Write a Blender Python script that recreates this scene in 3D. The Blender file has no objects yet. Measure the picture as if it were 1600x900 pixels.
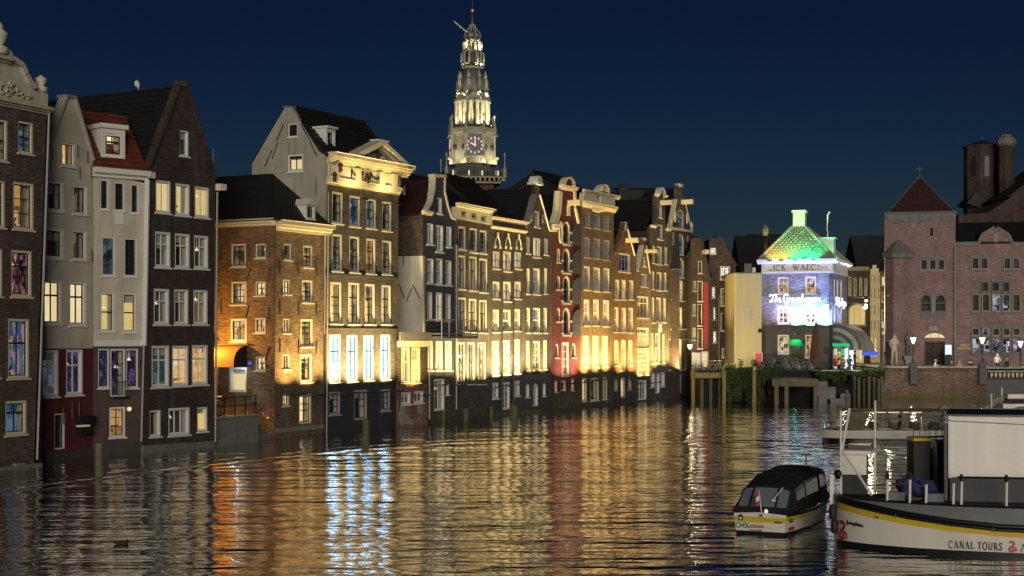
import bpy, bmesh, math, random
from mathutils import Vector, Matrix
from mathutils.geometry import delaunay_2d_cdt
random.seed(7)
R = math.radians
S = bpy.context.scene
C = S.collection
# ---------------------------------------------------------------- camera, sky, moonlike city light, exposure
F, CAMH, CX, HY = 2400.0, 5.3, 800.0, 530.0      # focal length in photo pixels, eye height above the water, horizon row
cam = bpy.data.cameras.new('camera')
cam.sensor_width = 36.0
cam.lens = 36.0 * F / 1600.0
cam.shift_y = (HY - 450.0) / 1600.0
cam.clip_start = 0.5
cam.clip_end = 6000.0
cam_o = bpy.data.objects.new('camera', cam)
C.objects.link(cam_o)
cam_o.location = (0, 0, CAMH)
cam_o.rotation_euler = (R(90), 0, 0)
S.camera = cam_o

w = bpy.data.worlds.new('World')
S.world = w
w.use_nodes = True
nt = w.node_tree
for n in list(nt.nodes):
    nt.nodes.remove(n)
sky = nt.nodes.new('ShaderNodeTexSky')
sky.sky_type = 'NISHITA'
sky.sun_disc = False
sky.sun_elevation = R(25)                       # the night sky glows with the same scattering, thousands of times weaker
sky.sun_rotation = R(180)
sky.altitude = 0
sky.air_density = 1.0
sky.dust_density = 0.5
sky.ozone_density = 4.0
def wmul(a, c):
    x = nt.nodes.new('ShaderNodeMix')
    x.data_type = 'RGBA'
    x.blend_type = 'MULTIPLY'
    x.inputs[0].default_value = 1.0
    x.inputs[7].default_value = (*c, 1)
    nt.links.new(a, x.inputs[6])
    return x.outputs[2]
gam = nt.nodes.new('ShaderNodeGamma')
gam.inputs[1].default_value = 2.1
nt.links.new(wmul(sky.outputs[0], (1 / 7.07,) * 3), gam.inputs[0])
bg = nt.nodes.new('ShaderNodeBackground')
bg.inputs[1].default_value = 0.05
wo = nt.nodes.new('ShaderNodeOutputWorld')
nt.links.new(wmul(gam.outputs[0], (.58, .57, .66)), bg.inputs[0])
nt.links.new(bg.outputs[0], wo.inputs[0])

sun = bpy.data.lights.new('city_light', 'SUN')
sun.energy = 1.6
sun.angle = R(25)
sun.color = (1.0, 0.93, 0.80)
sun_o = bpy.data.objects.new('city_light', sun)
C.objects.link(sun_o)
sd = Vector((-0.05, 0.985, -0.16))               # from behind the camera, over its right shoulder
sun_o.rotation_euler = sd.to_track_quat('-Z', 'Y').to_euler()

S.view_settings.view_transform = 'Standard'
S.view_settings.look = 'None'
S.view_settings.exposure = 0.0
S.view_settings.gamma = 1.0
S.view_settings.use_curve_mapping = False
S.render.engine = 'CYCLES'
S.cycles.use_denoising = True
S.cycles.max_bounces = 6
S.cycles.diffuse_bounces = 2
S.cycles.glossy_bounces = 3
S.cycles.transparent_max_bounces = 12
S.cycles.sample_clamp_indirect = 4.0
S.cycles.caustics_reflective = False
S.cycles.caustics_refractive = False

# ---------------------------------------------------------------- materials
MATS = {}
class NG:
    def __init__(s, name):
        s.m = bpy.data.materials.new(name)
        s.m.use_nodes = True
        s.t = s.m.node_tree
        s.b = s.t.nodes['Principled BSDF']
        s.out = s.t.nodes['Material Output']
        MATS[name] = s.m
    def n(s, typ, **kw):
        x = s.t.nodes.new('ShaderNode' + typ)
        for k, v in kw.items():
            setattr(x, k, v)
        return x
    def l(s, a, b):
        s.t.links.new(a, b)
    def obj(s):
        return s.n('TexCoord').outputs['Object']
    def scaled(s, sc):
        mp = s.n('Mapping')
        s.l(s.obj(), mp.inputs[0])
        mp.inputs['Scale'].default_value = sc
        return mp.outputs[0]
    def noise(s, vec, scale, detail=4, rough=.55):
        x = s.n('TexNoise')
        s.l(vec, x.inputs['Vector'])
        x.inputs['Scale'].default_value = scale
        x.inputs['Detail'].default_value = detail
        x.inputs['Roughness'].default_value = rough
        return x.outputs['Fac']
    def ramp(s, fac, stops, interp='LINEAR'):
        x = s.n('ValToRGB')
        x.color_ramp.interpolation = interp
        e = x.color_ramp.elements
        while len(e) < len(stops):
            e.new(.5)
        for k, (p, c) in enumerate(stops):
            e[k].position = p
            e[k].color = (c[0], c[1], c[2], 1) if not isinstance(c, (int, float)) else (c, c, c, 1)
        s.l(fac, x.inputs[0])
        return x.outputs[0]
    def mix(s, fac, a, b, mode='MIX'):
        x = s.n('Mix', data_type='RGBA', blend_type=mode)
        for v, i in ((fac, 0), (a, 6), (b, 7)):
            if isinstance(v, (int, float)):
                x.inputs[i].default_value = v
            elif isinstance(v, tuple):
                x.inputs[i].default_value = (v[0], v[1], v[2], 1)
            else:
                s.l(v, x.inputs[i])
        return x.outputs[2]
    def math(s, op, a, b=None):
        x = s.n('Math', operation=op)
        for v, i in ((a, 0), (b, 1)):
            if v is None:
                continue
            if isinstance(v, (int, float)):
                x.inputs[i].default_value = v
            else:
                s.l(v, x.inputs[i])
        return x.outputs[0]
    def bump(s, h, dist, strength=1.0, nrm=None):
        x = s.n('Bump')
        x.inputs['Strength'].default_value = strength
        x.inputs['Distance'].default_value = dist
        s.l(h, x.inputs['Height'])
        if nrm is not None:
            s.l(nrm, x.inputs['Normal'])
        return x.outputs[0]
    def col(s, c):
        if isinstance(c, tuple):
            s.b.inputs['Base Color'].default_value = (c[0], c[1], c[2], 1)
        else:
            s.l(c, s.b.inputs['Base Color'])
    def rough(s, v):
        if isinstance(v, (int, float)):
            s.b.inputs['Roughness'].default_value = v
        else:
            s.l(v, s.b.inputs['Roughness'])
    def normal(s, v):
        s.l(v, s.b.inputs['Normal'])

def m_brick(name, c1, c2, mortar, var=1.0, bumpd=.02):
    g = NG(name)
    sp = g.n('SeparateXYZ')
    g.l(g.obj(), sp.inputs[0])
    xy = g.math('ADD', sp.outputs[0], sp.outputs[1])
    cb = g.n('CombineXYZ')
    g.l(xy, cb.inputs[0])
    g.l(sp.outputs[2], cb.inputs[1])
    br = g.n('TexBrick')
    g.l(cb.outputs[0], br.inputs['Vector'])
    br.inputs['Color1'].default_value = (*c1, 1)
    br.inputs['Color2'].default_value = (*c2, 1)
    br.inputs['Mortar'].default_value = (*mortar, 1)
    br.inputs['Scale'].default_value = 1.0
    br.inputs['Mortar Size'].default_value = .012
    br.inputs['Mortar Smooth'].default_value = .3
    br.inputs['Bias'].default_value = -.1
    br.inputs['Brick Width'].default_value = .23
    br.inputs['Row Height'].default_value = .078
    big = g.noise(g.obj(), .7, 5, .6)
    mid = g.noise(g.scaled((2.4, 2.4, 11)), 1.0, 3, .65)
    v1 = g.ramp(big, [(.3, 1 - .45 * var), (.7, 1 + .25 * var)])
    v2 = g.ramp(mid, [(.32, 1 - .6 * var), (.70, 1 + .7 * var)])
    c = g.mix(1.0, br.outputs['Color'], v1, 'MULTIPLY')
    c = g.mix(1.0, c, v2, 'MULTIPLY')
    # soot and lime streaks with a shape of their own
    st = g.noise(g.scaled((1.6, 1.6, .25)), 1.0, 4, .6)
    c = g.mix(g.ramp(st, [(.56, 0.0), (.74, .45)]), c, tuple(.5 * (a + .25) for a in mortar))
    g.col(c)
    g.rough(.85)
    hgt = g.math('ADD', g.math('MULTIPLY', br.outputs['Fac'], -1.0), g.math('MULTIPLY', mid, 1.8))
    g.normal(g.bump(hgt, bumpd, .9))
    return g.m

def m_plain(name, c, rough=.6, var=.2, scale=2.0, bumpd=.003, metal=0.0, streak=0.0, sc=None):
    g = NG(name)
    nz = g.noise(g.obj(), scale, 5, .6)
    v = g.ramp(nz, [(.25, 1 - var), (.75, 1 + var)])
    cc = g.mix(1.0, tuple(c), v, 'MULTIPLY')
    if streak:
        st = g.noise(g.scaled((2.2, 2.2, .22)), 1.0, 5, .65)
        cc = g.mix(g.ramp(st, [(.5, 0.0), (.78, streak)]), cc, sc or tuple(a * .35 for a in c))
    g.col(cc)
    g.rough(rough)
    g.b.inputs['Metallic'].default_value = metal
    if bumpd:
        g.normal(g.bump(g.noise(g.obj(), scale * 9, 3, .6), bumpd, .7))
    return g.m

def m_emit(name, c, strength, sample='NONE'):
    g = NG(name)
    e = g.n('Emission')
    e.inputs[0].default_value = (*c, 1)
    e.inputs[1].default_value = strength
    g.l(e.outputs[0], g.out.inputs[0])
    g.m.cycles.emission_sampling = sample
    return g.m

def m_room(name, stops, strength, scale=1.4, zs=1.0, folds=0.0):
    """a lit room seen through its window: what stands in it as soft blocks of colour, given off by its lamps"""
    g = NG(name)
    vo = g.n('TexVoronoi', feature='F1', distance='CHEBYCHEV')
    g.l(g.scaled((1, 1, zs)), vo.inputs['Vector'])
    vo.inputs['Scale'].default_value = scale
    sepc = g.n('SeparateColor')
    g.l(vo.outputs['Color'], sepc.inputs[0])
    nz = g.noise(g.obj(), scale * 1.1, 4, .65)
    f = g.math('ADD', g.math('MULTIPLY', sepc.outputs[0], .55), g.math('MULTIPLY', nz, .5))
    c = g.ramp(f, stops)
    if folds:
        wv = g.n('TexWave', wave_type='BANDS', bands_direction='X')
        g.l(g.obj(), wv.inputs[0])
        wv.inputs['Scale'].default_value = 5.0
        wv.inputs['Distortion'].default_value = 1.5
        wv.inputs['Detail'].default_value = 1.0
        c = g.mix(1.0, c, g.ramp(wv.outputs['Fac'], [(0, 1 - folds), (1, 1.0)]), 'MULTIPLY')
    e = g.n('Emission')
    g.l(c, e.inputs[0])
    e.inputs[1].default_value = strength
    g.l(e.outputs[0], g.out.inputs[0])
    g.m.cycles.emission_sampling = 'NONE'
    return g.m

def m_glass(name, tint=(1, 1, 1), gloss=1.0):
    g = NG(name)
    tr = g.n('BsdfTransparent')
    tr.inputs[0].default_value = (*tint, 1)
    gl = g.n('BsdfGlossy')
    gl.inputs['Roughness'].default_value = .03
    gl.inputs['Color'].default_value = (gloss, gloss, gloss, 1)
    lw = g.n('LayerWeight')
    lw.inputs[0].default_value = .5
    fac = g.math('ADD', g.math('MULTIPLY', g.math('POWER', lw.outputs['Facing'], 4.0), .85), .035)
    mx = g.n('MixShader')
    g.l(fac, mx.inputs[0])
    g.l(tr.outputs[0], mx.inputs[1])
    g.l(gl.outputs[0], mx.inputs[2])
    g.l(mx.outputs[0], g.out.inputs[0])
    return g.m

m_brick('brick_brown', (.115, .062, .042), (.075, .040, .030), (.12, .10, .08))
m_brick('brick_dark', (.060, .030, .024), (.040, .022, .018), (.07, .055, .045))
m_brick('brick_warm', (0.1700, 0.1054, 0.0544), (0.1020, 0.0612, 0.0340), (0.1768, 0.1360, 0.0952))
m_brick('brick_tan', (0.0850, 0.0626, 0.0381), (0.0462, 0.0340, 0.0224), (0.0952, 0.0782, 0.0530), bumpd=.025)
m_brick('brick_grey', (0.0464, 0.0360, 0.0290), (0.0290, 0.0232, 0.0197), (0.0580, 0.0493, 0.0406), bumpd=.025)
m_brick('brick_yellow', (0.1496, 0.0884, 0.0354), (0.0884, 0.0490, 0.0204), (0.1496, 0.1088, 0.0612), bumpd=.025)
m_brick('brick_orange', (0.1728, 0.0756, 0.0288), (0.1080, 0.0446, 0.0202), (0.1656, 0.1080, 0.0612), bumpd=.025)
m_brick('brick_red', (0.1000, 0.0120, 0.0128), (0.0600, 0.0080, 0.0096), (0.0880, 0.0160, 0.0144), bumpd=.012)
m_brick('brick_ruin', (.26, .075, .05), (.17, .05, .035), (.26, .20, .16))
m_brick('brick_ochre', (0.2400, 0.1320, 0.0440), (0.1600, 0.0840, 0.0320), (0.2080, 0.1440, 0.0800))
m_brick('brick_rose', (.28, .165, .16), (.225, .13, .128), (.24, .165, .16), .6, bumpd=.006)
m_brick('brick_quay', (.20, .115, .075), (.13, .075, .055), (.19, .14, .10))
m_brick('brick_lilac', (.33, .315, .32), (.20, .19, .20), (.30, .29, .29), bumpd=.03)
m_brick('stone_block', (.12, .095, .07), (.075, .06, .047), (.05, .045, .04), bumpd=.04)
m_plain('render_cream', (.56, .51, .40), .8, .18, .9, .006, streak=.75, sc=(.33, .30, .23))
m_plain('render_white', (.42, .40, .33), .8, .07, 1.2, .004, streak=.25, sc=(.30, .28, .23))
m_plain('render_gable', (.38, .345, .27), .85, .15, .9, .006, streak=.8, sc=(.14, .125, .10))
m_plain('paint_oxblood', (.105, .018, .022), .6, .25, 1.1, .006, streak=.6)
m_plain('paint_umber', (.085, .055, .047), .7, .3, 1.1, .006, streak=.5)
m_plain('paint_navy', (.035, .036, .060), .5, .2, 1.5, .004)
m_plain('paint_ink', (.030, .031, .040), .5, .25, 1.5, .004)
m_plain('paint_slate', (.075, .072, .078), .6, .2, 1.5, .004)
m_plain('paint_grey', (.055, .053, .055), .6, .2, 1.4, .004)
m_plain('plinth', (.055, .048, .042), .85, .3, 2.5, .02)
m_plain('stone_light', (.26, .25, .22), .8, .25, 3, .01)
m_plain('stone_grey', (.16, .155, .14), .8, .25, 3, .01)
m_plain('trim_white', (.72, .70, .63), .5, .05, 3, 0)
m_plain('trim_cream', (.66, .58, .40), .5, .07, 3, 0)
m_plain('trim_stone', (.55, .50, .38), .7, .2, 5, .01, streak=.4)
m_plain('frame_white', (.74, .72, .66), .45, .04, 4, 0)
m_plain('frame_cream', (.70, .62, .45), .45, .05, 4, 0)
m_plain('frame_grey', (.34, .33, .31), .5, .1, 4, 0)
m_plain('sash_dark', (.018, .020, .022), .4, .2, 4, 0)
m_plain('iron_black', (.012, .012, .013), .45, .2, 6, 0)
m_plain('rust', (.10, .05, .03), .8, .3, 5, .003)
m_plain('shutter_slate', (.050, .060, .072), .55, .15, 4, .003)
m_plain('shutter_red', (.26, .02, .022), .5, .15, 4, .003)
m_plain('curtain', (.50, .46, .37), .9, .05, 2, 0)
m_plain('wood_old', (.16, .13, .075), .85, .35, 4, .015, streak=.6, sc=(.05, .06, .02))
m_plain('wood_moss', (.10, .10, .035), .9, .45, 5, .02)
m_plain('wood_yellow', (.30, .24, .085), .85, .3, 4, .01)
m_plain('clapboard', (.62, .53, .30), .6, .08, 2, .002)
m_plain('concrete', (.20, .19, .17), .85, .3, 2.5, .008)
m_plain('asphalt', (.05, .05, .052), .9, .2, 2, .01)
m_plain('lead', (.075, .08, .085), .55, .25, 2, .004)
m_plain('gilt', (.80, .58, .20), .35, .1, 3, 0, metal=.6)
m_plain('tower_stone', (.34, .31, .23), .8, .3, .8, .03, streak=.5, sc=(.12, .11, .09))
m_plain('tower_dark', (.06, .055, .05), .7, .3, 1, .02)
m_brick('brick_tower', (.15, .055, .035), (.10, .04, .03), (.12, .09, .07))
m_plain('skin', (.48, .28, .20), .6, .05, 3, 0)
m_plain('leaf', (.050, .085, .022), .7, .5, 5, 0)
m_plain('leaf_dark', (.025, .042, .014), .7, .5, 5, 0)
m_plain('white_paint', (.80, .75, .66), .4, .08, 1.6, 0, streak=.3, sc=(.58, .53, .44))
m_plain('hull_white', (.76, .71, .62), .34, .10, 1.3, 0, streak=.35, sc=(.50, .45, .36))
m_plain('hull_yellow', (.68, .47, .03), .32, .06, .8, 0)
m_plain('hull_black', (.010, .010, .011), .38, .2, 1.5, 0)
m_plain('deck_grey', (.16, .17, .18), .6, .15, 2, .002)
m_plain('deck_dark', (.035, .033, .03), .7, .25, 2, .004)
m_plain('canvas_black', (.012, .012, .014), .7, .3, 2.5, .008)
m_plain('steel', (.55, .55, .55), .3, .1, 6, 0, metal=.9)
m_plain('plastic_black', (.015, .016, .017), .65, .1, 3, 0)
m_plain('plastic_yellow', (.65, .43, .03), .4, .1, 3, 0)
m_plain('plastic_blue', (.02, .07, .25), .4, .1, 3, 0)
m_plain('tarp_blue', (.035, .03, .12), .6, .2, 4, .03)
m_plain('red_paint', (.50, .015, .02), .4, .1, 3, 0)
m_plain('green_paint', (.03, .20, .04), .5, .1, 3, 0)
m_plain('orange_canvas', (.42, .20, .04), .8, .12, 3, .004)
m_plain('letter_dark', (.03, .03, .035), .5, .1, 3, 0)
m_plain('letter_gold', (.80, .60, .12), .4, .1, 3, 0)
m_plain('mud_black', (.012, .012, .010), .9, .4, 2, .02)
m_plain('stripe_light', (.20, .20, .19), .8, .1, 3, 0)
m_plain('stripe_dark', (.05, .052, .055), .8, .1, 3, 0)
m_plain('green_canvas', (.02, .30, .13), .7, .1, 3, 0)
m_plain('water_lime', (.22, .21, .16), .85, .4, 3, .01)
for nm, c in (('cloth_white', (.62, .60, .55)), ('cloth_black', (.02, .02, .022)), ('cloth_blue', (.03, .05, .12)),
              ('cloth_red', (.25, .03, .03)), ('cloth_tan', (.30, .20, .12)), ('hair_dark', (.03, .02, .014)), ('hair_fair', (.30, .20, .09))):
    m_plain(nm, c, .85, .15, 6, 0)

def m_tiles(name, c, c2):
    g = NG(name)
    sp = g.n('SeparateXYZ')
    g.l(g.obj(), sp.inputs[0])
    nz = g.noise(g.obj(), 1.3, 4, .6)
    n2 = g.noise(g.obj(), 9, 2, .6)
    cc = g.mix(g.ramp(nz, [(.35, 0.0), (.65, 1.0)]), tuple(c), tuple(c2))
    cc = g.mix(1.0, cc, g.ramp(n2, [(.3, .6), (.7, 1.3)]), 'MULTIPLY')
    g.col(cc)
    g.rough(.65)
    wv = g.n('TexWave', wave_type='BANDS', bands_direction='Z', wave_profile='SAW')
    g.l(g.obj(), wv.inputs[0])
    wv.inputs['Scale'].default_value = 1.25
    g.normal(g.bump(wv.outputs['Fac'], .05, 1.0))
    return g.m
m_tiles('tile_black', (.008, .007, .007), (.013, .011, .010))
m_tiles('tile_red', (.17, .038, .022), (.11, .026, .018))
m_tiles('tile_maroon', (.040, .013, .010), (.028, .010, .009))
m_tiles('tile_slate', (.014, .014, .018), (.022, .021, .025))
m_tiles('tile_pale', (.40, .38, .32), (.30, .29, .25))
m_tiles('tile_claret', (.040, .010, .011), (.028, .008, .009))

# what stands behind the panes
m_plain('in_dark', (.030, .032, .036), .9, .6, 1.1, 0)
m_plain('in_grey', (.14, .135, .125), .9, .6, 1.3, 0)
m_room('in_dim', [(.2, (.02, .016, .01)), (.55, (.11, .075, .035)), (.85, (.30, .20, .09))], .55, 1.2)
m_room('in_warm', [(.1, (.55, .28, .08)), (.5, (1.0, .66, .27)), (.9, (1.0, .82, .48))], 1.15, .9)
m_room('in_yellow', [(.1, (.85, .58, .18)), (.9, (1.0, .76, .30))], .85, .5, .4, .28)
m_room('in_cream', [(.1, (.80, .58, .28)), (.9, (1.0, .80, .46))], 1.15, .6, .4, .22)
m_room('in_gold', [(.1, (1.0, .50, .10)), (.5, (1.0, .64, .17)), (.9, (1.0, .76, .30))], 1.7, .9, .5, .55)  # lower-row rooms, glow added to strengthen the gold reflections in the water
m_room('in_room', [(.15, (.05, .02, .008)), (.4, (.45, .19, .05)), (.6, (1.0, .60, .22)), (.85, (1.0, .88, .6))], .75, 1.9)
m_room('in_orange', [(.15, (.05, .02, .008)), (.4, (.38, .17, .05)), (.7, (.85, .45, .14)), (.9, (1.0, .75, .4))], .55, 1.5)
m_room('in_blue', [(.2, (.01, .03, .06)), (.5, (.05, .14, .26)), (.8, (.16, .32, .45))], .5, 1.3)
m_room('in_pink', [(.3, (.01, .01, .014)), (.52, (.06, .03, .05)), (.66, (.40, .08, .11)), (.85, (1, .55, .6))], .40, 9.0, .5)
m_room('in_party', [(.2, (.02, .03, .06)), (.42, (.10, .20, .36)), (.6, (.30, .34, .48)), (.72, (.75, .36, .40)), (.9, (1, .62, .25))], .42, 5.5, .35)  # coloured reflections in the panes, painted as a glowing panel behind them
m_room('in_teal', [(.2, (.01, .018, .02)), (.6, (.06, .10, .11)), (.9, (.22, .30, .30))], .6, 2.0)
m_room('in_ice', [(.1, (.08, .30, .50)), (.45, (.24, .55, 1.0)), (.9, (.50, .78, 1.0))], 7.0, .8)
m_room('in_violet', [(.2, (.01, .012, .02)), (.55, (.05, .04, .10)), (.75, (.13, .10, .30)), (.9, (.6, .5, .9))], .4, 7.0, .6)
m_room('in_shop', [(.2, (.02, .016, .012)), (.45, (.30, .16, .06)), (.65, (.95, .62, .30)), (.9, (1, .95, .85))], .8, 3.5)
m_room('in_disco', [(.25, (.005, .008, .015)), (.5, (.02, .04, .08)), (.66, (.25, .32, .5)), (.85, (1, 1, 1))], .55, 2.4)  # lights mirrored in the glass, painted as glowing spots
m_emit('lamp_warm', (1.0, .80, .45), 5.0)
m_emit('lamp_white', (1.0, .96, .88), 9.0)
m_emit('lamp_soft', (1.0, .84, .52), .9)
m_emit('neon_white', (.90, .90, 1.0), 6.0)
m_emit('neon_blue', (.08, .14, 1.0), 1.0)
m_emit('screen_blue', (.10, .35, 1.0), 2.2)
m_emit('screen_white', (.8, .92, 1.0), 2.2)
m_emit('green_glow', (.02, .85, .35), .7)
m_emit('lamp_dim', (1.0, .84, .52), .3)
m_emit('clock_mark', (1.0, .86, .72), .7)
m_emit('clock_hand', (1.0, .55, .45), 1.3)
m_emit('door_glow', (.85, .92, 1.0), .95)
m_glass('glass')
m_glass('glass_tour', (.92, .95, .92))
m_glass('vinyl', (.32, .34, .37), .9)

# water
g = NG('water')
g.col((.0045, .0055, .0045))
g.rough(.045)
g.b.inputs['IOR'].default_value = 1.333
oc = g.obj()
n0 = g.noise(g.scaled((.09, .38, 1)), 1.0, 3, .5)
n1 = g.noise(g.scaled((.36, 1.0, 1)), 1.0, 2, .5)
n2 = g.noise(g.scaled((1.3, 3.4, 1)), 1.0, 3, .6)
n3 = g.noise(g.scaled((4.0, 9.0, 1)), 1.0, 2, .5)
bumpn = g.bump(n0, .15, 1.0)
bumpn = g.bump(n1, .105, 1.0, bumpn)
bumpn = g.bump(n2, .013, 1.0, bumpn)
bumpn = g.bump(n3, .002, 1.0, bumpn)
sx = g.n('SeparateXYZ')
g.l(oc, sx.inputs[0])
wob = g.math('MULTIPLY', g.noise(oc, .25, 3, .5), 3.0)
qx = g.math('SUBTRACT', sx.outputs[0], 4.0)
fy = g.math('SUBTRACT', 82.5, g.math('MULTIPLY', g.math('MULTIPLY', qx, qx), .055))
dy = g.math('ADD', g.math('SUBTRACT', sx.outputs[1], fy), wob)
hts = None
for off, wd, am in ((0.0, 1.1, 1.0), (2.6, 1.3, .55), (-2.8, 1.2, .5)):
    t = g.math('DIVIDE', g.math('SUBTRACT', dy, off), wd)
    e_ = g.math('MULTIPLY', g.math('POWER', 2.718, g.math('MULTIPLY', g.math('MULTIPLY', t, t), -1.0)), am)
    hts = e_ if hts is None else g.math('ADD', hts, e_)
bumpn = g.bump(hts, .11, 1.0, bumpn)
g.normal(bumpn)
# gloss mixed in beyond the water's own, raised to brighten the reflections
gls = g.n('BsdfGlossy')
gls.inputs['Color'].default_value = (.93, .91, .88, 1)
gls.inputs['Roughness'].default_value = .045
g.l(bumpn, gls.inputs['Normal'])
mxw = g.n('MixShader')
mxw.inputs[0].default_value = .68
g.l(g.b.outputs[0], mxw.inputs[1])
g.l(gls.outputs[0], mxw.inputs[2])
g.l(mxw.outputs[0], g.out.inputs[0])

# ---------------------------------------------------------------- mesh helpers
class MB:
    def __init__(s):
        s.v, s.f = [], []
    def add(s, vs, fs):
        o = len(s.v)
        s.v += [tuple(p) for p in vs]
        s.f += [tuple(i + o for i in q) for q in fs]
        return s
    def box(s, x0, x1, y0, y1, z0, z1):
        vs = [(x, y, z) for z in (z0, z1) for y in (y0, y1) for x in (x0, x1)]
        return s.add(vs, [(0, 2, 3, 1), (4, 5, 7, 6), (0, 1, 5, 4), (2, 6, 7, 3), (0, 4, 6, 2), (1, 3, 7, 5)])
    def prism(s, pts, y0, y1):
        """polygon in x,z pushed from y0 to y1"""
        n = len(pts)
        vs = [(p[0], y0, p[1]) for p in pts] + [(p[0], y1, p[1]) for p in pts]
        fs = [tuple(range(n)), tuple(range(2 * n - 1, n - 1, -1))]
        fs += [(i, i + n, (i + 1) % n + n, (i + 1) % n) for i in range(n)]
        return s.add(vs, fs)
    def zprism(s, pts, z0, z1):
        n = len(pts)
        vs = [(p[0], p[1], z0) for p in pts] + [(p[0], p[1], z1) for p in pts]
        fs = [tuple(range(n - 1, -1, -1)), tuple(range(n, 2 * n))]
        fs += [(i, (i + 1) % n, (i + 1) % n + n, i + n) for i in range(n)]
        return s.add(vs, fs)
    def xprism(s, pts, x0, x1):
        """profile in y,z pushed along x"""
        n = len(pts)
        vs = [(x0, p[0], p[1]) for p in pts] + [(x1, p[0], p[1]) for p in pts]
        fs = [tuple(range(n)), tuple(range(2 * n - 1, n - 1, -1))]
        fs += [(i, i + n, (i + 1) % n + n, (i + 1) % n) for i in range(n)]
        return s.add(vs, fs)
    def quad(s, a, b, c, d):
        return s.add([a, b, c, d], [(0, 1, 2, 3)])
    def slab(s, a, b, c, d, t):
        """thick quad, pushed down by t"""
        vs = [Vector(p) for p in (a, b, c, d)]
        n = (vs[1] - vs[0]).cross(vs[3] - vs[0]).normalized() * t
        lo = [p - n for p in vs]
        return s.add(vs + lo, [(0, 1, 2, 3), (7, 6, 5, 4), (0, 4, 5, 1), (1, 5, 6, 2), (2, 6, 7, 3), (3, 7, 4, 0)])
    def ring(s, outer, inner, y0, y1):
        n = len(outer)
        vs = [(p[0], y, p[1]) for y in (y0, y1) for q in (outer, inner) for p in q]
        fs = []
        for i in range(n):
            j = (i + 1) % n
            fs += [(i, j, n + j, n + i), (2 * n + i, 3 * n + i, 3 * n + j, 2 * n + j), (n + i, n + j, 3 * n + j, 3 * n + i), (i, 2 * n + i, 2 * n + j, j)]
        return s.add(vs, fs)
    def tube(s, pts, r, n=6, r1=None, cap=True):
        pts = [Vector(p) for p in pts]
        m = len(pts)
        rings = []
        up = Vector((0, 0, 1))
        for i, p in enumerate(pts):
            d = (pts[min(i + 1, m - 1)] - pts[max(i - 1, 0)]).normalized()
            a = d.cross(up)
            if a.length < .05:
                a = d.cross(Vector((1, 0, 0)))
            a.normalize()
            b = d.cross(a).normalized()
            rr = r if r1 is None else r + (r1 - r) * i / max(1, m - 1)
            rings.append([p + (a * math.cos(2 * math.pi * k / n) + b * math.sin(2 * math.pi * k / n)) * rr for k in range(n)])
        vs = [q for rg in rings for q in rg]
        fs = []
        for i in range(m - 1):
            for k in range(n):
                fs.append((i * n + k, i * n + (k + 1) % n, (i + 1) * n + (k + 1) % n, (i + 1) * n + k))
        if cap:
            fs += [tuple(range(n - 1, -1, -1)), tuple(range((m - 1) * n, m * n))]
        return s.add(vs, fs)
    def lathe(s, prof, n=12, cx=0, cy=0, rot=0.0):
        """(radius, z) going up"""
        vs, fs = [], []
        for r, z in prof:
            for k in range(n):
                a = 2 * math.pi * k / n + rot
                vs.append((cx + r * math.cos(a), cy + r * math.sin(a), z))
        m = len(prof)
        for i in range(m - 1):
            for k in range(n):
                fs.append((i * n + k, i * n + (k + 1) % n, (i + 1) * n + (k + 1) % n, (i + 1) * n + k))
        fs += [tuple(range(n - 1, -1, -1)), tuple(range((m - 1) * n, m * n))]
        return s.add(vs, fs)
    def grid(s, rows):
        """rows of points, skinned"""
        m, n = len(rows), len(rows[0])
        vs = [p for r in rows for p in r]
        return s.add(vs, [(i * n + k, i * n + k + 1, (i + 1) * n + k + 1, (i + 1) * n + k) for i in range(m - 1) for k in range(n - 1)])
    def mesh(s, name, mat, smooth=False, fix=True):
        me = bpy.data.meshes.new(name)
        me.from_pydata(s.v, [], s.f)
        if fix:
            bm = bmesh.new()
            bm.from_mesh(me)
            bmesh.ops.recalc_face_normals(bm, faces=bm.faces)
            bm.to_mesh(me)
            bm.free()
        if mat:
            me.materials.append(MATS[mat])
        if smooth:
            for p in me.polygons:
                p.use_smooth = True
        return me
    def build(s, name, mat, parent=None, M=None, smooth=False, fix=True):
        o = bpy.data.objects.new(name, s.mesh(name, mat, smooth, fix))
        C.objects.link(o)
        if parent is not None:
            o.parent = parent
        if M is not None:
            o.matrix_basis = M
        return o

def tag(o, label, cat, group=None):
    o['label'] = label
    o['category'] = cat
    if group:
        o['group'] = group
    return o
def struct(o):
    o['kind'] = 'structure'
    return o
def stuff(o):
    o['kind'] = 'stuff'
    return o
def thing(name, label, cat, loc=(0, 0, 0), rz=0.0, group=None):
    o = bpy.data.objects.new(name, None)
    o.empty_display_size = .3
    C.objects.link(o)
    o.location = loc
    o.rotation_euler = (0, 0, rz)
    return tag(o, label, cat, group)
def copy_tree(o, parent=None):
    c = o.copy()
    C.objects.link(c)
    c.parent = parent
    for ch in list(o.children):
        copy_tree(ch, c)
    return c
def at(px, py, Y):
    return Vector(((px - CX) / F * Y, Y, CAMH - (py - HY) / F * Y))
def wl(px, d):
    """the water's edge seen in column px, d rows below the horizon"""
    Y = F * CAMH / d
    return Vector(((px - CX) / F * Y, Y))
def inside(p, poly):
    c = False
    for i in range(len(poly)):
        a, b = poly[i], poly[i - 1]
        if (a[1] > p[1]) != (b[1] > p[1]) and p[0] < (b[0] - a[0]) * (p[1] - a[1]) / (b[1] - a[1]) + a[0]:
            c = not c
    return c

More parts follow.
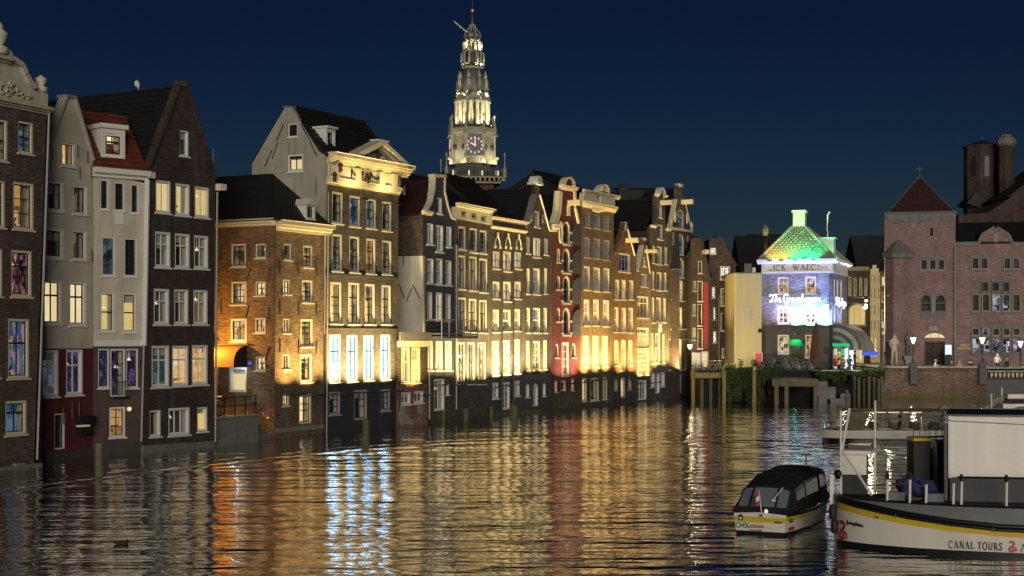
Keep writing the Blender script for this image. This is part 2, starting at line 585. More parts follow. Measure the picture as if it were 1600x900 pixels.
def wall_mesh(outline, holes, y0, depth):
    pts = [Vector((p[0], p[1])) for p in outline]
    n = len(pts)
    edges = [(i, (i + 1) % n) for i in range(n)]
    loops = [list(range(n))]
    for h in holes:
        k = len(pts)
        pts += [Vector((p[0], p[1])) for p in h]
        m = len(h)
        edges += [(k + i, k + (i + 1) % m) for i in range(m)]
        loops.append(list(range(k, k + m)))
    vo, eo, fo, ov, oe, of = delaunay_2d_cdt(pts, edges, [], 1, 1e-5)
    mb = MB()
    fs = []
    for f in fo:
        a, b, c = vo[f[0]], vo[f[1]], vo[f[2]]
        ce = (a + b + c) / 3
        if any(inside(ce, hh) for hh in holes):
            continue
        ar = (b - a).cross(c - a)
        fs.append(tuple(f) if ar > 0 else tuple(reversed(f)))
    mb.add([(p.x, y0, p.y) for p in vo], fs)
    for li, lp in enumerate(loops):
        m = len(lp)
        for i in range(m):
            a, b = pts[lp[i]], pts[lp[(i + 1) % m]]
            mb.quad((a.x, y0, a.y), (a.x, y0 + depth, a.y), (b.x, y0 + depth, b.y), (b.x, y0, b.y))
    return mb

NEAR_CELL = 9.0
WR = random.Random(31)
xcm = lambda a, b, t: a + (b - a) * t
FLOOD = .88
FR = random.Random(77)
class Frame:
    """a vertical plane: local x runs along it (left to right seen from outside), y goes into the building, z up"""
    def __init__(s, A, ang, emp=None):
        s.A = Vector((A[0], A[1]))
        s.ang = ang
        s.U = Vector((math.cos(ang), math.sin(ang)))
        s.V = Vector((-s.U.y, s.U.x))
        s.W = Matrix.Translation((s.A.x, s.A.y, 0)) @ Matrix.Rotation(ang, 4, 'Z')
        s.emp = emp
        s.holes = []
        s.M = None
        if emp is not None:
            s.M = (Matrix.Translation(emp.location) @ Matrix.Rotation(emp.rotation_euler.z, 4, 'Z')).inverted() @ s.W
    def p(s, px, py, y=0.0):
        rx, rz = (px - CX) / F, -(py - HY) / F
        t = (y + s.A.dot(s.V)) / (rx * s.V.x + s.V.y)
        P = Vector((t * rx, t))
        return ((P - s.A).dot(s.U), CAMH + t * rz)
    def part(s, mb, name, mat, smooth=False, fix=True):
        return mb.build(name, mat, s.emp, s.M, smooth, fix)
    # --- walls
    def wall(s, outline, mat, name='wall', y0=0.0, depth=.30, raw=False):
        poly = outline if raw else [s.p(*q) for q in outline]
        hs = [h for h in s.holes if inside((sum(q[0] for q in h) / len(h), sum(q[1] for q in h) / len(h)), poly)]
        return s.part(wall_mesh(poly, hs, y0, depth), name, mat, fix=False)
    def win(s, x0, x1, y0, y1, st='sash', gl='dark', fr='frame_cream', sa='sash_dark', arch=0.0, sill=True, fw=None, name='window', curtains=None, raw=False):
        xc, yc = (x0 + x1) / 2, (y0 + y1) / 2
        if raw:
            u0, u1, v0, v1 = x0, x1, y0, y1
        else:
            u0, u1 = s.p(x0, yc)[0], s.p(x1, yc)[0]
            v1, v0 = s.p(xc, y0)[1], s.p(xc, y1)[1]
        W_, H_ = u1 - u0, v1 - v0
        fw = fw if fw is not None else max(.05, min(.11, .10 * W_))
        def poly(i):
            a, b, lo, hi = u0 + i, u1 - i, v0 + i, v1 - i
            if not arch:
                return [(a, lo), (b, lo), (b, hi), (a, hi)]
            rise = arch * H_
            q = [(a, lo), (b, lo)]
            c, rx = (a + b) / 2, (b - a) / 2
            for k in range(9):
                t = math.pi * k / 8
                q.append((c + rx * math.cos(t), hi - rise + rise * math.sin(t)))
            return q
        s.holes.append(poly(0))
        root = s.part(MB().ring(poly(.004), poly(fw), .03, .20), name, fr)
        nx, bars = STY[st]
        a, b, lo, hi = u0 + fw, u1 - fw, v0 + fw, v1 - fw
        bw = .028 if W_ < .9 else .036
        sb = MB()
        so, si = poly(fw), poly(fw + bw)
        sb.ring(so, si, .105, .165)
        cols = [a + (b - a) * k / nx for k in range(nx + 1)]
        rows = [hi - (hi - lo) * q for q in [0] + [abs(t) for t in bars] + [1]]
        for c in cols[1:-1]:
            sb.box(c - bw * .6, c + bw * .6, .108, .162, lo, hi - (arch * H_ * .12 if arch else 0))
        for t, z in zip(bars, rows[1:-1]):
            q = bw * (1.1 if t < 0 else .5)
            sb.box(a, b, .106, .164, z - q, z + q)
        sb.build('sash', sa, root)
        cellpx = abs(x1 - x0) / nx
        if not arch and not raw and cellpx >= NEAR_CELL:
            for i in range(nx):
                for j in range(len(rows) - 1):
                    MB().box(cols[i] + .004, cols[i + 1] - .004, .130, .138, rows[j + 1] + .004, rows[j] - .004).build('pane', 'glass', root)
        else:
            MB().prism(poly(fw + .002), .130, .138).build('pane', 'glass', root)
        # room behind
        d0, d1 = .215, .55
        q = poly(.006)
        n = len(q)
        rb = MB().add([(t[0], d0, t[1]) for t in q] + [(t[0], d1, t[1]) for t in q],
                      [(i, (i + 1) % n, (i + 1) % n + n, i + n) for i in range(n)] + [tuple(range(n, 2 * n))])
        rb.build('interior', 'in_' + gl, root, fix=False)
        if curtains is None:
            curtains = random.random() < .55 and W_ > .7
        if curtains:
            cm = MB()
            for sd in (0, 1):
                wdt = W_ * random.uniform(.16, .32)
                xa = u0 + .02 if sd == 0 else u1 - .02 - wdt
                rows_ = []
                for z in (lo - .02, (lo + hi) / 2, hi):
                    rows_.append([(xa + wdt * k / 12, .29 + .03 * math.sin(k * 1.9 + z), z) for k in range(13)])
                cm.grid(rows_)
            cm.build('curtain', 'curtain', root, fix=False)
        if not raw and abs(x1 - x0) > 13 and not arch:
            pk = WR.random()
            lit = gl in ('warm', 'cream', 'yellow', 'room', 'orange', 'ice', 'teal', 'party')  # party: coloured pane reflections painted as glow
            if pk < .30 and gl != 'ice':        # roller blind let part way down
                zb = hi - (hi - lo) * WR.uniform(.15, .45)
                MB().box(a - .01, b + .01, .235, .245, zb, hi + .02).box(a - .01, b + .01, .228, .252, zb - .025, zb).build('blind', 'curtain', root)
            elif pk < .55 and lit:              # pot plant on the sill inside
                pm = MB().lathe([(.06, lo - .01), (.085, lo + .14)], 8, xcm(a, b, .3), .32)
                for q_ in range(9):
                    t = q_ * .7
                    pm.tube([(xcm(a, b, .3), .32, lo + .12), (xcm(a, b, .3) + .07 * math.cos(t), .32 + .04 * math.sin(t), lo + .3), (xcm(a, b, .3) + .15 * math.cos(t), .32 + .06 * math.sin(t), lo + .36 + .04 * (q_ % 3))], .014, 4)
                pm.build('pot_plant', 'leaf_dark', root)
            elif pk < .80:                      # lamp hanging in the room
                xx = xcm(a, b, WR.uniform(.3, .75))
                zl = hi - (hi - lo) * WR.uniform(.25, .45)
                MB().lathe([(.02, zl + .12), (.11, zl - .02), (.09, zl - .03)], 10, xx, .40).tube([(xx, .40, zl + .1), (xx, .40, hi)], .006, 4).build('pendant_lamp', 'lamp_soft' if gl != 'dark' else 'sash_dark', root)
        if sill:
            MB().box(u0 - .06, u1 + .06, -.075, .10, v0 - .075, v0 - .004).build('sill', fr, root)
        return root
    def row(s, wins, st='sash', gl='dark', **k):
        for i, q in enumerate(wins):
            s.win(*q, st=st, gl=(gl[i % len(gl)] if isinstance(gl, (list, tuple)) else gl), **k)
    # --- trim
    def cornice(s, x0, x1, yt, yb, proj=.35, mat='trim_cream', name='cornice', steps=3):
        xc = (x0 + x1) / 2
        u0, u1 = s.p(x0, (yt + yb) / 2)[0], s.p(x1, (yt + yb) / 2)[0]
        v1, v0 = s.p(xc, yt)[1], s.p(xc, yb)[1]
        h = v1 - v0
        prof = [(.02, v0)]
        for k in range(steps):
            pj = -proj * ((k + 1) / steps) ** 1.4
            prof += [(pj, v0 + h * k / steps * .85), (pj, v0 + h * (k + .75) / steps)]
        prof += [(-proj * 1.05, v1), (.02, v1)]
        return s.part(MB().xprism(prof, u0, u1), name, mat)
    def bar(s, x0, x1, yt, yb, y0, y1, mat, name):
        u0, v1 = s.p((x0), yt)
        u1, v0 = s.p((x1), yb)
        xc = (x0 + x1) / 2
        v1, v0 = s.p(xc, yt)[1], s.p(xc, yb)[1]
        return s.part(MB().box(u0, u1, y0, y1, v0, v1), name, mat)
    def coping(s, pts, wd=.16, mat='trim_white', name='gable_coping', y0=-.09, y1=.36):
        P = [Vector(s.p(*q)) for q in pts]
        mb = MB()
        for a, b in zip(P, P[1:]):
            d = (b - a).normalized()
            n = Vector((-d.y, d.x))
            if n.y < 0 or (abs(n.y) < .05 and n.x < 0):
                n = -n
            a2, b2 = a - d * .02, b + d * .02
            mb.prism([tuple(a2 - n * wd * .35), tuple(b2 - n * wd * .35), tuple(b2 + n * wd * .65), tuple(a2 + n * wd * .65)], y0, y1)
        return s.part(mb, name, mat)
    def roof(s, l, r, rg, depth=11.0, mat='tile_black', y0=.2, name='roof', drop=.12):
        """ridge runs back from the gable; l, rg, r are photo points on the facade plane"""
        a, c, b = s.p(*l), s.p(*rg), s.p(*r)
        m = MB()
        m.slab((a[0] - .1, y0, a[1] - drop), (c[0], y0, c[1] - drop), (c[0], depth, c[1] - drop), (a[0] - .1, depth, a[1] - drop), -.14)
        m.slab((c[0], y0, c[1] - drop), (b[0] + .1, y0, b[1] - drop), (b[0] + .1, depth, b[1] - drop), (c[0], depth, c[1] - drop), -.14)
        m.prism([(a[0], a[1] - drop - .1), (b[0], b[1] - drop - .1), (c[0], c[1] - drop - .1)], depth - .3, depth - .05)
        o = s.part(m, name, mat)
        s.courses((a[0] - .1, y0, a[1] - drop), (c[0], y0, c[1] - drop), (c[0], depth, c[1] - drop), (a[0] - .1, depth, a[1] - drop), o, mat)
        MB().tube([(c[0], y0 + (depth - y0) * k / 24, c[1] - drop + .16 + (.03 if k % 2 else 0)) for k in range(25)], .11, 6).build('ridge_tile', mat, o)
        return o
    def courses(s, e0, r0, r1, e1, parent, mat, lift=.15):
        """overlapping rows of tiles from the eave edge e0-e1 up to the ridge edge r0-r1"""
        e0, r0, r1, e1 = (Vector(q) for q in (e0, r0, r1, e1))
        n_ = (r0 - e0).cross(e1 - e0).normalized()
        if n_.z < 0:
            n_ = -n_
        nr = max(3, int((r0 - e0).length / .30))
        m = MB()
        for k in range(nr):
            t0, t1 = k / nr, (k + 1) / nr + .004
            lo0, lo1 = e0.lerp(r0, t0) + n_ * (lift + .055), e1.lerp(r1, t0) + n_ * (lift + .055)
            hi0, hi1 = e0.lerp(r0, t1) + n_ * (lift + .005), e1.lerp(r1, t1) + n_ * (lift + .005)
            b0, b1 = e0.lerp(r0, t0) + n_ * lift, e1.lerp(r1, t0) + n_ * lift
            m.add([lo0, lo1, hi1, hi0, b0, b1], [(0, 1, 2, 3), (4, 5, 1, 0)])
        o = m.build('tile_course', mat, parent, fix=False)
        o['kind'] = 'stuff'
    def roof_eave(s, x0, x1, ye, rise, depth=9.0, mat='tile_black', y0=-.1, name='roof', hipl=0.0, hipr=0.0):
        u0, u1 = s.p(x0, ye)[0], s.p(x1, ye)[0]
        z = s.p((x0 + x1) / 2, ye)[1]
        h = depth / 2
        m = MB()
        A, B = (u0, y0, z), (u1, y0, z)
        Cc, D = (u1, depth, z), (u0, depth, z)
        r0, r1 = (u0 + hipl, h, z + rise), (u1 - hipr, h, z + rise)
        m.add([A, B, Cc, D, r0, r1, (u0, y0, z - .12), (u1, y0, z - .12), (u1, depth, z - .12), (u0, depth, z - .12)],
              [(0, 1, 5, 4), (2, 3, 4, 5), (0, 4, 3), (1, 2, 5), (0, 6, 7, 1), (1, 7, 8, 2), (2, 8, 9, 3), (3, 9, 6, 0), (6, 9, 8, 7)])
        o = s.part(m, name, mat)
        s.courses(A, r0, r1, B, o, mat, .0)
        MB().tube([tuple(Vector(r0).lerp(Vector(r1), k / 16) + Vector((0, 0, .06 + (.03 if k % 2 else 0)))) for k in range(17)], .10, 6).build('ridge_tile', mat, o)
        return o
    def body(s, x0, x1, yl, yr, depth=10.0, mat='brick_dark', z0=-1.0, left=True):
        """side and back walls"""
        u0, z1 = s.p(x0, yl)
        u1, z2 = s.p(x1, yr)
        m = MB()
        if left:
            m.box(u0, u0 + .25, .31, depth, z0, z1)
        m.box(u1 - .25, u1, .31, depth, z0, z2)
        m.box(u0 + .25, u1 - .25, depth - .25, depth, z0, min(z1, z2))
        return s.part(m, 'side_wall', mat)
    def anchor(s, px, py, h=1.0, lean=0.0):
        u, v = s.p(px, py)
        return s.part(MB().tube([(u - lean, -.03, v - h / 2), (u + lean, -.03, v + h / 2)], .035, 4), 'wall_anchor', 'iron_black')
    def pipe(s, x0, y0, x1, y1, r=.06, mat='frame_grey', off=-.1):
        a, b = s.p(x0, y0), s.p(x1, y1)
        return s.part(MB().tube([(a[0], off, a[1]), (b[0], off, b[1])], r, 8), 'downpipe', mat)
    def hoist(s, x0, x1, yt, yb, mat='trim_cream', out=1.0):
        u0, u1 = s.p(x0, yt)[0], s.p(x1, yt)[0]
        uc = u0 + .18
        v1, v0 = s.p(x0, yt)[1], s.p(x0, yb)[1]
        m = MB().box(uc - .13, uc + .13, -out, .1, v0, v1).box(uc - .16, uc + .16, -out - .1, -out + .02, v0 - .03, v1 + .03)
        m.box(uc - .19, uc + .19, -out - .05, .05, v1 + .032, v1 + .06)
        return s.part(m, 'hoist_beam', mat)
    def flood(s, px, py, watts, col=(1, .78, .42), out=1.1, lean=.20, size=118, length=.6, fixture=True, warm=True):
        u, v = s.p(px, py)
        v -= .35 if warm else 0
        if fixture:
            m = MB().box(u - .3, u + .3, -out - .06, -out + .06, v - .14, v - .05).tube([(u, -out, v - .12), (u, 0, v - .12)], .025, 5)
            s.part(m, 'floodlight', 'iron_black')
        L = bpy.data.lights.new('floodlight_beam', 'AREA')
        L.energy = watts * FLOOD * (FR.uniform(.65, 1.4) if warm else 1)
        L.color = (col[0], col[1] * .90, col[2] * .60) if warm else col
        L.shape = 'RECTANGLE'
        L.size = length
        L.size_y = .12
        L.spread = R(size)
        o = bpy.data.objects.new('floodlight_beam', L)
        C.objects.link(o)
        P = s.W @ Vector((u, -out, v))
        D = s.W.to_3x3() @ Vector((0, lean, 1))
        o.location = P
        D.normalize()
        X = s.W.to_3x3() @ Vector((1, 0, 0))
        Z = -D
        Yv = Z.cross(X)
        o.rotation_euler = Matrix((X, Yv, Z)).transposed().to_euler()
        return o

STY = {  # columns of panes, glazing bars from the top (negative = the thick meeting rail)
    'one': (1, []), 'case2': (2, []), 'case3': (3, []), 'cross': (2, [-.33]), 'cross3': (3, [-.30]),
    'sash': (2, [.25, -.5, .75]), 'sash3': (3, [.25, -.5, .75]), 'tall': (2, [-.34, .56, .78]), 'tall1': (2, [-.4]),
    'small': (2, [.5]), 'six': (2, [.33, .67]), 'mid': (1, [-.5]), 'midx': (2, [-.5, .75]), 'grid': (3, [.2, -.4, .6, .8]),
    'fine': (3, [.14, .28, -.42, .57, .71, .86]), 'four': (2, [.25, .5, .75]), 'door': (2, [.3, .55]),
}
class House(Frame):
    def __init__(s, label, xa, da, xb, db, name='canal_house', group='canal houses along the water', cat='house'):
        A, B = wl(xa, da), wl(xb, db)
        ang = math.atan2(B.y - A.y, B.x - A.x)
        e = thing(name, label, cat, (A.x, A.y, 0), ang, group)
        Frame.__init__(s, A, ang, e)
        s.len = (B - A).length
        s.B = B
    def side(s, corner_x, corner_d, depth=12.0):
        """the end wall that runs back from the left corner"""
        Bc = wl(corner_x, corner_d)
        A = Bc + s.V * depth
        return Frame(A, math.atan2(-s.V.y, -s.V.x), s.emp)
def point(loc, watts, col, r=.1, name='lamp_light'):
    L = bpy.data.lights.new(name, 'POINT')
    L.energy = watts
    L.color = col
    L.shadow_soft_size = r
    o = bpy.data.objects.new(name, L)
    C.objects.link(o)
    o.location = loc
    return o
def spot(loc, target, watts, col, size=60, r=.1, blend=.7, name='floodlight_beam'):
    L = bpy.data.lights.new(name, 'SPOT')
    L.energy = watts
    L.color = col
    L.spot_size = R(size)
    L.spot_blend = blend
    L.shadow_soft_size = r
    o = bpy.data.objects.new(name, L)
    C.objects.link(o)
    o.location = loc
    o.rotation_euler = (Vector(target) - Vector(loc)).to_track_quat('-Z', 'Y').to_euler()
    return o
# ================================================================ the setting
struct(MB().quad((-1500, -300, 0), (1500, -300, 0), (1500, 3000, 0), (-1500, 3000, 0)).build('water', 'water', fix=False))

# land behind the houses and the far quay (one sheet, with its edge walls)
edge = [wl(-150, 216), wl(60, 186), wl(222, 172), wl(334, 165), wl(430, 150), wl(620, 134), wl(860, 108), wl(1045, 91), wl(1080, 88)]
Uin = Vector((-.85, .53))
land = [tuple(p + Uin * 4.0) for p in edge]
land = [(-400, 20)] + land + [tuple(at(1085, 0, 140).xy), tuple(at(1382, 0, 140).xy), (400, 140), (1400, 140), (1400, 2900), (-1400, 2900), (-1400, 20)]
m = MB()
vo, eo, fo, _, _, _ = delaunay_2d_cdt([Vector(p) for p in land], [(i, (i + 1) % len(land)) for i in range(len(land))], [], 1, 1e-5)
m.add([(p.x, p.y, 2.62) for p in vo], [tuple(f) for f in fo])
struct(m.build('ground', 'asphalt'))

# ================================================================ H1: brown brick house at the left edge
h = House('brown brick house at the left edge with a cream scrolled gable', -92, 213, 53, 197)
fr = dict(fr='frame_cream', sa='sash_dark')
h.row([(-57, -30, 183, 249), (-14, 12, 186, 251), (28, 52, 190, 240)], 'midx', ['dark', 'dark', 'blue'], **fr)
h.row([(-62, -34, 276, 352), (-18, 8, 281, 355), (20, 53, 285, 359)], 'six', ['orange', 'orange', 'orange'], **fr)
h.row([(-64, -36, 386, 461), (-22, 4, 388, 463), (17, 50, 391, 464)], 'cross', ['dark', 'dim', 'pink'], **fr)
h.row([(-68, -40, 492, 588), (-27, 0, 495, 590), (12, 46, 498, 591)], 'tall1', ['dim', 'party', 'party'], **fr)  # party: coloured pane reflections painted as a glowing panel
h.row([(-68, -40, 624, 679), (8, 42, 626, 679)], 'cross', ['dim', 'blue'], **fr)
h.wall([(-108, 725), (53, 727), (73, 172), (-95, 143)], 'brick_brown')
h.wall([(-112, 750), (52, 748), (53, 727), (-108, 725)], 'plinth', 'plinth')
# scrolled gable in cream stone
go = [(-95, 143), (73, 172), (74, 146), (62, 139), (50, 137), (42, 130), (36, 118), (30, 104), (24, 100), (12, 92), (8, 84), (0, 80), (-8, 74), (-34, 76), (-40, 84), (-52, 92), (-58, 100), (-66, 104), (-78, 118), (-92, 122)]
h.wall(go, 'trim_stone', 'gable', -.05, .4)
h.cornice(-97, 76, 151, 163, .30, 'trim_stone', 'gable_cornice')
h.coping([(50, 137), (42, 129), (36, 117), (30, 103), (24, 99), (12, 91), (8, 83), (0, 79)], .22, 'trim_stone', 'gable_scroll', -.22, .42)
h.cornice(-44, 12, 84, 97, .35, 'trim_stone', 'gable_crown')
u, v = h.p(67, 140)
h.part(MB().lathe([(.28, v - .1), (.28, v + .1), (.12, v + .16), (.24, v + .36), (.26, v + .46), (.1, v + .56), (.05, v + .62)], 12, u, .1), 'finial', 'trim_stone', True)
u, v = h.p(0, 84)
h.part(MB().lathe([(.42, v), (.42, v + .25), (.2, v + .35), (.36, v + .62), (.40, v + .85), (.18, v + 1.05), (.22, v + 1.15), (.06, v + 1.35)], 14, u, .1), 'urn', 'trim_stone', True)
# carved festoon
m = MB()
for k, (px, py, q) in enumerate([(2, 141, .30), (10, 146, .22), (18, 139, .26), (26, 145, .2), (33, 150, .18), (42, 152, .14), (-8, 138, .25), (14, 133, .18)]):
    u, v = h.p(px, py)
    m.tube([(u + q * math.cos(t * .7) * (1 - t * .08), -.10, v + q * math.sin(t * .7) * (1 - t * .08)) for t in range(9)], .05, 6)
h.part(m, 'carving', 'trim_stone', True)
h.roof((-93, 150), (72, 170), (-10, 92), 12, 'tile_black', .3)
h.body(-100, 74, 143, 172, 12, 'brick_dark')
h.pipe(74, 172, 55, 718, .05, 'frame_grey')
# landing ledge at its foot
u0, u1 = h.p(-110, 745)[0], h.p(50, 733)[0]
h.part(MB().box(u0, u1, -.55, .0, -.5, .12), 'ledge', 'concrete')
h.part(MB().box(u1 - 1.4, u1 - .9, -.40, -.2, .12, .19), 'ledge_stone', 'stone_light')

# ================================================================ H2: cream gable, oxblood below
h = House('narrow cream house with a pointed gable and dark red ground floor', 57, 191, 146, 182)
fr = dict(fr='frame_white', sa='sash_dark')
h.row([(96, 117, 223, 260)], 'case2', 'warm', **fr)
h.row([(74, 99, 283, 330), (114, 136, 290, 335)], 'case2', ['dark', 'dim'], **fr)
h.row([(72, 99, 357, 404), (113, 135, 360, 406)], 'case2', ['grey', 'dim'], **fr)
h.row([(68, 96.5, 437, 507), (108, 134.5, 440, 509)], 'cross', 'cream', curtains=False, **fr)
h.row([(64, 92, 547, 620), (103, 130, 546, 617)], 'cross', ['teal', 'violet'], sa='frame_white', fr='frame_white')
h.row([(85, 102, 646, 702)], 'one', 'dark', sill=False, **fr)
h.wall([(60, 545), (145, 544), (145, 250), (143, 248), (116, 153), (103, 152), (73, 236), (69, 240)], 'render_cream')
h.wall([(57, 708), (145, 702), (145, 544), (60, 545)], 'paint_oxblood', 'ground_floor_wall')
h.wall([(56, 735), (145, 725), (145, 702), (57, 708)], 'plinth', 'plinth', -.04)
h.coping([(145, 250), (116, 152)], .12, 'render_white')
h.coping([(104, 151), (73, 236)], .12, 'render_white')
u, v = h.p(109.5, 153)
h.part(MB().box(u - .32, u + .32, -.1, .5, v, v + .12), 'gable_cap', 'stone_light')
h.roof((70, 240), (146, 250), (109, 160), 12, 'tile_slate', .3)
h.body(69, 145, 240, 250, 12, 'brick_dark')
for px, py in ((81, 240), (136, 245), (121, 236), (124, 270), (143, 400), (142, 268)):
    h.anchor(px, py, .55)
# folded-out hatch with a lit slot
u0, v0 = h.p(117, 680)
u1, v1 = h.p(140, 649)
m = MB().box(u0, u1, -.35, .0, v0 + (v1 - v0) * .55, v1).box(u0, u1 - .25, -.35, .0, v0, v0 + (v1 - v0) * .42)
h.part(m, 'hatch', 'iron_black')
h.part(MB().box(u0 + .05, u1 - .3, -.3, -.02, v0 + (v1 - v0) * .44, v0 + (v1 - v0) * .52), 'hatch_lamp', 'lamp_dim')
for (px, py) in ((98, 650), (112, 642), (123, 640)):
    h.anchor(px, py, .7)
h.pipe(73, 240, 57, 700, .05, 'frame_grey')
hp = h.p(86, 300)

# ================================================================ H2b: white cornice house with red roof and dormer
h = House('cream house with a red tile roof, white dormer and brown base', 146, 182, 222, 177.6)
fr = dict(fr='frame_white', sa='sash_dark')
h.row([(157, 170, 281, 327), (179, 195, 285, 329), (205, 217, 288, 333)], 'midx', ['dark', 'dark', 'dark'], **fr)
h.row([(159, 180, 370, 431), (194, 214.5, 372, 432)], 'midx', ['teal', 'dark'], **fr)
h.row([(157, 179, 457, 518), (192, 213, 458, 519)], 'mid', ['yellow', 'yellow'], **fr)
h.row([(153, 171, 545, 606), (197, 216, 545, 606)], 'mid', ['violet', 'violet'], **fr)
h.win(172, 196, 545, 620, 'door', 'violet', name='balcony_door', sill=False, **fr)
h.win(170.5, 196, 636, 683, 'six', 'orange', **fr)
h.wall([(146, 536), (222, 533), (226, 286), (146, 268)], 'render_cream')
h.wall([(144, 690), (221, 688), (222, 533), (146, 536)], 'paint_umber', 'ground_floor_wall')
h.wall([(143, 725), (221, 720), (221, 688), (144, 690)], 'plinth', 'plinth', -.04)
h.bar(146, 222, 532, 541, -.08, .0, 'trim_white', 'string_course')
h.bar(180, 193, 331, 350, -.04, .0, 'trim_white', 'panel')
h.cornice(143, 230, 265, 279, .38, 'trim_white', steps=2)
h.body(147, 224, 275, 288, 11, 'brick_dark')
h.roof_eave(146, 229, 269, 2.75, 3.7, 'tile_red', -.25)
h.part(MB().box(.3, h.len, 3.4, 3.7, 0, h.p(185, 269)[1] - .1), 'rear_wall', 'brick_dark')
# dormer
u0, v1 = h.p(163, 197, -.0)
u1, v0 = h.p(199, 250, -.0)
uc = h.p(181, 225)[0]
du0, du1 = h.p(162, 222)[0], h.p(199, 222)[0]
z0, z1 = h.p(181, 252)[1], h.p(181, 197)[1]
m = MB()
m.box(du0, du0 + .1, .2, 1.6, z0, z1 - .1).box(du1 - .1, du1, .2, 1.6, z0, z1 - .1)
m.box(du0 - .1, du1 + .1, .05, 1.7, z1 - .1, z1 + .1)
m.box(du0 + .1, du1 - .1, .22, .3, z1 - .32, z1 - .1).box(du0 + .1, du1 - .1, .22, .3, z0, z0 + .22)
h.part(m, 'dormer', 'trim_white')
s2 = Frame(h.A + h.V * .2, h.ang, h.emp)
s2.win(du0 + .12, du1 - .12, z0 + .24, z1 - .34, 'cross', 'warm', 'frame_white', 'sash_dark', raw=True, name='dormer_window')
# balcony rail
u0, v0 = h.p(171, 622)
u1, v1 = h.p(197, 596)
m = MB().box(u0, u1, -.3, 0, v0, v0 + .06).tube([(u0, -.28, v1), (u1, -.28, v1)], .02, 5)
for k in range(11):
    t = u0 + (u1 - u0) * k / 10
    m.tube([(t, -.28, v0), (t, -.28, v1)], .012, 4)
h.part(m, 'balcony', 'iron_black')
u, v = h.p(200, 639)
h.part(MB().lathe([(.02, v - .1), (.1, v - .05), (.1, v + .06), (.02, v + .1)], 10, u, -.12), 'wall_lamp', 'lamp_soft', True)
h.pipe(228, 282, 223, 540, .13, 'trim_white', -.12)
h.pipe(223, 540, 219, 690, .05, 'frame_grey')

# ================================================================ H3: dark brown brick with steep gable
h = House('tall dark brown brick house with a steep pointed gable and white casements', 222, 178, 334, 168)
fr = dict(fr='frame_white', sa='frame_white')
h.win(281, 295, 204, 244, 'one', 'grey', **fr)
h.row([(243, 267, 282, 333), (274, 297, 287, 337), (304, 327, 292, 340)], 'case2', 'yellow', **fr)
h.row([(242, 267, 362, 418), (273, 297, 365, 419), (303, 326, 368, 420)], 'cross', ['grey', 'dark', 'grey'], curtains=True, **fr)
h.row([(240, 265, 451, 507), (272, 295, 452, 507), (302, 325, 453, 507)], 'cross', ['grey', 'grey', 'dim'], curtains=True, **fr)
h.row([(236.6, 265, 540, 605), (268.6, 295, 540, 603), (299.5, 325, 539, 601)], 'cross', ['teal', 'room', 'room'], curtains=False, **fr)
h.row([(234, 251.5, 641, 682)], 'one', 'grey', **fr)
h.row([(263, 297, 637, 680)], 'case3', 'grey', curtains=True, **fr)
h.row([(308, 324.5, 636, 674)], 'one', 'yellow', **fr)
h.wall([(223, 696), (334, 689), (336, 278), (290, 129), (282, 129), (233, 260)], 'brick_dark')
h.wall([(222, 728), (334, 715), (334, 689), (223, 696)], 'stone_grey', 'plinth', -.05)
h.coping([(233, 262), (282, 130)], .14, 'brick_dark')
h.coping([(290, 130), (336, 278)], .14, 'brick_dark')
u, v = h.p(286, 130)
h.part(MB().box(u - .16, u + .16, -.1, .5, v - .15, v + .08), 'gable_cap', 'brick_brown')
h.roof((232, 264), (337, 280), (286, 138), 13, 'tile_black', .3)
h.body(232, 336, 262, 278, 13, 'brick_dark')
a = h.p(345, 293)
h.part(MB().box(a[0] - .3, a[0] + .15, -.25, .35, a[1] - .12, a[1] + .16), 'gutter_end', 'trim_white')
a = h.p(234, 275)
h.part(MB().box(a[0] - .3, a[0] + .12, -.25, .35, a[1] - .12, a[1] + .16), 'gutter_end', 'trim_white')
h.pipe(337, 300, 334, 690, .05, 'frame_grey')
# satellite dish on the ridge
c_, rg = h.p(286, 130)
m = MB().lathe([(.02, 0), (.09, .02), (.16, .06), (.18, .09)], 12)
m.v = [(c_ + x, 2.9 + z, rg + .22 + y) for x, y, z in m.v]
m.tube([(c_, 2.9, rg - .1), (c_, 2.9, rg + .22)], .02, 5)
h.part(m, 'satellite_dish', 'trim_white')
H3 = h

# ================================================================ D: warm brick corner house with orange side
h = House('warm brick corner house with a white cornice, floodlit from below', 430, 155.5, 508, 148)
D = h
fr = dict(fr='frame_cream', sa='sash_dark')
h.row([(444, 456, 381, 406)], 'small', 'dim', **fr)
h.row([(474, 489, 384, 418)], 'sash', 'orange', **fr)
h.row([(442, 454, 437, 460)], 'small', 'warm', **fr)
h.row([(472, 489, 438, 473)], 'sash', 'room', **fr)
h.row([(442, 453, 498, 521)], 'small', 'warm', **fr)
h.row([(470, 489, 499, 542)], 'sash', 'room', **fr)
h.row([(442, 453, 554, 577)], 'small', 'warm', **fr)
h.row([(469, 488, 554, 597)], 'sash', 'dim', **fr)
h.row([(442, 452, 616, 634)], 'small', 'warm', **fr)
h.win(467, 487, 616, 662, 'door', 'warm', name='garden_door', sill=False, **fr)
h.wall([(429, 700), (505, 694), (508, 362), (431, 354)], 'brick_warm')
h.bar(431, 505, 666, 673, -.06, .0, 'concrete', 'stone_band')
h.cornice(431, 514, 348, 364, .45, 'trim_cream')
zt = h.p(470, 356)[1]
ze = h.p(470, 349)[1]
zrd = h.p(428, 271, 1.8)[1]
